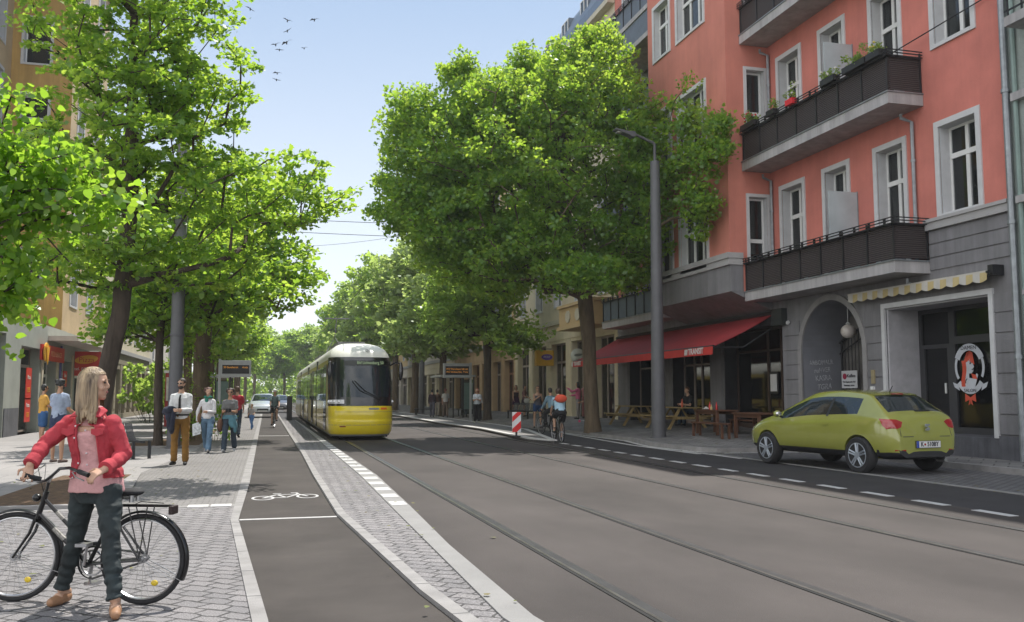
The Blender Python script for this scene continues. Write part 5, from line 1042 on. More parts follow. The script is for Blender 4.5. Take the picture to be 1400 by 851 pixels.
def car(name, label, paint, loc, rot, scale=1.0, group=None, cat='car', detail=True):
    o = thing(name, label, cat, loc, rot, group); o.scale = (scale,) * 3
    bo = submesh(CARME, lambda f: f.material_index in (0,) and not (f.calc_center_median().z < .40 and f.calc_center_median().y < .35), 'body', paint, o)
    submesh(CARME, lambda f: f.material_index == 4 or (f.material_index == 0 and f.calc_center_median().z < .40 and f.calc_center_median().y < .35), 'underbody', plastic, o)
    submesh(CARME, lambda f: f.material_index == 1, 'side_window', carglass, o); submesh(CARME, lambda f: f.material_index == 2, 'rear_window', carglass, o); submesh(CARME, lambda f: f.material_index == 3, 'windscreen', carglass, o)
    for y in (.72, 3.19):
        for s in (-1, 1):
            x = s * .755; w_ = MB(); pr_ = [(.20, -.095), (.285, -.1), (.308, -.07), (.312, 0), (.308, .07), (.285, .1), (.20, .095)]; w_.lathe([(r, h + x) for r, h in pr_], (0, y, .312), 32, 'x'); wo = w_.build('wheel', rubber, o, True)
            r_ = MB(); xo = x + s * .088; a, b = (x - s * .05, xo)
            ringp = [(.212, x + s * .02), (.212, xo + s * .012), (.196, xo + s * .012), (.19, x + s * .02)]; 
            V = []; N_ = 32
            for r1_, h1 in ringp:
                for k in range(N_): t = 2 * math.pi * k / N_; V.append((h1, y + r1_ * math.cos(t), .312 + r1_ * math.sin(t)))
            r_.add(V, [(i * N_ + k, i * N_ + (k + 1) % N_, ((i + 1) % 4) * N_ + (k + 1) % N_, ((i + 1) % 4) * N_ + k) for i in range(4) for k in range(N_)])
            for k in range(5):
                for dt in (-.13, .13):
                    t = 2 * math.pi * k / 5 + .3; q0 = Vector((xo + s * .0, y + .04 * math.cos(t + dt * 3), .312 + .04 * math.sin(t + dt * 3))); q1 = Vector((xo + s * .012, y + .2 * math.cos(t + dt), .312 + .2 * math.sin(t + dt))); r_.tube([q0, q1], [.02, .016], 5)
            r_.lathe([(.055, min(xo - s * .02, xo + s * .02)), (.05, max(xo - s * .02, xo + s * .02))], (0, y, .312), 16, 'x'); r_.build('rim', alloy, wo)
            d_ = MB(); hh = sorted((x - s * .03, x + s * .03)); d_.lathe([(.19, hh[0]), (.19, hh[1])], (0, y, .312), 24, 'x'); d_.build('brake', flat('brake_dark', (.03, .03, .032)), wo)
    # lights, plate, details
    for s in (-1, 1):
        d = Vector((-s * .75, 1, 0)); sd = d.normalized().cross(Vector((0, 0, 1))).normalized(); org = Vector((s * 1.25, -.65, .86)); 
        pl_ = [(-.17, .085), (.10, .07), (.20, .03), (.17, -.06), (.10, -.085), (-.07, -.09), (-.13, -.03)]
        if s > 0: pl_ = [(-x, z) for x, z in pl_]
        ppatch('tail_light', [(x * 1.0, z) for x, z in pl_], org, d, lensr, o)
        dd = Vector((-s * .6, -1, 0)); ppatch('headlight', [(s * a, b) for a, b in ((-.16, -.03), (.12, -.05), (.2, .02), (.12, .09), (-.1, .06))], (s * 1.1, 4.7, .66), dd, MATS['headlight'], o)
        m = MB(); m.ell((s * .93, 2.72, .98), (.085, .06, .065), 10, 8); mo = m.build('wing_mirror', paint, o, True); m = MB(); m.ell((s * .93, 2.672, .98), (.068, .02, .05), 10, 6); m.build('mirror_glass', chrome, mo, True); m = MB(); m.tube([(s * .80, 2.74, .92), (s * .9, 2.72, .95)], .022, 6); m.build('mirror_foot', plastic, mo)
        ppatch('door_seam', [(-.006, -.3), (.006, -.3), (.006, .24), (-.006, .24)], (s * 1.5, 1.32, .68), (-s, 0, 0), plastic, o, off=.002); ppatch('door_seam', [(-.006, -.28), (.006, -.28), (.006, .2), (-.006, .2)], (s * 1.5, 2.68, .62), (-s, 0, 0), plastic, o, off=.002); ppatch('door_handle', [(-.08, -.015), (.08, -.015), (.08, .015), (-.08, .015)], (s * 1.5, 1.52, .82), (-s, 0, 0), paint, o, off=.02)
        ppatch('side_strip', [(-.62, -.01), (.62, -.01), (.62, .01), (-.62, .01)], (s * 1.5, 1.95, .40), (-s, 0, 0), paint, o, off=.012)
        ppatch('window_pillar', [(-.035, -.17), (.03, -.17), (-.0, .15), (-.06, .15)] if s > 0 else [(.035, -.17), (-.03, -.17), (.0, .15), (.06, .15)], (s * 1.5, 1.52, 1.13), (-s, 0, 0), plastic, o, off=.004)
        ppatch('reflector', [(-.1, -.012), (.1, -.012), (.1, .012), (-.1, .012)], (s * .66, -.6, .42), (-s * .15, 1, 0), lensr, o, off=.006)
    ppatch('spoiler', [(-.5, -.02), (.5, -.02), (.48, .02), (-.48, .02)], (0, .2, 1.36), (0, 1, 0), paint, o, off=.05); ppatch('brake_light', [(-.14, -.012), (.14, -.012), (.14, .012), (-.14, .012)], (0, .2, 1.36), (0, 1, 0), lensr, o, off=.056)
    ppatch('hatch_seam', [(-.52, -.006), (.52, -.006), (.52, .006), (-.52, .006)], (0, -.6, .645), (0, 1, 0), plastic, o, off=.003)
    for s in (-1, 1): ppatch('hatch_seam', [(-.006, -.13), (.006, -.13), (.03, .12), (.018, .12)] if s < 0 else [(.006, -.13), (-.006, -.13), (-.03, .12), (-.018, .12)], (s * .56, -.6, .78), (0, 1, 0), plastic, o, off=.003)
    ppatch('plate_recess', [(-.38, -.09), (.38, -.09), (.33, .09), (-.33, .09)], (0, -.6, .52), (0, 1, 0), paint, o, off=.002)
    pz = .515; m = MB(); m.box(-.27, .27, -.028, -.012, pz - .06, pz + .06); po = m.build('number_plate', plastic, o); m = MB(); m.box(-.262, .262, -.032, -.0285, pz - .053, pz + .053); m.build('plate_face', pm('plate_white', (.6, .6, .6), .4), po); m = MB(); m.box(-.262, -.215, -.035, -.0322, pz - .053, pz + .053); m.build('plate_band', flat('plate_blue', (.02, .06, .35)), po)
    if detail: text('K   510BY', .105, flat('plate_ink', (.01, .01, .02)), po, frameM((.02, -.035, pz), (1, 0, 0), (0, 0, 1)), depth=.002, sx=.9, bold=.002); m = MB(); m.lathe([(.02, -.036), (.02, -.034)], (-.085, 0, pz), 10, 'y'); m.build('plate_seal', lensr, po)
    m = MB(); m.extr([(.055 * a, -.01 + 0, .80 + .055 * b) for a, b in ((-.9, -1), (.6, -1), (1, -.3), (.1, .15), (.9, .6), (.9, 1), (-.6, 1), (-1, .3), (-.1, -.1), (-.9, -.6))], (0, -.012, 0)); m.build('emblem', chrome, o)
    h = CARBVH.ray_cast(Vector((.12, -.5, 1.08)), Vector((0, 1, 0)))[0]; m = MB(); m.tube([Vector((.32, h.y - .02, 1.075)), Vector((.02, h.y - .025, 1.065)), Vector((-.02, h.y - .03, 1.08))], [.012, .018, .02], 6); m.build('wiper', plastic, o)
    m = MB(); m.tube([(0, .8, 1.39), (-.0, .72, 1.50)], [.012, .006], 6); m.build('antenna', plastic, o)
    m = MB(); m.box(-.48, -.08, 1.75, 1.95, .6, 1.12); m.box(.08, .48, 1.75, 1.95, .6, 1.12); m.box(-.55, .55, .85, 1.0, .6, 1.05); m.box(-.55, .55, .7, 2.9, .45, .6); m.tube([(-.33 + .16 * math.cos(a), 2.45, .93 + .16 * math.sin(a)) for a in [i * math.pi / 8 for i in range(17)]], .014, 5); m.build('seat', pm('seat_dark', (.02, .02, .022), .9), o)
    ppatch('grille', [(-.3, -.08), (.3, -.08), (.34, .05), (-.34, .05)], (0, 4.8, .5), (0, -1, 0), plastic, o, off=.004); ppatch('front_plate', [(-.26, -.05), (.26, -.05), (.26, .05), (-.26, .05)], (0, 4.8, .40), (0, -1, 0), MATS['plate_white'], o, off=.02)
    if detail: m = MB(); m.tube([(.42, .02, .24), (.42, .2, .24)], .035, 10); m.build('exhaust', chrome, o)
    return o
lime_paint = pm('lime_paint', (.26, .27, .055), .2, var=.04, coat=1, spec=.5)
car('parked_car', 'lime green three door hatchback parked on the setts by the cafe', lime_paint, (11.73, 14.35, .0), math.radians(7), 1.09)
silver = pm('silver_paint', (.45, .47, .49), .3, metal=.4, var=.03, coat=1); 
car('car', 'silver car facing the viewer far up the street behind the child', silver, (-.15, 66.2, 0), math.pi, 1.1, detail=False)
cd = pm('dark_paint', (.05, .05, .06), .3, coat=1)
car('car', 'dark car far away just behind the cyclist with the white helmet', cd, (1.2, 84, 0), math.pi, 1.05, detail=False)
# ================================================================ street furniture
polem = pm('pole_paint', (.085, .085, .092), .55, var=.15, scale=3, bump=.1); metalg = pm('galvanised', (.33, .34, .35), .45, metal=.3, var=.1); led = pm('led_orange', (.75, .32, .05), .5, var=.02, emis=.22); scr = flat('screen_black', (.006, .006, .008), .3)
def hzv(x, y): return hz(x, y) if x > 11.2 else (.09 if x > 8.3 else 0)
def pole(label, x, y, z0, h, r0, r1, name='tram_pole', cat='pole'):
    o = thing(name, label, cat, (x, y, z0)); m = MB(); m.lathe([(r0, 0), (r1, h), (r1 * .9, h + .02)], n=28); m.build('shaft', polem, o, True); m = MB(); m.lathe([(r0 + .05, 0), (r0 + .05, .03), (r0 + .01, .05)], n=24); m.build('base_ring', polem, o); return o
p_ = pole('tall dark grey tram pole behind the man in the white shirt', -2.42, 27.0, 0, 10.2, .185, .16)
m = MB(); m.lathe([(.20, 3.1), (.2, 3.16)], n=24); m.lathe([(.19, 6.4), (.19, 6.5)], n=24); m.build('clamp', polem, p_)
pole('dark tram pole on the stop platform beside the shelter', 11.1, 67, .1, 7.6, .22, .17)
lampo = pole('grey street lamp mast with a bent arm in front of the cafe awning', 11.84, 26.5, .13, 8.75, .225, .15, 'street_lamp', 'lamp')
m = MB(); m.tube([(0, 0, 8.7), (0, 0, 9.32), (-.1, 0, 9.42)], .05, 10); m.tube([(-.02, 0, 9.36), (-.72, -.05, 9.60)], .045, 10); m.build('arm', polem, lampo, True)
m = MB(); m.extr([(-.66, -.17, 9.52), (-.72, -.17, 9.66), (-.95, -.17, 9.66), (-1.38, -.17, 9.72), (-1.40, -.17, 9.68), (-.9, -.17, 9.52), (-.8, -.17, 9.46)], (0, .3, 0)); m.build('lamp_head', polem, lampo, bevel=.02)
m = MB(); m.box(-1.3, -.95, -.12, .08, 9.60, 9.64); m.build('lens', pm('lamp_lens', (.4, .4, .38), .2), lampo)
def display(name, label, px, pz, y, x0, x1, z0, z1, lines, right_post=True):
    o = thing(name, label, 'sign', (px, y, pz)); m = MB(); m.box(-.05, .05, -.05, .05, 0, z1 - pz + .05); m.build('post', metalg, o); a, b = x0 - px, x1 - px; c, d = z0 - pz, z1 - pz
    m = MB(); m.box(a, b, -.16, .10, c, d); m.build('housing', metalg, o, bevel=.015); m = MB(); w_ = b - a; h_ = d - c; m.box(a + w_ * .06, b - w_ * .06, -.172, -.162, c + h_ * .2, d - h_ * .28 if not right_post else d - h_ * .2); so_ = m.build('screen', scr, o)
    for i, (l, r) in enumerate(lines):
        zz = d - h_ * (.4 + .2 * i) if right_post else d - h_ * (.42 + .17 * i)
        text(l, h_ * .17, led, so_, frameM((a + w_ * .1, -.178, zz), (1, 0, 0), (0, 0, 1)), align='LEFT', depth=.002, sx=.85); text(r, h_ * .17, led, so_, frameM((b - w_ * .1, -.178, zz), (1, 0, 0), (0, 0, 1)), align='RIGHT', depth=.002, sx=.85)
    return o
z_ = hzv(10.6, 48.4); a = WY(606, 497, 48.4); b = WY(645, 517, 48.4)
display('departure_display', 'grey departure display board on a post at the right hand stop', 10.68, .09, 48.4, a.x, b.x - .1, b.z, a.z, [('M13 Warschauer Str', '2 min'), ('M13 Virchow-Klin.', '9 min')])
a = WY(302, 493, 38); b = WY(343, 516, 38)
display('departure_display', 'grey departure display half hidden by leaves above the two strolling women', a.x - .03, 0, 38, a.x, b.x, b.z, a.z, [('50 Guntherstr.', '4 min')], False)
# shelters
def shelter(label, x0, x1, y0, y1, z0, h=2.45, glass_=True):
    o = thing('stop_shelter', label, 'shelter', ((x0 + x1) / 2, (y0 + y1) / 2, z0)); X = (x1 - x0) / 2; Y = (y1 - y0) / 2
    m = MB(); m.box(-X - .25, X + .1, -Y - .1, Y + .1, h, h + .12); m.build('roof', metalg, o)
    for i, (x, y) in enumerate(((-X + .55, -Y), (-X + .55, Y), (X, -Y), (X, Y), (X - .65, -Y))): m = MB(); m.box(x - .04, x + .04, y - .04, y + .04, 0, h); m.build('post', dark_m, o)
    g_ = glassmat('shelter_glass', (.03, .045, .045), .05, tr=.7) if 'shelter_glass' not in MATS else MATS['shelter_glass']
    m = MB(); m.box(X - .01, X + .01, -Y + .05, Y - .05, .2, h - .15); m.build('glass_wall', g_, o); m = MB(); m.box(X - .62, X - .05, -Y - .01, -Y + .01, .2, h - .15); m.build('glass_wall', g_, o)
    m = MB(); m.box(X - .6, X - .08, -Y - .05, -Y - .015, .5, 2.1); m.build('timetable_case', pm('case_teal', (.10, .16, .15), .4), o)
    m = MB(); m.box(X - .5, X - .15, -Y + .3, Y - .3, .43, .48); m.box(X - .35, X - .3, -Y + .5, -Y + .55, 0, .43); m.box(X - .35, X - .3, Y - .55, Y - .5, 0, .43); m.build('seat', dark_m, o); return o
shelter('glass tram shelter with a flat grey roof behind the right departure display', 10.35, 12.15, 54.2, 57.6, .12)
shelter('shelter with a pale flat roof edge behind the thick ivy trunk', -3.2, -1.6, 44.5, 47.2, .0, 2.3)
# benches
def bench(label, x, y, z, rot, n, back=True):
    o = thing('bench', label, 'bench', (x, y, z), rot); pitch = .58; w_ = n * pitch; sm = pm('bench_steel', (.075, .08, .088), .45, metal=.4, var=.15)
    for i in range(n):
        c = -w_ / 2 + pitch * (i + .5); m = MB()
        prof = [(-.22, .44), (-.1, .425), (.08, .42), (.16, .445), (.20, .52), (.27, .82)] if back else [(-.22, .44), (.22, .44)]
        for k in range(6):
            xx = c - .24 + k * .09
            for (p, q) in zip(prof[:-1], prof[1:]): m.add([(xx, p[0], p[1]), (xx + .065, p[0], p[1]), (xx + .065, q[0], q[1]), (xx, q[0], q[1]), (xx, p[0], p[1] - .02), (xx + .065, p[0], p[1] - .02), (xx + .065, q[0] - .01, q[1] - .02), (xx, q[0] - .01, q[1] - .02)], [(0, 1, 2, 3), (4, 7, 6, 5), (0, 4, 5, 1), (2, 6, 7, 3), (1, 5, 6, 2), (0, 3, 7, 4)])
        m.build('seat', sm, o)
    m = MB(); m.box(-w_ / 2, w_ / 2, -.03, .03, .36, .41); m.build('beam', dark_m, o)
    for s in (-1, 1):
        for yy in (-.18, .18): m = MB(); m.box(s * (w_ / 2 - .15) - .03, s * (w_ / 2 - .15) + .03, yy - .03, yy + .03, 0, .40); m.build('leg', dark_m, o)
    return o
bench('dark steel bench on the left pavement right of the red jacket', -3.15, 23.6, 0, math.radians(115), 4)
bench('dark steel bench in front of the brown shop beside the striped beacon', 12.9, 46.3, hz(12.9, 46.3), math.radians(-75), 4)
bench('low bench at the foot of the platform tram pole', 11.0, 64.5, .1, math.radians(5), 3, False)
# hazard beacon
bq = G(706, 598, .09); o = thing('hazard_beacon', 'red and white striped hazard beacon on the tip of the platform', 'beacon', tuple(bq)); m = MB(); m.box(-.03, .03, -.02, .02, 0, .35); m.lathe([(.14, 0), (.14, .04)], n=14); m.build('post', dark_m, o)
rr_ = flat('beacon_red', (.62, .02, .02), .4); rw_ = flat('beacon_white', (.7, .7, .7), .4); sc_ = bq.y / 1250 * .9
def pp(x, y): return ((x - 706) * sc_ , (598 - y) * sc_)
m = MB(); q = [pp(699, 559), pp(713, 559), pp(713, 590), pp(699, 590)]; m.extr([(x, -.03, z) for x, z in q], (0, .03, 0)); bo_ = m.build('panel', rw_, o)
m = MB(); 
for za, zb, zc, zd in ((559.2, 559.2, 563, 573), (589.8, 589.8, 583, 573)): pass
m.extr([(x, -.036, z) for x, z in (pp(699.2, 573), pp(712.8, 560), pp(712.8, 570), pp(699.2, 583))][::-1], (0, .004, 0)) if False else None
m.extr([(x, -.036, z) for x, z in (pp(699, 566), pp(707, 559), pp(713, 559), pp(713, 562), pp(699, 574.5))], (0, .004, 0)); m.extr([(x, -.036, z) for x, z in (pp(699, 590), pp(699, 585), pp(713, 572.5), pp(713, 584), pp(706, 590))], (0, .004, 0)); m.build('stripe', rr_, bo_)
# dark post by the track
o = thing('bollard', 'dark square post between the cyclist and the tram', 'post', (1.35, 54.5, .0)); m = MB(); m.box(-.15, .15, -.1, .1, 0, 1.38); m.build('post_body', dark_m, o, bevel=.02); m = MB(); m.box(-.17, .17, -.12, .12, 1.38, 1.42); m.build('cap', polem, o)
# kiosk
o = thing('kiosk', 'small red and white kiosk behind the tram pole and the old trunk', 'kiosk', (-4.2, 46, 0)); m = MB(); m.box(-.35, .35, -.3, .3, 0, 2.5); m.build('cabin', flat('kiosk_red', (.35, .03, .03)), o); m = MB(); m.box(-.42, .42, -.35, .35, 2.5, 2.62); m.build('roof', signw, o)
m = MB(); m.box(-.3, .1, -.34, -.3, 1.2, 2.3); m.build('poster_panel', pm('kiosk_white', (.6, .57, .52), .7, var=.3, scale=4), o)
# wooden tables
wood_y = pm('pale_timber', (.26, .185, .075), .75, var=.2, scale=6, stretch=(1, 8, 1), bump=.2); wood_b = pm('brown_timber', (.10, .042, .022), .6, var=.3, scale=5, stretch=(8, 1, 1), bump=.2)
def picnic(label, x, y, rot, L_=1.9, grp=None):
    o = thing('picnic_table', label, 'table', (x, y, hz(x, y)), rot)
    for k in range(5): m = MB(); m.box(-L_ / 2, L_ / 2, -.36 + k * .15, -.23 + k * .15, .71, .745); m.build('top_plank', wood_y, o)
    for s in (-1, 1): 
        m = MB(); m.box(-L_ / 2, L_ / 2, s * .72 - .13, s * .72 + .13, .43, .465); m.build('bench_seat', wood_y, o)
        m = MB(); xx = s * (L_ / 2 - .28)
        m.box(xx - .02, xx + .02, -.84, .84, .34, .43); m.build('cross_beam', wood_y, o)
        for t in (-1, 1): m = MB(); m.extr([(xx + .022, t * .22, .71), (xx + .022, t * .32, .71), (xx + .022, t * .74, 0), (xx + .022, t * .63, 0)], (.04, 0, 0)); m.build('leg', wood_y, o)
        m = MB(); m.extr([(xx - s * .05, -.03, .40), (xx - s * .05, .03, .40), (xx - s * .5, .03, .70), (xx - s * .5, -.03, .70)], (s * .05, 0, 0)); m.build('brace', wood_y, o)
    return o
picnic('pale wooden picnic table behind the lamp mast where nobody sits', 13.75, 33.1, math.radians(90), 2.0)
picnic('pale wooden picnic table where the man in black sits', 13.75, 29.3, math.radians(90), 2.4)
def plain_table(label, x, y, rot, L_=1.5, W_=.75):
    o = thing('cafe_table', label, 'table', (x, y, hz(x, y)), rot); m = MB(); m.box(-L_ / 2, L_ / 2, -W_ / 2, W_ / 2, .72, .76); m.build('table_top', wood_b, o)
    for a in (-1, 1):
        for b in (-1, 1): m = MB(); m.box(a * (L_ / 2 - .08) - .04, a * (L_ / 2 - .08) + .04, b * (W_ / 2 - .07) - .04, b * (W_ / 2 - .07) + .04, 0, .72); m.build('leg', wood_b, o)
    m = MB(); m.box(-L_ / 2 + .1, L_ / 2 - .1, -W_ / 2 + .06, -W_ / 2 + .09, .62, .72); m.box(-L_ / 2 + .1, L_ / 2 - .1, W_ / 2 - .09, W_ / 2 - .06, .62, .72); m.build('apron', wood_b, o); return o
def plain_bench(label, x, y, rot, L_=1.4):
    o = thing('wooden_bench', label, 'bench', (x, y, hz(x, y)), rot); m = MB(); m.box(-L_ / 2, L_ / 2, -.16, .16, .41, .45); m.build('seat', wood_b, o)
    for a in (-1, 1):
        for b in (-1, 1): m = MB(); m.box(a * (L_ / 2 - .08) - .035, a * (L_ / 2 - .08) + .035, b * .11 - .03, b * .11 + .03, 0, .41); m.build('leg', wood_b, o)
    return o
plain_table('brown wooden cafe table with sauce bottles nearest to the lamp mast', 13.6, 26.1, math.radians(90)); plain_table('brown wooden cafe table partly hidden behind the green car', 13.75, 23.9, math.radians(90))
plain_bench('brown backless bench on the road side of the brown tables', 12.95, 25.2, math.radians(90), 2.0); plain_bench('brown backless bench between the brown table and the cafe windows', 14.3, 25.3, math.radians(90), 2.0)
def bottle(label, x, y, z, col, nm, h=.2):
    o = thing('sauce_bottle', label, 'bottle', (x, y, z)); m = MB(); m.lathe([(.033, 0), (.035, .02), (.035, h * .7), (.02, h * .82), (.015, h)], n=12); m.build('body', flat(nm, col, .3), o, True); m = MB(); m.lathe([(.02, h), (.016, h + .025), (.005, h + .05)], n=10); m.build('cap', flat(nm + '_cap', [c * .8 for c in col], .4), o, True)
tz = hz(13.6, 26.1) + .76
bottle('left red sauce bottle on the brown cafe table', 13.45, 26.2, tz, (.5, .02, .02), 'ketchup'); bottle('right red sauce bottle on the brown cafe table', 13.6, 26.05, tz, (.5, .03, .02), 'ketchup'); bottle('small pale sugar shaker on the brown cafe table', 13.4, 26.0, tz, (.45, .35, .15), 'mustard', .12)
bottle('orange sauce bottle on the picnic table beside the man in black', 13.65, 28.6, hz(13.7, 28.6) + .745, (.5, .08, .03), 'sauce_orange', .24)
o = thing('napkin_dish', 'white dish of napkins left of the red sauce bottles', 'dish', (13.5, 26.55, tz)); m = MB(); m.lathe([(.06, 0), (.12, .02), (.12, .03), (.03, .012)], n=16); m.build('dish', signw, o, True); m = MB(); m.extr([(-.07, -.05, .03), (.07, -.05, .03), (.0, -.05, .09)], (0, .1, 0)); m.build('napkins', signw, o)
# hanging shop signs
b = WY(744, 490, 47.5); o = thing('shop_sign', 'small orange cube sign with a violet oval sticking out from the cream house', 'sign', (15, 47.5, b.z)); dx = b.x - 15
m = MB(); m.box(dx - .5, dx + .5, -.18, .18, -.42, .42); m.build('box', pm('sign_orange', (.65, .36, .03), .5), o, bevel=.02); m = MB(); m.extr([(dx + .1 + .32 * math.cos(a), -.19, .05 + .16 * math.sin(a)) for a in [i * math.pi / 8 for i in range(16)]], (0, -.01, 0)); m.build('oval', flat('violet', (.12, .06, .35)), o)
text('POST', .16, signw, o, frameM((dx + .1, -.21, .05), (1, 0, 0), (0, 0, 1))); m = MB(); m.tube([(dx, 0, .5), (-.02, 0, .5)], .025, 6); m.tube([(dx, 0, .4), (dx, 0, .5)], .02, 6); m.build('bracket', dark_m, o)
b = WY(790, 487, 42); o = thing('shop_sign', 'round white sign with a grey leaf mark next to the cafe awning', 'sign', (15, 42, b.z)); dx = b.x - 15
m = MB(); m.lathe([(.34, -.05), (.36, -.03), (.36, .03), (.34, .05)], (dx, 0, 0), 28, 'y'); m.build('disc', pm('disc_white', (.55, .58, .54), .4), o, True); m = MB(); m.extr([(dx + .2 * math.cos(a) + .06 * math.sin(a), -.055, .05 + .07 * math.sin(a)) for a in [i * math.pi / 8 for i in range(16)]], (0, -.01, 0)); m.build('leaf_mark', flat('sign_grey', (.15, .17, .16)), o); m = MB(); m.tube([(dx + .34, 0, 0), (-.02, 0, 0)], .02, 6); m.build('bracket', dark_m, o)
text('cafe', .14, MATS['sign_grey'], o, frameM((dx, -.06, -.16), (1, 0, 0), (0, 0, 1)))
# balcony planting
def planter(label, x, y, z, w_, flowers, pot=None, cat='plant', h=.28, along='y'):
    o = thing('flower_box', label, cat, (x, y, z)); m = MB(); m.box(-.1, .1, -w_ / 2, w_ / 2, 0, .16); m.build('box', pot or dark_m, o); R = np.random.default_rng(int(y * 37)); n = max(4, int(w_ * 14)); C = np.stack([R.uniform(-.1, .1, n), R.uniform(-w_ / 2, w_ / 2, n), R.uniform(.18, .18 + h, n)], 1)
    LV, LF = leaves(R, C, .11, 26, .055, 'simple', flatn=1, upb=.3); arr_mesh('foliage', LV, LF, far_l, o)
    if flowers: m = MB(); [m.ell(C[i] + np.array([-.06, 0, .06]), (.035, .035, .03), 6, 4) for i in range(0, n, 2)]; m.build('blossom', flowers, o)
redf = flat('geranium_red', (.6, .02, .03), .7); whf = flat('blossom_white', (.7, .66, .6), .8); yef = flat('blossom_yellow', (.6, .5, .1), .8)
zb = 4.30 + ST + 1.29 - .10
planter('dark flower box with red geraniums at the far end of the upper balcony', 13.98, 24.3, zb, .8, redf); planter('red pot of white and pink geraniums on the upper balcony rail', 13.98, 22.0, zb, .35, whf, redf, h=.4); planter('small green trailing plant left of the red pot on the upper balcony', 13.98, 23.0, zb, .4, None)
planter('wide flower box with small white blossoms near the frosted screen', 13.98, 20.2, zb, .6, whf, h=.12); planter('grey green lavender bush in a box on the upper balcony', 13.98, 19.1, zb, .9, None, h=.3); planter('box of yellow blossoms at the near corner of the upper balcony', 13.98, 18.35, zb, .5, yef, h=.15)
planter('tall red rose beside the frosted screen', 14.5, 20.95, 4.30 + ST + 1.25, .18, redf, h=.5)
# wires
def wire(label, pts, r, name='overhead_wire'):
    m = MB(); m.tube(pts, r, 5); o = m.build(name, flat('wire_black', (.01, .01, .01)), None); tag(o, label, 'wire'); return o
def sagline(a, b, s, n=24): return [Vector(a).lerp(Vector(b), t / n) - Vector((0, 0, s * 4 * (t / n) * (1 - t / n))) for t in range(n + 1)]
wire('black cable running down from the red facade across the maple crown', sagline(WX(1350, -5, 14.95), WY(600, 424, 60), .25), .016)
wire('upper thin span wire in the gap of sky', sagline((-2.5, 45, 10.0), (14.9, 45, 10.3), .15), .014); wire('lower thin span wire in the gap of sky', sagline((-2.5, 45, 9.4), (14.9, 45, 9.6), .15), .014); wire('contact wire above the tram', sagline((3.1, 32, 5.1), (3.1, 150, 5.1), .0), .012); wire('slanting wire in front of the distant trees', sagline((2.0, 75, 13.4), (10.9, 67, 7.6 + 6), .2), .014)
# birds
bm_ = flat('bird_dark', (.06, .075, .10), .8)
for i, (x, y, a, s, d) in enumerate([(342, 12, .6, 1, 'upper left bird flying apart from the flock'), (393, 28, .3, 1, 'bird at the top centre of the flock'), (430, 27, -.1, 1, 'bird far right at the top of the flock'), (393, 42, -.6, 1, 'bird with raised left wing below the top centre one'), (392, 58, -.4, 1.2, 'largest bird in the middle of the flock'), (377, 61, -.3, 1, 'bird just left of the largest one'), (382, 68, .1, .9, 'bird just below the left middle one'), (416, 66, -.2, .7, 'smallest bird right of the flock'), (379, 100, .1, .9, 'upper bird of the low pair'), (378, 109, .2, .9, 'lower bird of the low pair')]):
    c = WY(x, y, 58); o = thing('bird', d, 'bird', tuple(c), group='birds in the sky'); k = .30 * s; M_ = Matrix.Rotation(a, 3, 'Y'); m = MB(); m.ell((0, 0, 0), (k * .14, k * .5, k * .13), 8, 6); m.tube([(0, k * .4, 0), (0, k * .75, 0)], [k * .1, k * .16], 5); m.build('body', bm_, o, True)
    for s_ in (-1, 1):
        b1 = [M_ @ Vector(v) for v in ((s_ * .02, .16 * k, 0), (s_ * .55 * k, .26 * k, .34 * k * (1 if i % 3 else .2)), (s_ * 1.05 * k, -.1 * k, .1 * k * (1 if s_ > 0 or i % 2 else -3)), (s_ * .5 * k, -.1 * k, .24 * k * (1 if i % 3 else .2)), (s_ * .02, -.22 * k, 0))]
        m = MB(); m.extr(b1, (0, 0, -.012)); m.build('wing', bm_, o)
# green mass closing the far end
R = np.random.default_rng(77); n = 900; C = np.stack([R.uniform(-30, 34, n), R.uniform(172, 215, n), R.uniform(.3, 5, n)], 1); k = ~((C[:, 0] > -2) & (C[:, 0] < 9) & (C[:, 1] < 185)); LV, LF = leaves(R, C[k], 1.5, 30, .5, 'simple', flatn=1, upb=.4); w_ = arr_mesh('far_greenery', LV, LF, far_l); tag(w_, 'mass of far green shrubbery closing the street', 'greenery', kind='stuff')
# ================================================================ people
def vox(mb, size, name, mat, parent, smooth=2):
    me = bpy.data.meshes.new(name); me.from_pydata([tuple(v) for v in mb.v], [], mb.f); bm = bmesh.new(); bm.from_mesh(me); bmesh.ops.recalc_face_normals(bm, faces=bm.faces); bm.to_mesh(me); bm.free()
    o = bpy.data.objects.new(name, me); COL.objects.link(o); r = o.modifiers.new('r', 'REMESH'); r.mode = 'VOXEL'; r.voxel_size = size; r.use_smooth_shade = True
    if smooth: s = o.modifiers.new('s', 'SMOOTH'); s.factor = .5; s.iterations = smooth
    dg = bpy.context.evaluated_depsgraph_get(); m2 = bpy.data.meshes.new_from_object(o.evaluated_get(dg)); bpy.data.objects.remove(o); m2.materials.clear(); m2.shade_smooth(); return linkmesh(name, m2, mat, parent)
from mathutils import noise as mnoise
def crumple(o, amp, sc, sq=.55):
    me = o.data; n = len(me.vertices); off = Vector((o.name.__hash__() % 97 * 0 + len(me.vertices) * .01, 0, 0))
    nr = [v.normal.copy() for v in me.vertices]
    for v, q in zip(me.vertices, nr):
        p = Vector((v.co.x, v.co.y, v.co.z * sq * 2)) * sc + off; r = 1 - abs(mnoise.noise(p)) * 2; r2 = 1 - abs(mnoise.noise(p * 2.1 + Vector((3, 1, 2)))) * 2; v.co += q * amp * (r * .7 + r2 * .4 - .15)
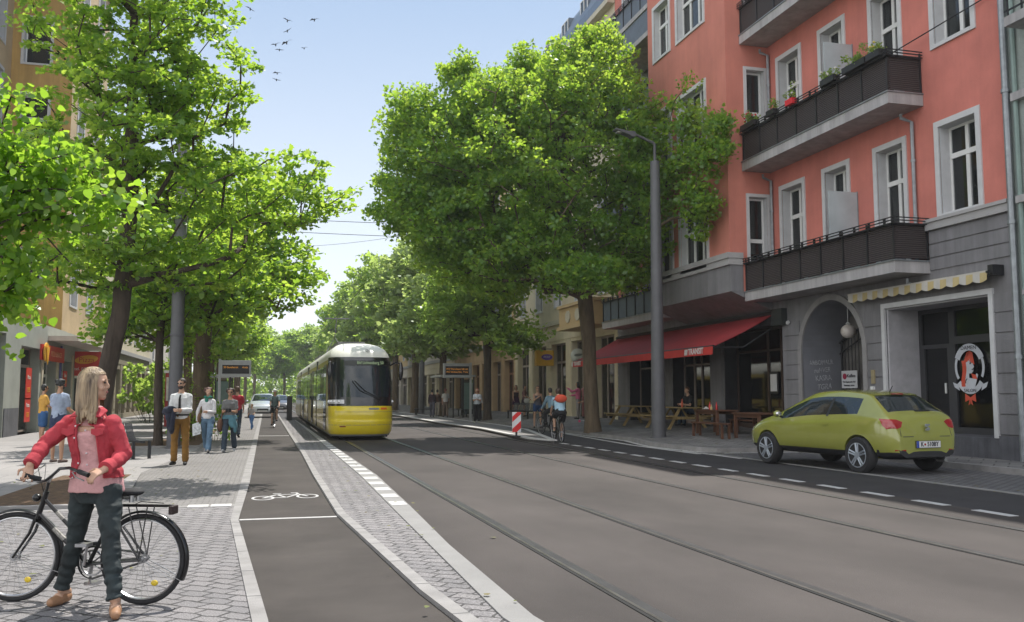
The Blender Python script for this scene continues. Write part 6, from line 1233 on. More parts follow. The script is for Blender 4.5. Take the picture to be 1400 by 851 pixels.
def seg(m, a, b, r0, r1, n=10, caps=True):
    a, b = Vector(a), Vector(b); m.tube([a, b], [r0, r1], n)
    if caps: m.ell(a, (r0,) * 3, n, 6); m.ell(b, (r1,) * 3, n, 6)
def loft(m, rings, n=16):
    """rings: (centre, side vector, front vector)"""
    V = []
    for c, s, f in rings: V += [c + s * math.cos(2 * math.pi * k / n) + f * math.sin(2 * math.pi * k / n) for k in range(n)]
    F = [(i * n + k, i * n + (k + 1) % n, (i + 1) * n + (k + 1) % n, (i + 1) * n + k) for i in range(len(rings) - 1) for k in range(n)] + [tuple(range(n))[::-1], tuple(range((len(rings) - 1) * n, len(rings) * n))]
    m.add(V, F)
def hand(m, wr, d, palmn, thumb, s=1.0, curl=.6, fr=.0088):
    """palm, four unequal curled fingers and a thumb leaving the side of the palm"""
    d = d.normalized(); palmn = (palmn - d * palmn.dot(d)).normalized(); side = d.cross(palmn).normalized() * thumb
    loft(m, [(wr, side * .026 * s, palmn * .019 * s), (wr + d * .035 * s, side * .036 * s, palmn * .017 * s), (wr + d * .085 * s, side * .041 * s, palmn * .014 * s)], 10)
    for i, (o_, ln) in enumerate(((.031, .9), (.011, 1.0), (-.010, .94), (-.030, .74))):
        p = wr + d * .082 * s + side * o_ * s; a = curl * .55; dd = d
        for q, l_ in enumerate((.040, .027, .021)):
            dd = (dd * math.cos(a) + palmn * math.sin(a)).normalized(); e = p + dd * l_ * ln * s; seg(m, p, e, fr * s * (1 - .08 * q), fr * s * (.92 - .1 * q), 6); p = e; a = curl * .7; palm2 = palmn
            palmn_ = (palmn - dd * palmn.dot(dd));
            if palmn_.length > .05: palmn_ = palmn_.normalized()
            a = a * .9; palmn = palmn_ if palmn_.length > .5 else palmn
        palmn = palm2
    p = wr + d * .03 * s + side * .030 * s; q = p + (d * .6 + side * .7 + palmn * .35).normalized() * .038 * s; seg(m, p, q, .011 * s, .010 * s, 6); seg(m, q, q + (d * .95 + palmn * .4).normalized() * .032 * s, .0098 * s, .008 * s, 6)
SKIN = {'a': pm('skin_light', (.48, .29, .20), .55, var=.06, scale=12), 'b': pm('skin_tan', (.38, .21, .13), .55, var=.06, scale=12)}
for _m in SKIN.values(): _b = _m.node_tree.nodes['Principled BSDF']; _b.inputs['Subsurface Weight'].default_value = .08; _b.inputs['Subsurface Radius'].default_value = (.02, .008, .004)
def cl(name, col, rough=.9, var=.12, scale=6): return pm('cloth_' + name, col, rough, var=var, scale=scale, bump=.35, bscale=18)
def person(label, x, y, heading, h=1.72, z=None, lean=0.0, legs=((0, 0, .04), (0, 0, .04)), arms=((8, 12, .12), (8, 12, .12)), face=0.0, skin='a', top=None, sleeve='short', bottom=None, btype='trousers', hair=('short', (.03, .02, .015)), shoes=(.03, .03, .03), female=False, vs=.014, pel=None, look=0.0, glasses=False, group=None, hasheel=False, beard=False, root=None, neckline=0.0, fat=1.0, hips=None):
    """heading in degrees, 0 = facing +Y. legs: (hip flex, knee bend, abduct); arms: (shoulder flex, elbow bend, abduct [,inward])"""
    z = hzv(x, y) if z is None else z; o = thing('person', label, 'person', (x, y, z), math.radians(heading), group=group); s = h / 1.75; wd = .93 if female else 1.0; wd *= fat; rad = math.radians
    ab = [max(math.cos(rad(l[0])) * .43 + math.cos(rad(l[0] - l[1])) * .42, .2) for l in legs]; pz = (max(ab) + .085) if pel is None else pel
    X, Y, Z = Vector((1, 0, 0)), Vector((0, 1, 0)), Vector((0, 0, 1)); P = Vector((0, 0, pz)); U = (Z * math.cos(rad(lean)) + Y * math.sin(rad(lean))); Fd = (Y * math.cos(rad(lean)) - Z * math.sin(rad(lean)))
    W = lambda v: v * s
    waist = P + U * .17; chest = P + U * .36; shl = P + U * .49; nb = P + U * .545; hd = nb + (U * .6 + Z * .4) * .165 + Fd * .015
    hf = Matrix.Rotation(rad(look), 3, 'Z') @ (Y * .98 + Z * (-.05)); hs_ = hf.cross(Z).normalized()
    body = MB(); tp = MB(); bt = MB(); sh_ = MB()
    def rings(e, lo=0, hi=8):
        R_ = [(P - U * .08, .125 * wd, .09), (P, (.168 if female else .155), .108), (waist, (.122 if female else .142) * fat, .090 * fat), (chest - U * .04, .150 * wd, .108 * fat), (chest + U * .05, .158 * wd, .110 * fat), (shl - U * .012, .122 * wd, .074), (shl + (nb - shl) * .35, .088 * wd, .064), (nb, .058, .055), (nb + (hd - nb) * .5, .048 * wd, .05)]
        return [(W(c), X * W(rx + e), Fd * W(ry + e)) for c, rx, ry in R_[lo:hi + 1]]
    loft(body, rings(0)); hdc = W(hd)
    # head: skull, jaw, nose, ears
    Mh = Matrix((hs_, hf, Z)).transposed(); body.ell(hdc + Z * W(.018), tuple(W(v) for v in (.073, .090, .098)), 14, 12, Mh); body.ell(hdc + hf * W(.028) - Z * W(.042), tuple(W(v) for v in (.054, .058, .062)), 12, 8, Mh); seg(body, hdc + hf * W(.088) + Z * W(.015), hdc + hf * W(.108) - Z * W(.018), W(.008), W(.014), 6)
    for q in (-1, 1): body.ell(hdc + hs_ * q * W(.074) + Z * W(.0), (W(.012), W(.02), W(.032)), 8, 6, Mh)
    J = {}
    for q, (lg, arm_) in zip((-1, 1), zip(legs, arms)):
        hip = P + X * q * .088; f, kb, abd = lg; td = Vector((q * abd, math.sin(rad(f)), -math.cos(rad(f)))).normalized(); kn = hip + td * .43; sd = Vector((q * abd * .4, math.sin(rad(f - kb)), -math.cos(rad(f - kb)))).normalized(); an = kn + sd * .42
        seg(body, W(hip), W(kn), W(.084 * wd), W(.052 * wd)); mid = kn.lerp(an, .35) - Y * .012; seg(body, W(kn), W(mid), W(.05 * wd), W(.052 * wd)); seg(body, W(mid), W(an), W(.05 * wd), W(.034)); fdv = Vector((q * .18, .98, -.0)); pitch = max(-.6, min(.7, (f - kb) / 60)) if abs(f - kb) > 12 else 0; fdv = (Vector((q * .15, math.cos(pitch), math.sin(pitch)))).normalized()
        toe = an + fdv * .15 - Z * .06; heel = an - fdv * .045 - Z * .055; seg(body, W(heel), W(toe), W(.03), W(.026)); seg(body, W(an), W(an - Z * .04), W(.034), W(.032))
        seg(sh_, W(heel - Z * .002), W(an + fdv * .05 - Z * .05), W(.038), W(.038)); seg(sh_, W(an + fdv * .05 - Z * .05), W(toe), W(.040), W(.033)); 
        if btype in ('trousers', 'jeans', 'shorts', 'dress_skirt'):
            if btype in ('trousers', 'jeans'): seg(bt, W(hip), W(kn), W(.098 * wd), W(.068)); seg(bt, W(kn), W(an + sd * -.02), W(.066), W(.062 if btype == 'trousers' else .07), caps=True)
            else: seg(bt, W(hip), W(hip.lerp(kn, .72 if btype == 'shorts' and not female else .42)), W(.105), W(.098 if not female else .095))
        S = shl - U * .034 + X * q * (.158 * wd); fs, eb, ad = arm_[:3]; inn = arm_[3] if len(arm_) > 3 else 0.0; ud = (Vector((q * math.sin(ad), 0, 0)) + (-U * math.cos(rad(fs)) + Fd * math.sin(rad(fs))) * math.cos(ad)).normalized(); el = S + ud * .285; t_ = rad(fs + eb); ld = (-U * math.cos(t_) + Fd * math.sin(t_) - X * q * inn).normalized(); wr = el + ld * .245
        seg(body, W(S), W(el), W(.050 * wd), W(.038 * wd)); seg(body, W(el), W(el.lerp(wr, .35)), W(.038 * wd), W(.037 * wd)); seg(body, W(el.lerp(wr, .35)), W(wr), W(.037 * wd), W(.026)); pn = Vector((-q * 1.0, .2, .1)); hand(body, W(wr), ld, pn, -q, s, .75, .0095 if vs > .012 else .0088)
        seg(tp, W(nb - U * .038 + X * q * .035), W(S), W(.036), W(.052 * wd)) if sleeve != 'none' else seg(tp, W(nb - U * .06 + X * q * .05), W(chest + X * q * .06), W(.03), W(.05))
        if sleeve == 'short': seg(tp, W(S), W(S.lerp(el, .62)), W(.056 * wd), W(.058 * wd))
        elif sleeve == 'long': seg(tp, W(S), W(el), W(.056 * wd), W(.050 * wd)); seg(tp, W(el), W(el.lerp(wr, .93)), W(.053 * wd), W(.041))
        J['wr%d' % q] = W(wr + ld * .06); J['el%d' % q] = W(el); J['kn%d' % q] = W(kn); J['sh%d' % q] = W(S); J['an%d' % q] = W(an)
    loft(tp, rings(.014, 1, 6 if sleeve != 'none' else 4) if not neckline else rings(.014, 1, 4)); loft(bt, [(W(P - U * .11), X * W(.10), Fd * W(.085)), (W(P - U * .03), X * W(.172 * wd), Fd * W(.118)), (W(P + U * .06), X * W(.158 * wd), Fd * W(.108)), (W(waist - U * .05), X * W(.148 * wd), Fd * W(.102))])
    if btype in ('skirt', 'dress'):
        ln = .45 if btype == 'skirt' else .5; av = (Vector(J['kn-1']) + Vector(J['kn1'])) * .5; loft(bt, [(W(waist), X * W(.135), Fd * W(.105)), (W(P), X * W(.185), Fd * W(.135)), (W(P) * .35 + av * .65, X * W(.24), Y * W(.19))], 18)
    bo = vox(body, vs, 'body', SKIN[skin], o); crumple(vox(tp, vs * 1.0, 'shirt', top, bo, 1), .012, 7); crumple(vox(bt, vs * 1.0, {'skirt': 'skirt', 'dress': 'skirt', 'shorts': 'shorts'}.get(btype, 'trousers'), bottom, bo, 1), .012, 6)
    if shoes: 
        vox(sh_, vs, 'shoes', cl('shoe%02d%02d%02d' % tuple(int(c * 99) for c in shoes), shoes, .7), bo, 1)
    hk, hc = hair; hm = pm('hair_%s%02d%02d' % (hk, int(hc[0] * 99), int(hc[1] * 99)), hc, .55, var=.3, scale=60, stretch=(1, 1, .15), bump=.5, bscale=90)
    if hk != 'none':
        hb_ = MB(); hb_.ell(hdc + Z * W(.034) - hf * W(.012), tuple(W(v) for v in (.083, .094, .094)), 14, 10, Mh)
        if hk in ('long', 'tail'): hb_.ell(hdc - hf * W(.045) - Z * W(.06 if hk == 'long' else .02), tuple(W(v) for v in (.082, .055, .13 if hk == 'long' else .07)), 12, 10, Mh)
        if hk == 'long': 
            for q in (-1, 1): hb_.ell(hdc + hs_ * q * W(.07) - hf * W(.01) - Z * W(.07), tuple(W(v) for v in (.028, .045, .10)), 8, 8, Mh)
        if hk == 'bun': hb_.ell(hdc - hf * W(.11) + Z * W(.05), (W(.045),) * 3, 8, 8)
        if hk == 'curly':
            for q in range(14): hb_.ell(hdc + Mh @ Vector((W(.085) * math.cos(q * 2.4), -W(.03) + W(.05) * math.sin(q * 2.4), W(.03 + .05 * math.sin(q * 1.7)))), (W(.035),) * 3, 6, 5)
        if hk in ('short', 'none'): hb_.ell(hdc - hf * W(.03) - Z * W(.01), tuple(W(v) for v in (.078, .066, .07)), 12, 8, Mh)
        # open the face: keep only what lies behind the hairline
        ho = vox(hb_, vs * .8, 'hair', hm, bo, 1); bm = bmesh.new(); bm.from_mesh(ho.data); dl = [v for v in bm.verts if (v.co - hdc).dot(hf) > W(.035) and (v.co - hdc).z < W(.055)]; bmesh.ops.delete(bm, geom=dl, context='VERTS'); bm.to_mesh(ho.data); bm.free()
    if glasses:
        m = MB(); 
        for q in (-1, 1): m.ell(hdc + hf * W(.087) + hs_ * q * W(.031) + Z * W(.014), (W(.026), W(.012), W(.019)), 8, 6, Mh)
        m.tube([hdc + hf * W(.07) + hs_ * W(.06) + Z * W(.016), hdc + hs_ * W(.078) + Z * W(.01)], W(.004), 4); m.tube([hdc + hf * W(.07) - hs_ * W(.06) + Z * W(.016), hdc - hs_ * W(.078) + Z * W(.01)], W(.004), 4); m.build('sunglasses', flat('lens_dark', (.01, .01, .012), .15), bo, True)
    else:
        m = MB(); [m.ell(hdc + hf * W(.083) + hs_ * q * W(.03) + Z * W(.014), (W(.012), W(.007), W(.006)), 8, 6, Mh) for q in (-1, 1)]; m.build('eyes', flat('eye_dark', (.03, .02, .015), .3), bo, True)
    m = MB(); m.ell(hdc + hf * W(.086) - Z * W(.047), (W(.022), W(.006), W(.006)), 8, 6, Mh); m.build('mouth', flat('lip', (.30, .10, .09), .5), bo, True)
    if beard: m = MB(); m.ell(hdc + hf * W(.036) - Z * W(.062), tuple(W(v) for v in (.058, .06, .05)), 12, 8, Mh); vox(m, vs * .8, 'beard', hm, bo, 1)
    o['J'] = 0; del o['J']; return o, bo, J, W, dict(P=W(P), chest=W(chest), waist=W(waist), head=hdc, nb=W(nb), hf=hf, Fd=Fd, U=U)
def sub(o, bo, name, mb, mat, size=.012, sm=1): return vox(mb, size, name, mat, bo, sm)
white_s = cl('white_shirt', (.62, .62, .63)); jeans = cl('jeans_blue', (.10, .17, .25), var=.3, scale=3); jeans_d = cl('jeans_dark', (.03, .045, .065), var=.3); black_c = cl('black', (.012, .012, .014)); mustard = cl('mustard_trousers', (.21, .105, .02), var=.25, scale=3)
# --- man in white shirt
o, bo, J, W, Q = person('man in white shirt, black tie and mustard trousers with a navy coat over his arm', -1.72, 20.6, 172, 1.80, arms=((12, 78, .1, .45), (10, 80, .1, .45)), legs=((3, 2, .06), (-3, 2, .06)), top=white_s, sleeve='long', bottom=mustard, hair=('short', (.03, .02, .015)), shoes=(.012, .012, .012), glasses=True, vs=.011, look=-18, beard=True)
m = MB(); f = Q['Fd']; m.tube([Q['nb'] + f * .06 - Vector((0, 0, .03)), Q['chest'] + f * .135 + Vector((0, 0, .04)), Q['waist'] + f * .12 + Vector((0, 0, .02))], [.02, .028, .036], 4); m.build('tie', black_c, bo)
m = MB(); m.box(-.14, .14, -.1, .11, 0, .04); loft(m, [(Q['waist'] - Vector((0, 0, .045)), Vector((.158, 0, 0)), Vector((0, .115, 0))), (Q['waist'] - Vector((0, 0, .085)), Vector((.16, 0, 0)), Vector((0, .118, 0)))]) if False else loft(m, [(Q['P'] + Vector((0, 0, .10)), Vector((.178, 0, 0)), Vector((0, .130, 0))), (Q['P'] + Vector((0, 0, .065)), Vector((.182, 0, 0)), Vector((0, .133, 0)))]); m.v = m.v[8:]; m.f = [tuple(i - 8 for i in f_) for f_ in m.f[6:]]; m.m = m.m[6:]; m.build('belt', black_c, bo)
coat = thing('coat', 'navy blue coat folded over the arm of the man in the white shirt', 'coat', tuple(o.location), o.rotation_euler.z); w1 = Vector(J['wr1']); e1 = Vector(J['el1']); m = MB(); c_ = (w1 + e1) * .5
m.ell(c_ + Vector((.05, .0, .0)), (.15, .17, .09), 12, 8); m.ell(c_ + Vector((.03, .02, -.12)), (.11, .12, .15), 12, 8); m.ell(c_ + Vector((.02, .05, -.28)), (.085, .09, .16), 12, 8); m.ell(c_ + Vector((-.02, .1, -.38)), (.06, .06, .12), 10, 8); m.ell(c_ + Vector((.14, -.06, -.03)), (.09, .1, .08), 10, 8); vox(m, .013, 'cloth', cl('navy', (.015, .018, .035), var=.4), coat, 2)
m = MB(); m.tube([c_ + Vector((-.06, .12, .02)), c_ + Vector((-.05, .17, -.2)), c_ + Vector((-.05, .17, -.42))], [.04, .05, .04], 8); vox(m, .012, 'sleeve', MATS['cloth_navy'], coat, 2)
# --- two strolling women
o, bo, J, W, Q = person('woman with a green scarf, white top and light blue jeans carrying a paper', -1.42, 24.9, 170, 1.70, arms=((10, 82, .08, .55), (-6, 10, .42)), legs=((24, 8, .02), (-16, 20, .02)), top=cl('white_knit', (.58, .57, .58)), sleeve='long', bottom=jeans, btype='jeans', hair=('curly', (.07, .025, .015)), shoes=(.3, .28, .27), female=True, vs=.012, look=25)
m = MB(); 
for i in range(10): a = i * .628; m.ell(Q['nb'] + Vector((.075 * math.cos(a), .02 + .085 * math.sin(a), .02 + .012 * math.sin(3 * a))), (.04, .04, .032), 8, 6)
m.ell(Q['nb'] + Vector((.02, .10, -.05)), (.05, .03, .07), 8, 6); sub(o, bo, 'scarf', m, cl('green_scarf', (.02, .16, .11), var=.3))
nw = thing('newspaper', 'white folded paper in the hand of the woman with the green scarf', 'paper', tuple(o.location), o.rotation_euler.z); w1 = Vector(J['wr1']); m = MB(); m.extr([w1 + Vector(v) for v in ((-.04, .03, .02), (.12, .03, -.04), (.10, .04, -.34), (-.10, .04, -.28))], (0, .012, 0)); m.build('sheet', pm('print', (.55, .57, .58), .8, var=.35, scale=20), nw); m = MB(); m.extr([w1 + Vector(v) for v in ((-.09, .06, -.02), (.06, .06, -.08), (.05, .055, -.26), (-.12, .055, -.22))], (0, .012, 0)); m.build('sheet', MATS['print'], nw)
sb = thing('shoulder_bag', 'brown shoulder bag at the hip of the woman with the green scarf', 'bag', tuple(o.location), o.rotation_euler.z); s1 = Vector(J['sh1']); m = MB(); m.ell(s1 + Vector((.06, -.02, -.42)), (.06, .14, .13), 12, 8); m.build('pouch', cl('tan_bag', (.16, .09, .05)), sb, True); m = MB(); m.tube([s1 + Vector((.05, -.1, -.34)), s1 + Vector((-.01, -.03, .07)), s1 + Vector((.055, .08, -.34))], .012, 5); m.build('strap', MATS['cloth_tan_bag'], sb)
o, bo, J, W, Q = person('woman in sunglasses and grey t shirt with a jacket tied round her waist', -.88, 24.9, 176, 1.68, arms=((14, 85, .1, .5), (14, 88, .1, .5)), legs=((-16, 20, .02), (24, 8, .02)), top=cl('grey_tee', (.13, .13, .13)), sleeve='short', bottom=jeans_d, btype='jeans', hair=('curly', (.035, .015, .012)), shoes=(.45, .45, .45), female=True, vs=.012, glasses=True, skin='b')
m = MB(); loft(m, [(Q['P'] + Vector((0, 0, .10)), Vector((.17, 0, 0)), Vector((0, .13, 0))), (Q['P'] + Vector((0, 0, .0)), Vector((.2, 0, 0)), Vector((0, .15, 0)))]); m.ell(Q['P'] + Vector((-.08, .14, -.08)), (.1, .05, .15), 10, 8); m.ell(Q['P'] + Vector((-.15, .08, -.2)), (.06, .08, .16), 10, 8); sub(o, bo, 'tied_jacket', m, cl('teal_jacket', (.07, .17, .21), var=.35))
sb = thing('handbag', 'brown leather handbag at the side of the woman in sunglasses', 'bag', tuple(o.location), o.rotation_euler.z); s1 = Vector(J['sh1']); m = MB(); m.ell(s1 + Vector((.09, .02, -.6)), (.08, .15, .18), 12, 8); m.build('pouch', cl('brown_bag', (.14, .07, .045)), sb, True); m = MB(); m.tube([s1 + Vector((.07, -.1, -.48)), s1 + Vector((-.01, -.03, .07)), s1 + Vector((.07, .1, -.48))], .014, 5); m.build('strap', MATS['cloth_brown_bag'], sb)
cm = thing('camera', 'small black camera in the hands of the woman in sunglasses', 'camera', tuple(o.location), o.rotation_euler.z); c_ = (Vector(J['wr1']) + Vector(J['wr-1'])) * .5; m = MB(); m.box(c_.x - .07, c_.x + .07, c_.y - .0, c_.y + .06, c_.z - .04, c_.z + .05); m.build('camera_body', black_c, cm); m = MB(); m.cyl(c_ + Vector((0, .06, 0)), c_ + Vector((0, .12, 0)), .035); m.build('lens', flat('lens_dark', (.01, .01, .012)), cm)
# --- others on the left
person('man in a red t shirt and dark jeans walking away', -.95, 33.5, -6, 1.78, arms=((-18, 15, .1), (20, 25, .1)), legs=((16, 4, .02), (-14, 16, .02)), top=cl('red_tee', (.42, .03, .05)), sleeve='short', bottom=jeans_d, hair=('short', (.10, .06, .04)), shoes=(.02, .02, .02), vs=.015)
b = G(352, 586); o, bo, J, W, Q = person('small child in blue trousers running on the left pavement', -.55, 41.0, 160, 1.12, arms=((20, 60, .3), (-20, 60, .3)), legs=((30, 30, .02), (-25, 20, .02)), top=cl('child_grey', (.33, .31, .30)), sleeve='short', bottom=cl('child_blue', (.08, .17, .38)), hair=('short', (.25, .17, .09)), vs=.013)
person('man in yellow t shirt and blue shorts in front of the pizza shop', -6.2, 29.2, -60, 1.76, arms=((20, 75, .1, .2), (20, 75, .1, .2)), legs=((2, 2, .06), (-2, 2, .06)), top=cl('yellow_tee', (.55, .30, .06)), sleeve='short', bottom=cl('blue_shorts', (.03, .09, .22)), btype='shorts', hair=('short', (.01, .01, .01)), shoes=(.1, .08, .07), vs=.014, skin='b', glasses=True)
person('bearded man in pale blue printed shirt and navy shorts seen from behind', -4.35, 22.0, -25, 1.80, arms=((10, 60, .1), (10, 60, .1)), legs=((2, 2, .06), (-2, 2, .06)), top=cl('pale_blue', (.27, .32, .42), var=.2), sleeve='short', bottom=cl('navy_shorts', (.02, .03, .07)), btype='shorts', hair=('curly', (.01, .01, .01)), shoes=(.1, .07, .06), vs=.014, skin='b', beard=True)
# --- right side
def rp_(px, py, z=.12):
    g = G(px, py, z); 
    for _ in range(4): g = G(px, py, hzv(g.x, g.y))
    return g.x, g.y
g = rp_(648, 578); o, bo, J, W, Q = person('red haired woman in white top and black trousers waiting by the display post', g[0] + .15, g[1], 165, 1.72, arms=((15, 90, .1, .5), (15, 90, .1, .5)), legs=((2, 2, .03), (-2, 2, .03)), top=cl('white_blouse', (.5, .54, .6)), sleeve='short', bottom=black_c, hair=('long', (.22, .08, .035)), shoes=(.4, .42, .3), female=True, vs=.015)
x_, y_ = rp_(684, 578); person('woman in a long dark dress and white jacket, leftmost of the three by the bench', x_, 49.0, 180, 1.70, arms=((10, 40, .12), (10, 30, .12)), top=cl('white_cardigan', (.42, .40, .42)), sleeve='long', bottom=cl('dark_violet', (.03, .018, .03)), btype='jeans', hair=('bun', (.16, .09, .05)), female=True, vs=.016)
x_, y_ = rp_(700, 577); person('woman in a dark sleeveless top and violet skirt, middle of the three by the bench', 13.6, 49.8, 175, 1.72, arms=((-5, 15, .12), (12, 30, .12)), top=cl('dark_top', (.04, .022, .03)), sleeve='none', bottom=cl('violet_skirt', (.05, .018, .055)), btype='skirt', hair=('long', (.09, .05, .035)), female=True, vs=.016)
person('woman with a white bag turning away, rightmost of the three by the bench', 13.75, 48.6, -120, 1.70, arms=((15, 40, .12), (10, 70, .12)), top=cl('rose_top', (.22, .11, .11)), sleeve='short', bottom=cl('dark_violet', (.03, .018, .03)), btype='skirt', hair=('tail', (.05, .025, .02)), female=True, vs=.016)
hbx = thing('handbag', 'white handbag on the arm of the rightmost of the three women', 'bag', (13.75 + .05, 48.3, hz(13.75, 48.3) + .85)); m = MB(); m.ell((0, 0, 0), (.17, .08, .14), 12, 8); m.build('pouch', white_s, hbx, True); m = MB(); m.tube([(-.12, 0, .1), (0, 0, .35), (.12, 0, .1)], .012, 5); m.build('strap', white_s, hbx)
x_, y_ = rp_(735, 584); o, bo, J, W, Q = person('woman in denim shorts and dark sleeveless top standing beside the bench', x_, y_, 178, 1.76, arms=((20, 110, .15, .4), (25, 95, .15, .4)), legs=((0, 0, .09), (0, 0, .09)), top=cl('grey_vest', (.10, .10, .12)), sleeve='none', bottom=cl('denim_shorts', (.02, .06, .16)), btype='shorts', hair=('bun', (.10, .045, .03)), shoes=(.02, .02, .02), female=True, vs=.014, glasses=True)
x_, y_ = rp_(758, 578); person('woman in pink scarf with raised arm near the cyclist', 14.3, 41.2, 60, 1.72, arms=((70, 60, .2), (25, 60, .2)), top=cl('pink_top', (.50, .12, .22)), sleeve='long', bottom=cl('grey_pale', (.25, .23, .22)), hair=('long', (.02, .015, .02)), female=True, vs=.015)
x_, y_ = rp_(797, 571); person('person in pink standing at the cream shop front behind the scooter child', 14.75, 41.5, 200, 1.70, arms=((10, 60, .1), (10, 60, .1)), top=cl('pink_pale', (.42, .20, .20)), sleeve='long', bottom=cl('rose', (.36, .16, .16)), hair=('long', (.22, .14, .06)), female=True, vs=.016)
person('man in a white shirt and checked shorts walking away on the platform', 11.0, 57.2, -10, 1.80, arms=((-10, 20, .15), (15, 20, .15)), legs=((10, 4, .04), (-8, 12, .04)), top=white_s, sleeve='short', bottom=cl('check', (.20, .15, .12)), hair=('short', (.28, .10, .08)), vs=.017)
person('person in dark clothes walking beside the platform tram pole', 10.2, 57.5, -20, 1.74, arms=((-10, 20, .15), (15, 20, .15)), legs=((12, 4, .04), (-10, 12, .04)), top=cl('dark_top', (.04, .022, .03)), sleeve='long', bottom=cl('grey_blue', (.08, .08, .11)), hair=('short', (.02, .02, .02)), vs=.017)
person('person in a brown jacket half hidden by the man in checked shorts', 10.9, 59.5, -20, 1.75, arms=((-10, 20, .15), (25, 30, .15)), legs=((14, 4, .04), (-12, 12, .04)), top=cl('brown_jacket', (.08, .045, .035)), sleeve='long', bottom=cl('pale_trousers', (.3, .27, .23)), hair=('short', (.02, .02, .02)), vs=.018)
person('distant man in grey with a cap left of the far tram pole', 13.2, 84, 0, 1.76, top=cl('far_grey', (.16, .16, .16)), sleeve='long', bottom=cl('dark_violet', (.03, .018, .03)), hair=('short', (.3, .28, .25)), vs=.02)
person('distant person in a blue shirt right beside the far tram pole', 12.9, 81, 0, 1.74, top=cl('far_blue', (.12, .18, .3)), sleeve='short', bottom=jeans_d, vs=.02)
o, bo, J, W, Q = person('man in black sitting at the picnic table under the red awning', 14.47, 29.6, 90 + 80, 1.78, z=hz(14.4, 29.6) - .0, pel=.56, lean=14, legs=((88, 88, .06), (88, 88, .06)), arms=((35, 75, .1, .35), (35, 75, .1, .35)), top=black_c, sleeve='short', bottom=jeans_d, hair=('short', (.09, .05, .03)), vs=.013, look=0)
o.rotation_euler.z = math.radians(105)
o, bo, J, W, Q = person('tram driver in a pale shirt sitting behind the windscreen', 2.95, 31.75, 180, 1.75, z=.42, pel=.62, legs=((85, 85, .06), (85, 85, .06)), arms=((40, 50, .1), (40, 50, .1)), top=cl('driver_shirt', (.35, .38, .42)), sleeve='short', bottom=jeans_d, hair=('short', (.05, .03, .02)), vs=.016)
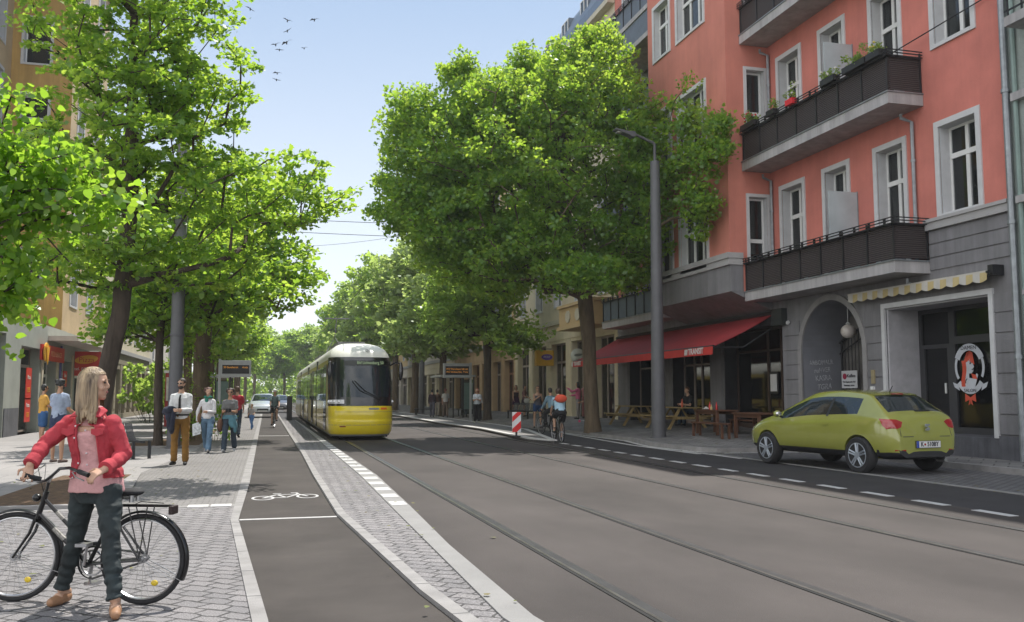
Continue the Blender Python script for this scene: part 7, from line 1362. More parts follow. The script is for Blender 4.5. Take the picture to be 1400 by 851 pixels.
# --- bicycles
spoke = pm('spoke_steel', (.45, .45, .46), .3, metal=.8); bl_paint = pm('black_lacquer', (.006, .006, .007), .3, coat=.15); 
def bicycle(label, loc, rot, detail=False, steer=0.0, frame_m=None, name='bicycle', drop=False, bars=None, wr=.333):
    o = thing(name, label, 'bicycle', loc, rot); fm = frame_m or bl_paint; RH = Vector((0, 0, wr)); FH = Vector((1.02, 0, wr)); BB = Vector((.43, 0, .29)); HT = Vector((.80, 0, .80)); HB = Vector((.85, 0, .64)); ST_ = Vector((.21, 0, .73))
    def wheel(c, st):
        Mz = Matrix.Rotation(st, 3, 'Z'); P_ = lambda r, a, yy=0: c + Mz @ Vector((r * math.cos(a), yy, r * math.sin(a))); n = 48 if detail else 24
        m = MB(); m.tube([P_(wr - .017, 2 * math.pi * k / n) for k in range(n)], .018, 8, closed=True); wo = m.build('wheel', rubber, o, True); m = MB()
        for yy in (-.008, .008): m.tube([P_(wr - .042, 2 * math.pi * k / n, yy) for k in range(n)], .007, 5, closed=True)
        m.build('rim', spoke, wo, True); m = MB(); ns = 32 if detail else 14
        for k in range(ns): a = 2 * math.pi * k / ns; m.tube([P_(.018, a + (1.3 if k % 2 else -1.3), .028 if k % 4 < 2 else -.028), P_(wr - .045, a)], .0012 if detail else .002, 3, cap=False)
        m.build('spokes', spoke, wo); m = MB(); m.cyl(P_(0, 0, -.045), P_(0, 0, .045), .018, 12); m.cyl(P_(0, 0, -.03), P_(0, 0, -.025), .03, 12); m.cyl(P_(0, 0, .025), P_(0, 0, .03), .03, 12); m.build('hub', spoke, wo, True)
        if detail: 
            m = MB(); q = P_(.2, 4.2, .0); m.ell(q, (.03, .012, .022), 8, 6); m.build('reflector', flat('reflector_yellow', (.7, .5, .03), .3), wo)
        return P_
    wheel(RH, 0); PF = wheel(FH, steer)
    m = MB(); t = .016
    if detail:
        m.tube([HB + Vector((-.005, 0, .02)), BB], t * 1.15, 10); m.tube([HT + Vector((.005, 0, -.03)), Vector((.55, 0, .525)), Vector((.48, 0, .465)), Vector((.41, 0, .44)), Vector((.345, 0, .445))], t * .9, 10)
    else: m.tube([HB, BB], t, 8); m.tube([HT - Vector((0, 0, .02)), ST_ - Vector((-.01, 0, .03))], t * .9, 8)
    m.tube([BB, ST_], t, 10); m.tube([HT + Vector((-.01, 0, .03)), HB - Vector((-.008, 0, .02))], t * 1.3, 10); m.cyl(BB + Vector((0, -.04, 0)), BB + Vector((0, .04, 0)), .024, 12)
    for s in (-1, 1): m.tube([BB + Vector((0, s * .02, 0)), RH + Vector((0, s * .055, 0))], t * .6, 6); m.tube([ST_ + Vector((.03, s * .015, -.08)), RH + Vector((0, s * .055, 0))], t * .55, 6)
    m.build('frame', fm, o, True)
    if detail:
        m = MB(); a_, b_ = HB + Vector((-.005, 0, .02)), BB; m.tube([a_.lerp(b_, .30), a_.lerp(b_, .52)], t * 1.18, 10); a_, b_ = HT + Vector((.005, 0, -.03)), Vector((.55, 0, .525)); m.tube([a_.lerp(b_, .40), a_.lerp(b_, .62)], t * .95, 10); m.build('decal', pm('decal_silver', (.25, .24, .22), .4, metal=.4, var=.6, scale=60), o, True)
    m = MB(); Ms = Matrix.Rotation(steer, 3, 'Z')
    for s in (-1, 1): m.tube([HB + Ms @ Vector((.01, s * .045, -.03)), HB + Ms @ Vector((.04, s * .05, -.12)), FH + Ms @ Vector((0, s * .052, 0))], [t * .8, t * .75, t * .55], 8)
    m.tube([HB + Ms @ Vector((.01, -.045, -.03)), HB + Ms @ Vector((.01, .045, -.03))], t, 6); m.build('fork', fm, o, True)
    top = HT + Vector((-.02, 0, .10)); m = MB(); m.tube([HT, top], .012, 8)
    if bars: bp = bars
    elif drop: bp = [(top + Ms @ Vector(v)) for v in ((.02, -.22, -.10), (.10, -.22, -.06), (.08, -.21, 0), (.05, -.1, 0), (.05, .1, 0), (.08, .21, 0), (.10, .22, -.06), (.02, .22, -.10))]
    else: bp = [(top + Ms @ Vector(v)) for v in ((-.20, -.29, .02), (-.10, -.27, .03), (.03, -.16, .04), (.04, 0, 0), (.03, .16, .04), (-.10, .27, .03), (-.20, .29, .02))]
    m.tube([top, bp[len(bp) // 2]], .012, 6); m.build('stem', spoke if not detail else fm, o, True); m = MB(); m.tube(bp, .0115, 10); hbo = m.build('handlebar', fm, o, True)
    for i, j in ((0, 1), (-1, -2)): m = MB(); a, b = Vector(bp[i]), Vector(bp[j]); m.tube([a, a + (b - a).normalized() * .11], .017, 10); m.build('grip', rubber, hbo, True)
    m = MB(); V = ST_ + Vector((-.03, 0, .10)); m.ell(V + Vector((-.06, 0, 0)), (.11, .085, .032), 14, 8); m.ell(V + Vector((.06, 0, .005)), (.12, .03, .025), 12, 8); so_ = vox(m, .008, 'saddle', rubber, o, 2); m = MB(); m.tube([ST_, V - Vector((.01, 0, .02))], .013, 8); m.build('seat_post', spoke, so_)
    if detail: m = MB(); [m.tube([V + Vector((-.12, s * .04, -.02)), V + Vector((-.06, s * .03, -.05)), V + Vector((.06, s * .02, -.03))], .005, 5) for s in (-1, 1)]; [m.lathe([(.018, -.07), (.018, -.02)], V + Vector((-.1, s * .05, 0)), 8) for s in (-1, 1)]; m.build('spring', spoke, so_)
    # drive
    m = MB(); m.lathe([(.092, -.052), (.092, -.046)], (BB.x, 0, BB.z), 32, 'y') if not detail else m.tube([BB + Vector((.09 * math.cos(a), -.05, .09 * math.sin(a))) for a in [i * math.pi / 16 for i in range(32)]], .008, 5, closed=True)
    for k in range(5): a = k * 1.257; m.tube([BB + Vector((0, -.05, 0)), BB + Vector((.09 * math.cos(a), -.05, .09 * math.sin(a)))], .007, 4)
    m.build('chainring', spoke if detail else fm, o)
    m = MB(); ca = math.radians(100)
    for s in (-1, 1): e = BB + Vector((s * .165 * math.cos(ca), s * .075 * 1, s * .165 * math.sin(ca))); m.tube([BB + Vector((0, s * .06, 0)), e], .010, 6); m.box(e.x - .045, e.x + .045, min(e.y, e.y + s * .09), max(e.y, e.y + s * .09), e.z - .012, e.z + .012)
    m.build('crank', spoke if detail else fm, o)
    if detail:
        m = MB(); a0 = [BB + Vector((.105 * math.cos(a), -.06, .105 * math.sin(a))) for a in [math.radians(d) for d in range(60, 301, 20)]]; pts = [(.02, -.06, wr + .045), (.28, -.06, .40)] + [tuple(p) for p in a0[:0]]
        V = [(BB.x + .12 * math.cos(a), BB.z + .12 * math.sin(a)) for a in [math.radians(d) for d in range(-90, 91, 15)]] + [(.02, wr + .03), (-.02, wr), (.02, wr - .03)]
        V2 = [(BB.x + .105 * math.cos(a), BB.z + .105 * math.sin(a)) for a in [math.radians(d) for d in range(-90, 91, 15)]]
        m.tube([(V[i][0], -.062, V[i][1]) for i in range(len(V))], .009, 5, closed=True); m.build('chain_guard', fm, o)
        def fender(c, a0, a1, st, nm):
            Mz = Matrix.Rotation(st, 3, 'Z'); m = MB(); R_ = wr + .022; Vs = []; n = 26
            for k in range(n + 1):
                a = math.radians(a0 + (a1 - a0) * k / n)
                for t_ in range(7): th = math.pi * t_ / 6; rr = R_ - .012 + .016 * math.sin(th); Vs.append(c + Mz @ Vector((rr * math.cos(a), .028 * math.cos(th), rr * math.sin(a))))
            F = [(i * 7 + j, i * 7 + j + 1, (i + 1) * 7 + j + 1, (i + 1) * 7 + j) for i in range(n) for j in range(6)]; m.add(Vs, F); fo = m.build(nm, fm, o, True); sm = fo.modifiers.new('s', 'SOLIDIFY'); sm.thickness = .002; m = MB()
            for s in (-1, 1): aa = math.radians(a1 if a1 > 150 else a0 + 8) if nm == 'rear_fender' else math.radians(a1 - 6); m.tube([c + Mz @ Vector((0, s * .04, 0)), c + Mz @ Vector((R_ * math.cos(aa), s * .03, R_ * math.sin(aa)))], .003, 4)
            m.build('stay', spoke, fo)
        fender(RH, 25, 205, 0, 'rear_fender'); fender(FH, 45, 205, steer, 'front_fender')
        m = MB(); zr = .73
        for s in (-1, 0, 1): m.tube([(.20, s * .05, zr), (-.20, s * .05, zr)], .005, 5)
        for xx in (.2, .05, -.1, -.2): m.tube([(xx, -.055, zr), (xx, .055, zr)], .005, 5)
        for s in (-1, 1): m.tube([(-.05, s * .055, zr), (0, s * .06, wr + .02)], .005, 5); m.tube([(.10, s * .055, zr), (0, s * .06, wr + .02)], .005, 5); m.tube([(.2, s * .05, zr), (.24, s * .02, .62)], .005, 5)
        m.tube([(.1, -.05, zr + .005), (.03, 0, zr + .03), (-.15, 0, zr + .02)], .004, 4); ro_ = m.build('rack', fm, o, True); m = MB(); m.box(-.245, -.21, -.05, .05, zr - .06, zr + .005); m.build('tail_light', flat('tail_dark', (.02, .008, .008)), ro_, bevel=.008)
        m = MB(); m.ell(HT + Vector((.07, 0, -.02)), (.035, .03, .03), 10, 8); m.build('head_lamp', fm, o, True)
        m = MB(); m.tube([HT + Vector((.01, .01, .02)), HT + Vector((.05, .03, .2)), top + Vector((.0, .04, .14)), Vector(bp[1])], .0025, 4); m.tube([Vector(bp[0]) + Vector((0, 0, .02)), top + Vector((.06, -.05, .12)), HT + Vector((.03, -.01, -.05))], .0025, 4); m.build('brake_cable', fm, o)
        for i, j in ((0, 1), (-1, -2)):
            a, b = Vector(bp[i]), Vector(bp[j]); u_ = (b - a).normalized(); q = a + u_ * .13; m = MB(); m.tube([q, q + Vector((.035, 0, -.01)), q - u_ * .06 + Vector((.05, 0, -.03)), q - u_ * .15 + Vector((.045, 0, -.035))], .005, 5); m.build('brake_lever', spoke, hbo, True)
        m = MB(); m.tube([(.33, .03, .27), (.20, .10, .26), (.14, .12, .25)], .007, 5); m.build('kickstand', spoke, o)
    return o
# cyclists
def cyclist(bl, plabel, x, y, heading, **k):
    z = hzv(x, y) if x > 11.2 else 0.0; a = math.radians(heading); fw = Vector((-math.sin(a), math.cos(a), 0)); bk = bicycle(bl, (x, y, z), a + math.pi / 2, drop=k.pop('drop', True)); k2 = dict(h=1.76, pel=.93, lean=38, legs=((72, 78, .03), (40, 34, .03)), arms=((62, 12, .06), (62, 12, .06))); k2.update(k)
    return person(plabel, x + fw.x * .13, y + fw.y * .13, heading, z=z, **k2)
o, bo, J, W, Q = cyclist('road bicycle ridden by the cyclist with the orange bag', 'cyclist in light blue top and black shorts with an orange bag seen from behind', 8.80, 26.9, -4, top=cl('sky_top', (.30, .45, .55)), sleeve='short', bottom=black_c, btype='shorts', hair=('short', (.05, .03, .02)), shoes=(.02, .02, .02), vs=.012, lean=30)
bg_ = thing('messenger_bag', 'orange red messenger bag on the back of the light blue cyclist', 'bag', tuple(o.location), o.rotation_euler.z); c_ = Q['chest'] - Q['Fd'] * .17; m = MB(); m.ell(c_ + Vector((.02, 0, .02)), (.2, .09, .13), 14, 10); vox(m, .012, 'pouch', cl('orange_bag', (.55, .07, .03), .7), bg_, 1); m = MB(); m.tube([c_ + Vector((-.16, .03, .02)), Q['chest'] + Vector((-.18, .1, 0)), Q['chest'] + Vector((-.05, .14, .1)), Vector(Q['nb']) + Vector((.06, .02, .02)), c_ + Vector((.12, .02, .08))], .015, 5); m.build('strap', MATS['cloth_orange_bag'], bg_)
cyclist('bicycle of the rider in front of the orange bag', 'rider in pale denim jacket and black trousers ahead of the orange bag', 10.2, 32.0, 12, top=cl('denim_jacket', (.16, .25, .32)), sleeve='long', bottom=black_c, hair=('short', (.03, .02, .02)), shoes=(.02, .02, .02), vs=.014, lean=18, arms=((50, 20, .1), (50, 20, .1)), drop=False)
o, bo, J, W, Q = cyclist('bicycle of the oncoming rider with the white helmet', 'oncoming cyclist with white helmet and grey green jacket on the cycle track', .43, 43.6, 178, top=cl('teal_grey', (.14, .20, .21)), sleeve='short', bottom=black_c, btype='shorts', hair=('short', (.05, .03, .02)), shoes=(.02, .02, .02), vs=.015, lean=18, arms=((48, 22, .12), (48, 22, .12)), drop=False)
m = MB(); m.ell(Q['head'] + Vector((0, -.01, .055)), (.095, .12, .075), 12, 8); m.build('helmet', white_s, bo, True)
m = MB(); [m.tube([Q['nb'] + Vector((s * .07, -.03, .03)), Q['chest'] + Vector((s * .09, .12, .03)), Q['waist'] + Vector((s * .11, .08, 0))], .016, 5) for s in (-1, 1)]; m.build('backpack_strap', black_c, bo)
# scooter child
x_, y_ = 13.5, 37.6; o, bo, J, W, Q = person('child in a striped brown top riding a kick scooter', x_, y_, 68, 1.28, z=hz(x_, y_) + .06, lean=8, arms=((45, 40, .05), (45, 40, .05)), legs=((4, 6, .0), (-30, 35, .02)), top=cl('stripe_brown', (.26, .14, .09), var=.5, scale=9), sleeve='short', bottom=cl('child_brown', (.06, .03, .03)), btype='shorts', hair=('short', (.03, .02, .02)), shoes=(.3, .25, .25), vs=.013)
sco = thing('kick_scooter', 'small pink and silver kick scooter under the child', 'scooter', (x_, y_, hz(x_, y_)), o.rotation_euler.z); m = MB(); m.box(-.05, .05, -.22, .25, .065, .085); m.build('deck', metalg, sco); m = MB(); m.tube([(0, .27, .08), (0, .36, .12), (0, .30, .82)], .013, 6); m.tube([(-.16, .30, .82), (.16, .30, .82)], .013, 6); m.build('handlebar', metalg, sco)
for yy in (-.27, .37): m = MB(); m.lathe([(.055, -.012), (.055, .012)], (0, yy, .055), 14, 'x'); m.build('wheel', flat('wheel_pink', (.6, .05, .15)), sco)
# ================================================================ woman with the bicycle
def PD(px, py, dep): return Vector((0, 0, EYE)) + ray(px, py) * dep
g = G(193, 827); fdir = (-_r * math.cos(math.radians(6)) + Vector((_st, _ct, 0)) * math.sin(math.radians(6))); ang = math.atan2(fdir.y, fdir.x)
Mi = Matrix.Rotation(-ang, 3, 'Z'); toL = lambda v: (Mi @ (Vector(v) - Vector((g.x, g.y, 0)))) / .93
bars = [toL(PD(*p)) for p in ((34, 650, 6.02), (42, 652, 6.04), (48, 657, 6.10), (55, 659, 6.18), (63, 657, 6.24), (72, 650, 6.22), (82, 641, 6.17), (95, 640, 6.11), (108, 645, 6.05), (121, 650, 6.0))]
WB_ = bicycle('black step through city bicycle held by the woman in the red jacket', (g.x, g.y, 0), ang, detail=True, bars=bars, wr=.335, steer=math.radians(10)); WB_.scale = (.93,) * 3
def wm(px, py, d): return PD(px, py, d)
hipR, hipL = wm(115, 668, 6.36), wm(149, 669, 6.30); knR, knL = wm(103, 740, 6.40), wm(152, 748, 6.14); anR, anL = wm(85, 804, 6.40), wm(157, 819, 6.04)
toR, toL_ = wm(70, 824, 6.28), wm(158, 838, 5.92); heR, heL = wm(91, 816, 6.44), wm(158, 826, 6.12)
shR, shL = wm(94, 580, 6.33), wm(154, 580, 6.30); elR, elL = wm(62, 607, 6.22), wm(170, 622, 6.30); wrR, wrL = wm(41, 636, 6.06), wm(143, 642, 6.08)
nbk = wm(127, 560, 6.33); hdC = wm(129, 527, 6.30); pel_ = (hipR + hipL) / 2 + Vector((0, 0, .03)); wst = wm(130, 632, 6.33); chs = wm(126, 594, 6.31)
Zv = Vector((0, 0, 1)); sv = (shL - shR).normalized(); sv.z = 0; sv.normalize(); tf = sv.cross(Zv); tf = -tf if tf.dot(Vector((_st, _ct, 0))) > 0 else tf
root_ = Vector((pel_.x, pel_.y, 0)); WO = thing('person', 'blonde woman in a red jacket, pink blouse and dark jeans straddling a black bicycle', 'person', tuple(root_)); LO = lambda v: Vector(v) - root_
def Lr(c, rx, ry): return (LO(c), sv * rx, tf * ry)
body = MB(); face_d = (_r * .985 + Vector((_st, _ct, 0)) * .12).normalized(); hsd = face_d.cross(Zv).normalized(); Mh = Matrix((hsd, face_d, Zv)).transposed(); hc = LO(hdC)
loft(body, [Lr(pel_ - Zv * .08, .12, .085), Lr(pel_, .162, .105), Lr(wst, .115, .085), Lr(chs - Zv * .03, .14, .10), Lr(chs + Zv * .05, .155, .11), Lr((shR + shL) / 2 - Zv * .005, .13, .075), Lr(nbk, .055, .052)], 20)
seg(body, LO(nbk) - Zv * .03, hc - Zv * .06 - face_d * .015, .052, .050, 14)
body.ell(hc + Zv * .022 - face_d * .008, (.074, .093, .100), 22, 18, Mh); body.ell(hc + face_d * .022 - Zv * .035, (.060, .064, .070), 18, 14, Mh); body.ell(hc + face_d * .056 - Zv * .080, (.028, .026, .022), 12, 10, Mh)
loft(body, [(hc + face_d * .078 + Zv * .030, hsd * .009, Zv * .010), (hc + face_d * .092 + Zv * .006, hsd * .010, Zv * .010), (hc + face_d * .103 - Zv * .012, hsd * .013, Zv * .009), (hc + face_d * .082 - Zv * .020, hsd * .014, Zv * .006)], 10)
body.ell(hc + face_d * .081 - Zv * .041, (.020, .008, .006), 10, 8, Mh); body.ell(hc + face_d * .079 - Zv * .053, (.018, .009, .007), 10, 8, Mh)
for q in (-1, 1): body.ell(hc + face_d * .070 + hsd * q * .033 + Zv * .030, (.020, .012, .008), 8, 6, Mh); body.ell(hc + face_d * .055 + hsd * q * .038 - Zv * .020, (.022, .028, .024), 10, 8, Mh); body.ell(hc + hsd * q * .075 - face_d * .005, (.010, .018, .03), 8, 8, Mh)
for a, b, c in ((hipR, knR, anR), (hipL, knL, anL)): seg(body, LO(a), LO(b), .074, .046, 14); md = b.lerp(c, .35) + Vector((_st, _ct, 0)) * .012; seg(body, LO(b), LO(md), .044, .045, 14); seg(body, LO(md), LO(c), .043, .034, 14)
for a, h_, t_ in ((anR, heR, toR), (anL, heL, toL_)):
    h2 = Vector((h_.x, h_.y, .045)); t2 = Vector((t_.x, t_.y, .032)); seg(body, LO(a), LO(h2 + Zv * .03), .036, .034, 12); seg(body, LO(h2), LO(h2.lerp(t2, .55) + Zv * .012), .033, .036, 12); seg(body, LO(h2.lerp(t2, .55)), LO(t2), .036, .024, 12)
for S_, E_, W_, th in ((shR, elR, wrR, 1), (shL, elL, wrL, -1)): seg(body, LO(S_), LO(E_), .047, .036, 14); seg(body, LO(E_), LO(E_.lerp(W_, .35)), .036, .036, 14); seg(body, LO(E_.lerp(W_, .35)), LO(W_), .036, .025, 14)
gR = PD(37, 651, 6.03); gL = PD(121, 650, 6.0)
dR = (gR - wrR).normalized(); hand(body, LO(wrR), (dR + Zv * -.3).normalized(), (-tf * -1 + _r * .4) * 1.0, 1, .92, 1.25, .0088)
dL = (PD(124, 651, 6.0) - wrL); hand(body, LO(wrL), dL.normalized(), (Vector((_st, _ct, 0)) * .6 - Zv * .75), -1, .95, 1.1, .0088)
wb = vox(body, .0062, 'body', SKIN['a'], WO, 2)
red_j = pm('red_cotton', (.40, .040, .055), .92, var=.2, scale=7, bump=.7, bscale=14, detail=8); pink_b = pm('pink_blouse', (.55, .30, .30), .9, var=.12, scale=16, bump=.6, bscale=22); den = pm('dark_denim', (.016, .024, .026), .8, var=.7, scale=3.4, bump=.6, bscale=12, detail=9); shoe_b = pm('brown_shoe', (.30, .16, .085), .6, var=.15)
# jeans with creases at knee and ankle
jm = MB(); loft(jm, [Lr(pel_ - Zv * .12, .115, .09), Lr(pel_ - Zv * .02, .172, .116), Lr(pel_ + Zv * .08, .158, .108)], 20)
for a, b, c in ((hipR, knR, anR), (hipL, knL, anL)):
    N_ = 22
    pts = []; rr2 = []
    for i in range(N_ + 1):
        t = i / N_; p = a.lerp(b, t * 2) if t < .5 else b.lerp(c, (t - .5) * 2); base_r = float(np.interp(t, [0, .25, .5, .62, .9, 1], [.087, .071, .055, .054, .044, .046])); cre = .0035 * math.sin(i * 2.1) + (.006 * math.sin(i * 2.9) if t > .72 or .42 < t < .58 else 0); pts.append(LO(p) + sv * .004 * math.sin(i * 1.7)); rr2.append(base_r + cre)
    jm.tube(pts, rr2, 18)
crumple(vox(jm, .0065, 'jeans', den, wb, 1), .009, 10)
bl_ = MB(); loft(bl_, [Lr(pel_ - Zv * .045, .190, .135), Lr(pel_ + Zv * .03, .178, .128), Lr(wst, .132, .104), Lr(chs, .158, .122), Lr((shR + shL) / 2 - Zv * .02, .12, .085), Lr(nbk - Zv * .0, .062, .06)], 24); loft(bl_, [Lr(nbk - Zv * .03, .075, .072), Lr(nbk + Zv * .022, .062, .062)], 18)
blo = vox(bl_, .0065, 'blouse', pink_b, wb, 1); crumple(blo, .007, 12, .3)
m = MB()
for i in range(6): m.ell(LO(nbk.lerp(pel_, .12 + .15 * i)) + tf * (.128 if i > 0 else .1) + sv * .012, (.007, .007, .007), 6, 5)
m.build('button', flat('button_pearl', (.6, .55, .55), .3), blo)
# open jacket: torso shell with the front cut away, sleeves, collar, cuffs, hem
jk = MB(); jl = [(pel_ + Zv * .055, .174, .130), (pel_ + Zv * .10, .170, .128), (wst, .143, .115), (chs - Zv * .02, .158, .126), (chs + Zv * .06, .165, .124), ((shR + shL) / 2 + Zv * .004, .122, .085), ((shR + shL) / 2 + Zv * .050, .092, .075), (nbk - Zv * .004, .072, .068)]
def arcshell(rg, a0, a1, n, thick):
    V = []; k = n + 1
    for c, rx, ry in rg:
        for e in (0, -thick):
            for i in range(k): a = math.radians(a0 + (a1 - a0) * i / n); V.append(LO(c) + sv * (rx + e) * math.cos(a) + tf * (ry + e) * math.sin(a))
    F = []; R_ = 2 * k
    for j in range(len(rg) - 1):
        for i in range(n): F += [(j * R_ + i, j * R_ + i + 1, (j + 1) * R_ + i + 1, (j + 1) * R_ + i), (j * R_ + k + i, (j + 1) * R_ + k + i, (j + 1) * R_ + k + i + 1, j * R_ + k + i + 1)]
        for i in (0, n): F.append((j * R_ + i, (j + 1) * R_ + i, (j + 1) * R_ + k + i, j * R_ + k + i))
    for j in (0, len(rg) - 1):
        for i in range(n): F.append((j * R_ + i, j * R_ + i + 1, j * R_ + k + i + 1, j * R_ + k + i))
    return V, F
# opening varies with height: wide at the hem, narrow at the neck; two fronts and a back in one shell
jl2 = []
Vt = []; Ft = []
rows_ = []
for j, (c, rx, ry) in enumerate(jl):
    o0 = [52, 52, 52, 54, 60, 72, 76, 80][j]
    # arcs measured from sv (her left) through tf (front): gap between o0 and o1 + 30
    g0, g1 = o0, [128, 122, 112, 106, 104, 100, 99, 98][j]; n_ = 34; row = []
    for i in range(n_ + 1):
        a = math.radians(g1 + (360 - (g1 - g0)) * i / n_); fl = .006 * math.sin(i * 1.9 + j * 2.2); row.append((LO(c) + sv * (rx + fl) * math.cos(a) + tf * (ry + fl) * math.sin(a), LO(c) + sv * (rx - .016) * math.cos(a) + tf * (ry - .016) * math.sin(a)))
    rows_.append(row)
n_ = 34; V = [p for row in rows_ for pr_ in row for p in pr_]; idx = lambda j, i, s: (j * (n_ + 1) + i) * 2 + s; F = []
for j in range(len(jl) - 1):
    for i in range(n_): F += [(idx(j, i, 0), idx(j, i + 1, 0), idx(j + 1, i + 1, 0), idx(j + 1, i, 0)), (idx(j, i, 1), idx(j + 1, i, 1), idx(j + 1, i + 1, 1), idx(j, i + 1, 1))]
    for i in (0, n_): F.append((idx(j, i, 0), idx(j + 1, i, 0), idx(j + 1, i, 1), idx(j, i, 1)))
for j in (0, len(jl) - 1):
    for i in range(n_): F.append((idx(j, i, 0), idx(j, i + 1, 0), idx(j, i + 1, 1), idx(j, i, 1)))
jk.add(V, F)
for S_, E_, W_ in ((shR, elR, wrR), (shL, elL, wrL)):
    N_ = 16; pts = []; r2 = []
    for i in range(N_ + 1):
        t = i / N_; p = S_.lerp(E_, t * 2) if t < .5 else E_.lerp(W_, (t - .5) * 1.9); r2.append(float(np.interp(t, [0, .1, .5, .9, 1], [.048, .055, .047, .038, .042])) + .002 * math.sin(i * 1.3) + (.003 * math.sin(i * 2.7) if .4 < t < .65 else 0)); pts.append(LO(p))
    jk.tube(pts, r2, 16); jk.ell(LO(S_) + Zv * .008, (.054, .054, .050), 14, 10)
jo = vox(jk, .0066, 'jacket', red_j, wb, 1); crumple(jo, .011, 9, .45)
pkt = MB()
for i in (0, n_):
    pts = [rows_[j][i][0] + tf * .004 for j in range(len(jl))]; pkt.tube(pts, .006, 6)
    k_ = 1 if i == 0 else n_ - 1; pkt.tube([rows_[j][k_][0] * .6 + rows_[j][i][0] * .4 + tf * .003 for j in range(len(jl))], .0022, 4)
pkt.build('placket', red_j, jo, True)
bt_ = MB()
for j in range(0, 6): c = rows_[j][0][0] * .75 + rows_[j][1][0] * .25 + tf * .009; bt_.ell(c, (.007, .007, .007), 8, 6)
bt_.build('button', flat('button_pearl', (.6, .55, .55), .3), jo)
cf = MB()
for E_, W_ in ((elR, wrR), (elL, wrL)): e = E_.lerp(W_, .97); d = (W_ - E_).normalized(); cf.tube([LO(e - d * .065), LO(e)], [.050, .052], 18)
cf.build('cuff', red_j, jo, True, bevel=.004)
co_ = MB()
for q in (-1, 1): b0 = LO(nbk) + sv * q * .066 - tf * .02 + Zv * .012; co_.extr([b0, LO(nbk) + sv * q * .062 + tf * .062 + Zv * .0, LO(nbk) + sv * q * .035 + tf * .118 - Zv * .05, LO(nbk) + sv * q * .112 + tf * .092 - Zv * .055, LO(nbk) + sv * q * .112 + tf * .0 - Zv * .012], (tf * .010 + Zv * .008))
co_.build('collar', red_j, jo, bevel=.003)
pk = MB()
for q in (-1, 1): c = LO(chs) + sv * q * .105 + tf * .113 + Zv * .02; pk.extr([c + sv * a * .045 + Zv * b for a, b in ((-1, .022), (1, .022), (1, -.012), (0, -.03), (-1, -.012))], tf * .01)
pk.build('pocket_flap', red_j, jo, bevel=.003)
hmb = MB(); 
for i in range(n_): 
    a = rows_[0][i][0]; b = rows_[0][i + 1][0]; hmb.tube([a + (a - LO(pel_)) * .02, b + (b - LO(pel_)) * .02], .006, 5)
hmb.build('hem', red_j, jo)
# hair: strands laid from the crown down to the shoulders
hm1 = pm('hair_blonde', (.055, .032, .02), .45, var=.5, scale=30, stretch=(1, 1, .09), bump=.6, bscale=120, col2=(.52, .38, .23)); hr_ = MB(); R = np.random.default_rng(31)
hr_.ell(hc + Zv * .034 - face_d * .014, (.084, .100, .096), 20, 16, Mh); hr_.ell(hc - face_d * .055 - Zv * .06, (.080, .060, .135), 16, 14, Mh); hr_.ell(hc - face_d * .06 - Zv * .16, (.085, .050, .10), 16, 12, Mh)
for i in range(380):
    a = R.uniform(-2.5, 2.5); st0 = Vector((math.sin(a) * .5, -math.cos(a) * .45 + .05, .85)).normalized(); p0 = hc + Mh @ Vector((st0.x * .082, st0.y * .098 - .012, .030 + st0.z * .092)); sd = Vector((math.sin(a), -math.cos(a) * .95, 0)); p1 = hc + Mh @ Vector((sd.x * .088, sd.y * .10 - .012, .02)); dn = R.uniform(.15, .27); p2 = hc + Mh @ Vector((sd.x * .088 * R.uniform(.9, 1.1), sd.y * .095 - .02, -dn * .55)); p3 = hc + Mh @ Vector((sd.x * (.085 + R.uniform(-.02, .03)), sd.y * .085 - .018, -dn))
    hr_.tube([p0, p0.lerp(p1, .5) + (p0.lerp(p1, .5) - hc).normalized() * .012, p1, p2, p3], [.003, .005, .0065, .0075, .003], 4)
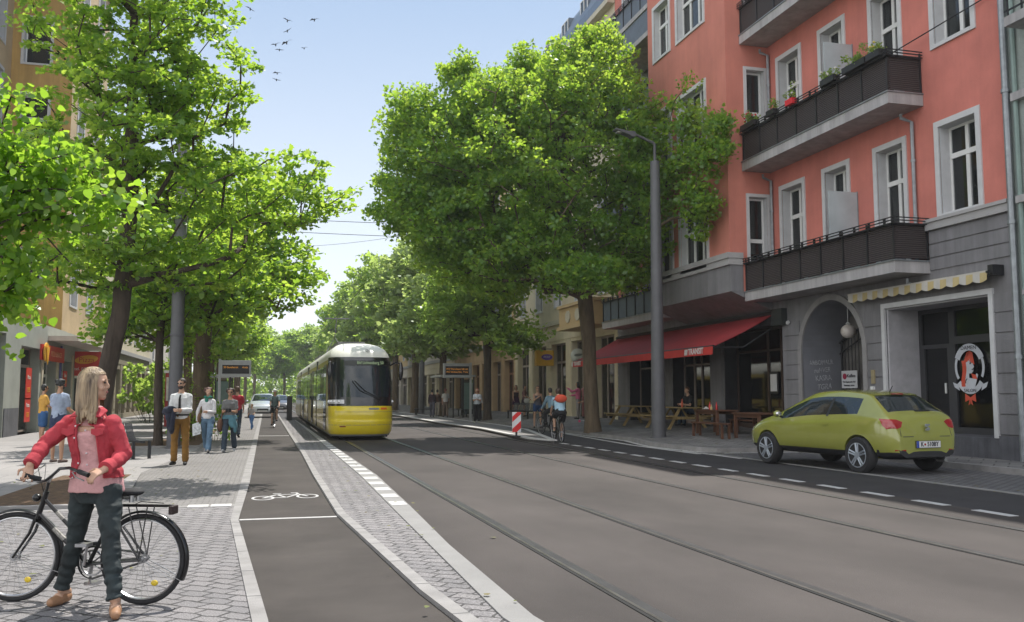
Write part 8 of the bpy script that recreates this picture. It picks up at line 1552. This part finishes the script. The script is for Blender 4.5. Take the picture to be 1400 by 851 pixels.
ho = vox(hr_, .0042, 'hair', hm1, wb, 1); bm = bmesh.new(); bm.from_mesh(ho.data); dl = [v for v in bm.verts if (v.co - hc).dot(face_d) > .046 + .10 * max(0, (v.co - hc).z - .03) and (v.co - hc).z < .074]; bmesh.ops.delete(bm, geom=dl, context='VERTS'); bm.to_mesh(ho.data); bm.free()
m = MB(); [m.ell(hc + face_d * .079 + hsd * q * .032 + Zv * .018, (.013, .008, .007), 10, 8, Mh) for q in (-1, 1)]; m.build('eyes', flat('eye_dark', (.03, .02, .015), .3), wb, True); m = MB(); [m.ell(hc + face_d * .083 + hsd * q * .032 + Zv * .038, (.018, .005, .003), 8, 6, Mh) for q in (-1, 1)]; m.build('eyebrow', flat('brow', (.10, .06, .035)), wb, True)
m = MB(); m.ell(hc + face_d * .086 - Zv * .046, (.018, .006, .007), 10, 8, Mh); m.build('mouth', flat('lip', (.30, .10, .09), .5), wb, True)
sm_ = MB()
for a, h_, t_ in ((anR, heR, toR), (anL, heL, toL_)):
    h2 = Vector((h_.x, h_.y, .042)); t2 = Vector((t_.x, t_.y, .034)); seg(sm_, LO(h2), LO(h2.lerp(t2, .5) + Zv * .004), .039, .040, 14); seg(sm_, LO(h2.lerp(t2, .5)), LO(t2), .041, .031, 14)
so_ = vox(sm_, .006, 'shoes', shoe_b, wb, 1)
bm = bmesh.new(); bm.from_mesh(so_.data)
for v in bm.verts: v.co.z = max(v.co.z, .004)
bm.to_mesh(so_.data); bm.free()

split_islands({'wall', 'plinth', 'cornice', 'shop_surround', 'side_wall', 'interior', 'ledge', 'bay_base', 'glass_wall', 'railing', 'coping', 'screen', 'shop_floor', 'niche_wall', 'base_ring'})

# ================================================================ light haze over the street
hz_m = bpy.data.materials.new('haze'); hz_m.use_nodes = True; t = hz_m.node_tree; t.nodes.clear(); o_ = t.nodes.new('ShaderNodeOutputMaterial'); pv = t.nodes.new('ShaderNodeVolumePrincipled')
pv.inputs['Color'].default_value = (.93, .96, 1, 1); pv.inputs['Density'].default_value = .0004; pv.inputs['Anisotropy'].default_value = .3; t.links.new(pv.outputs[0], o_.inputs['Volume'])
hb2 = MB(); hb2.box(-45, 45, -12, 275, -1.7, 32); tag(hb2.build('haze', hz_m), 'thin pale haze softening the far end of the street', 'haze', kind='stuff')
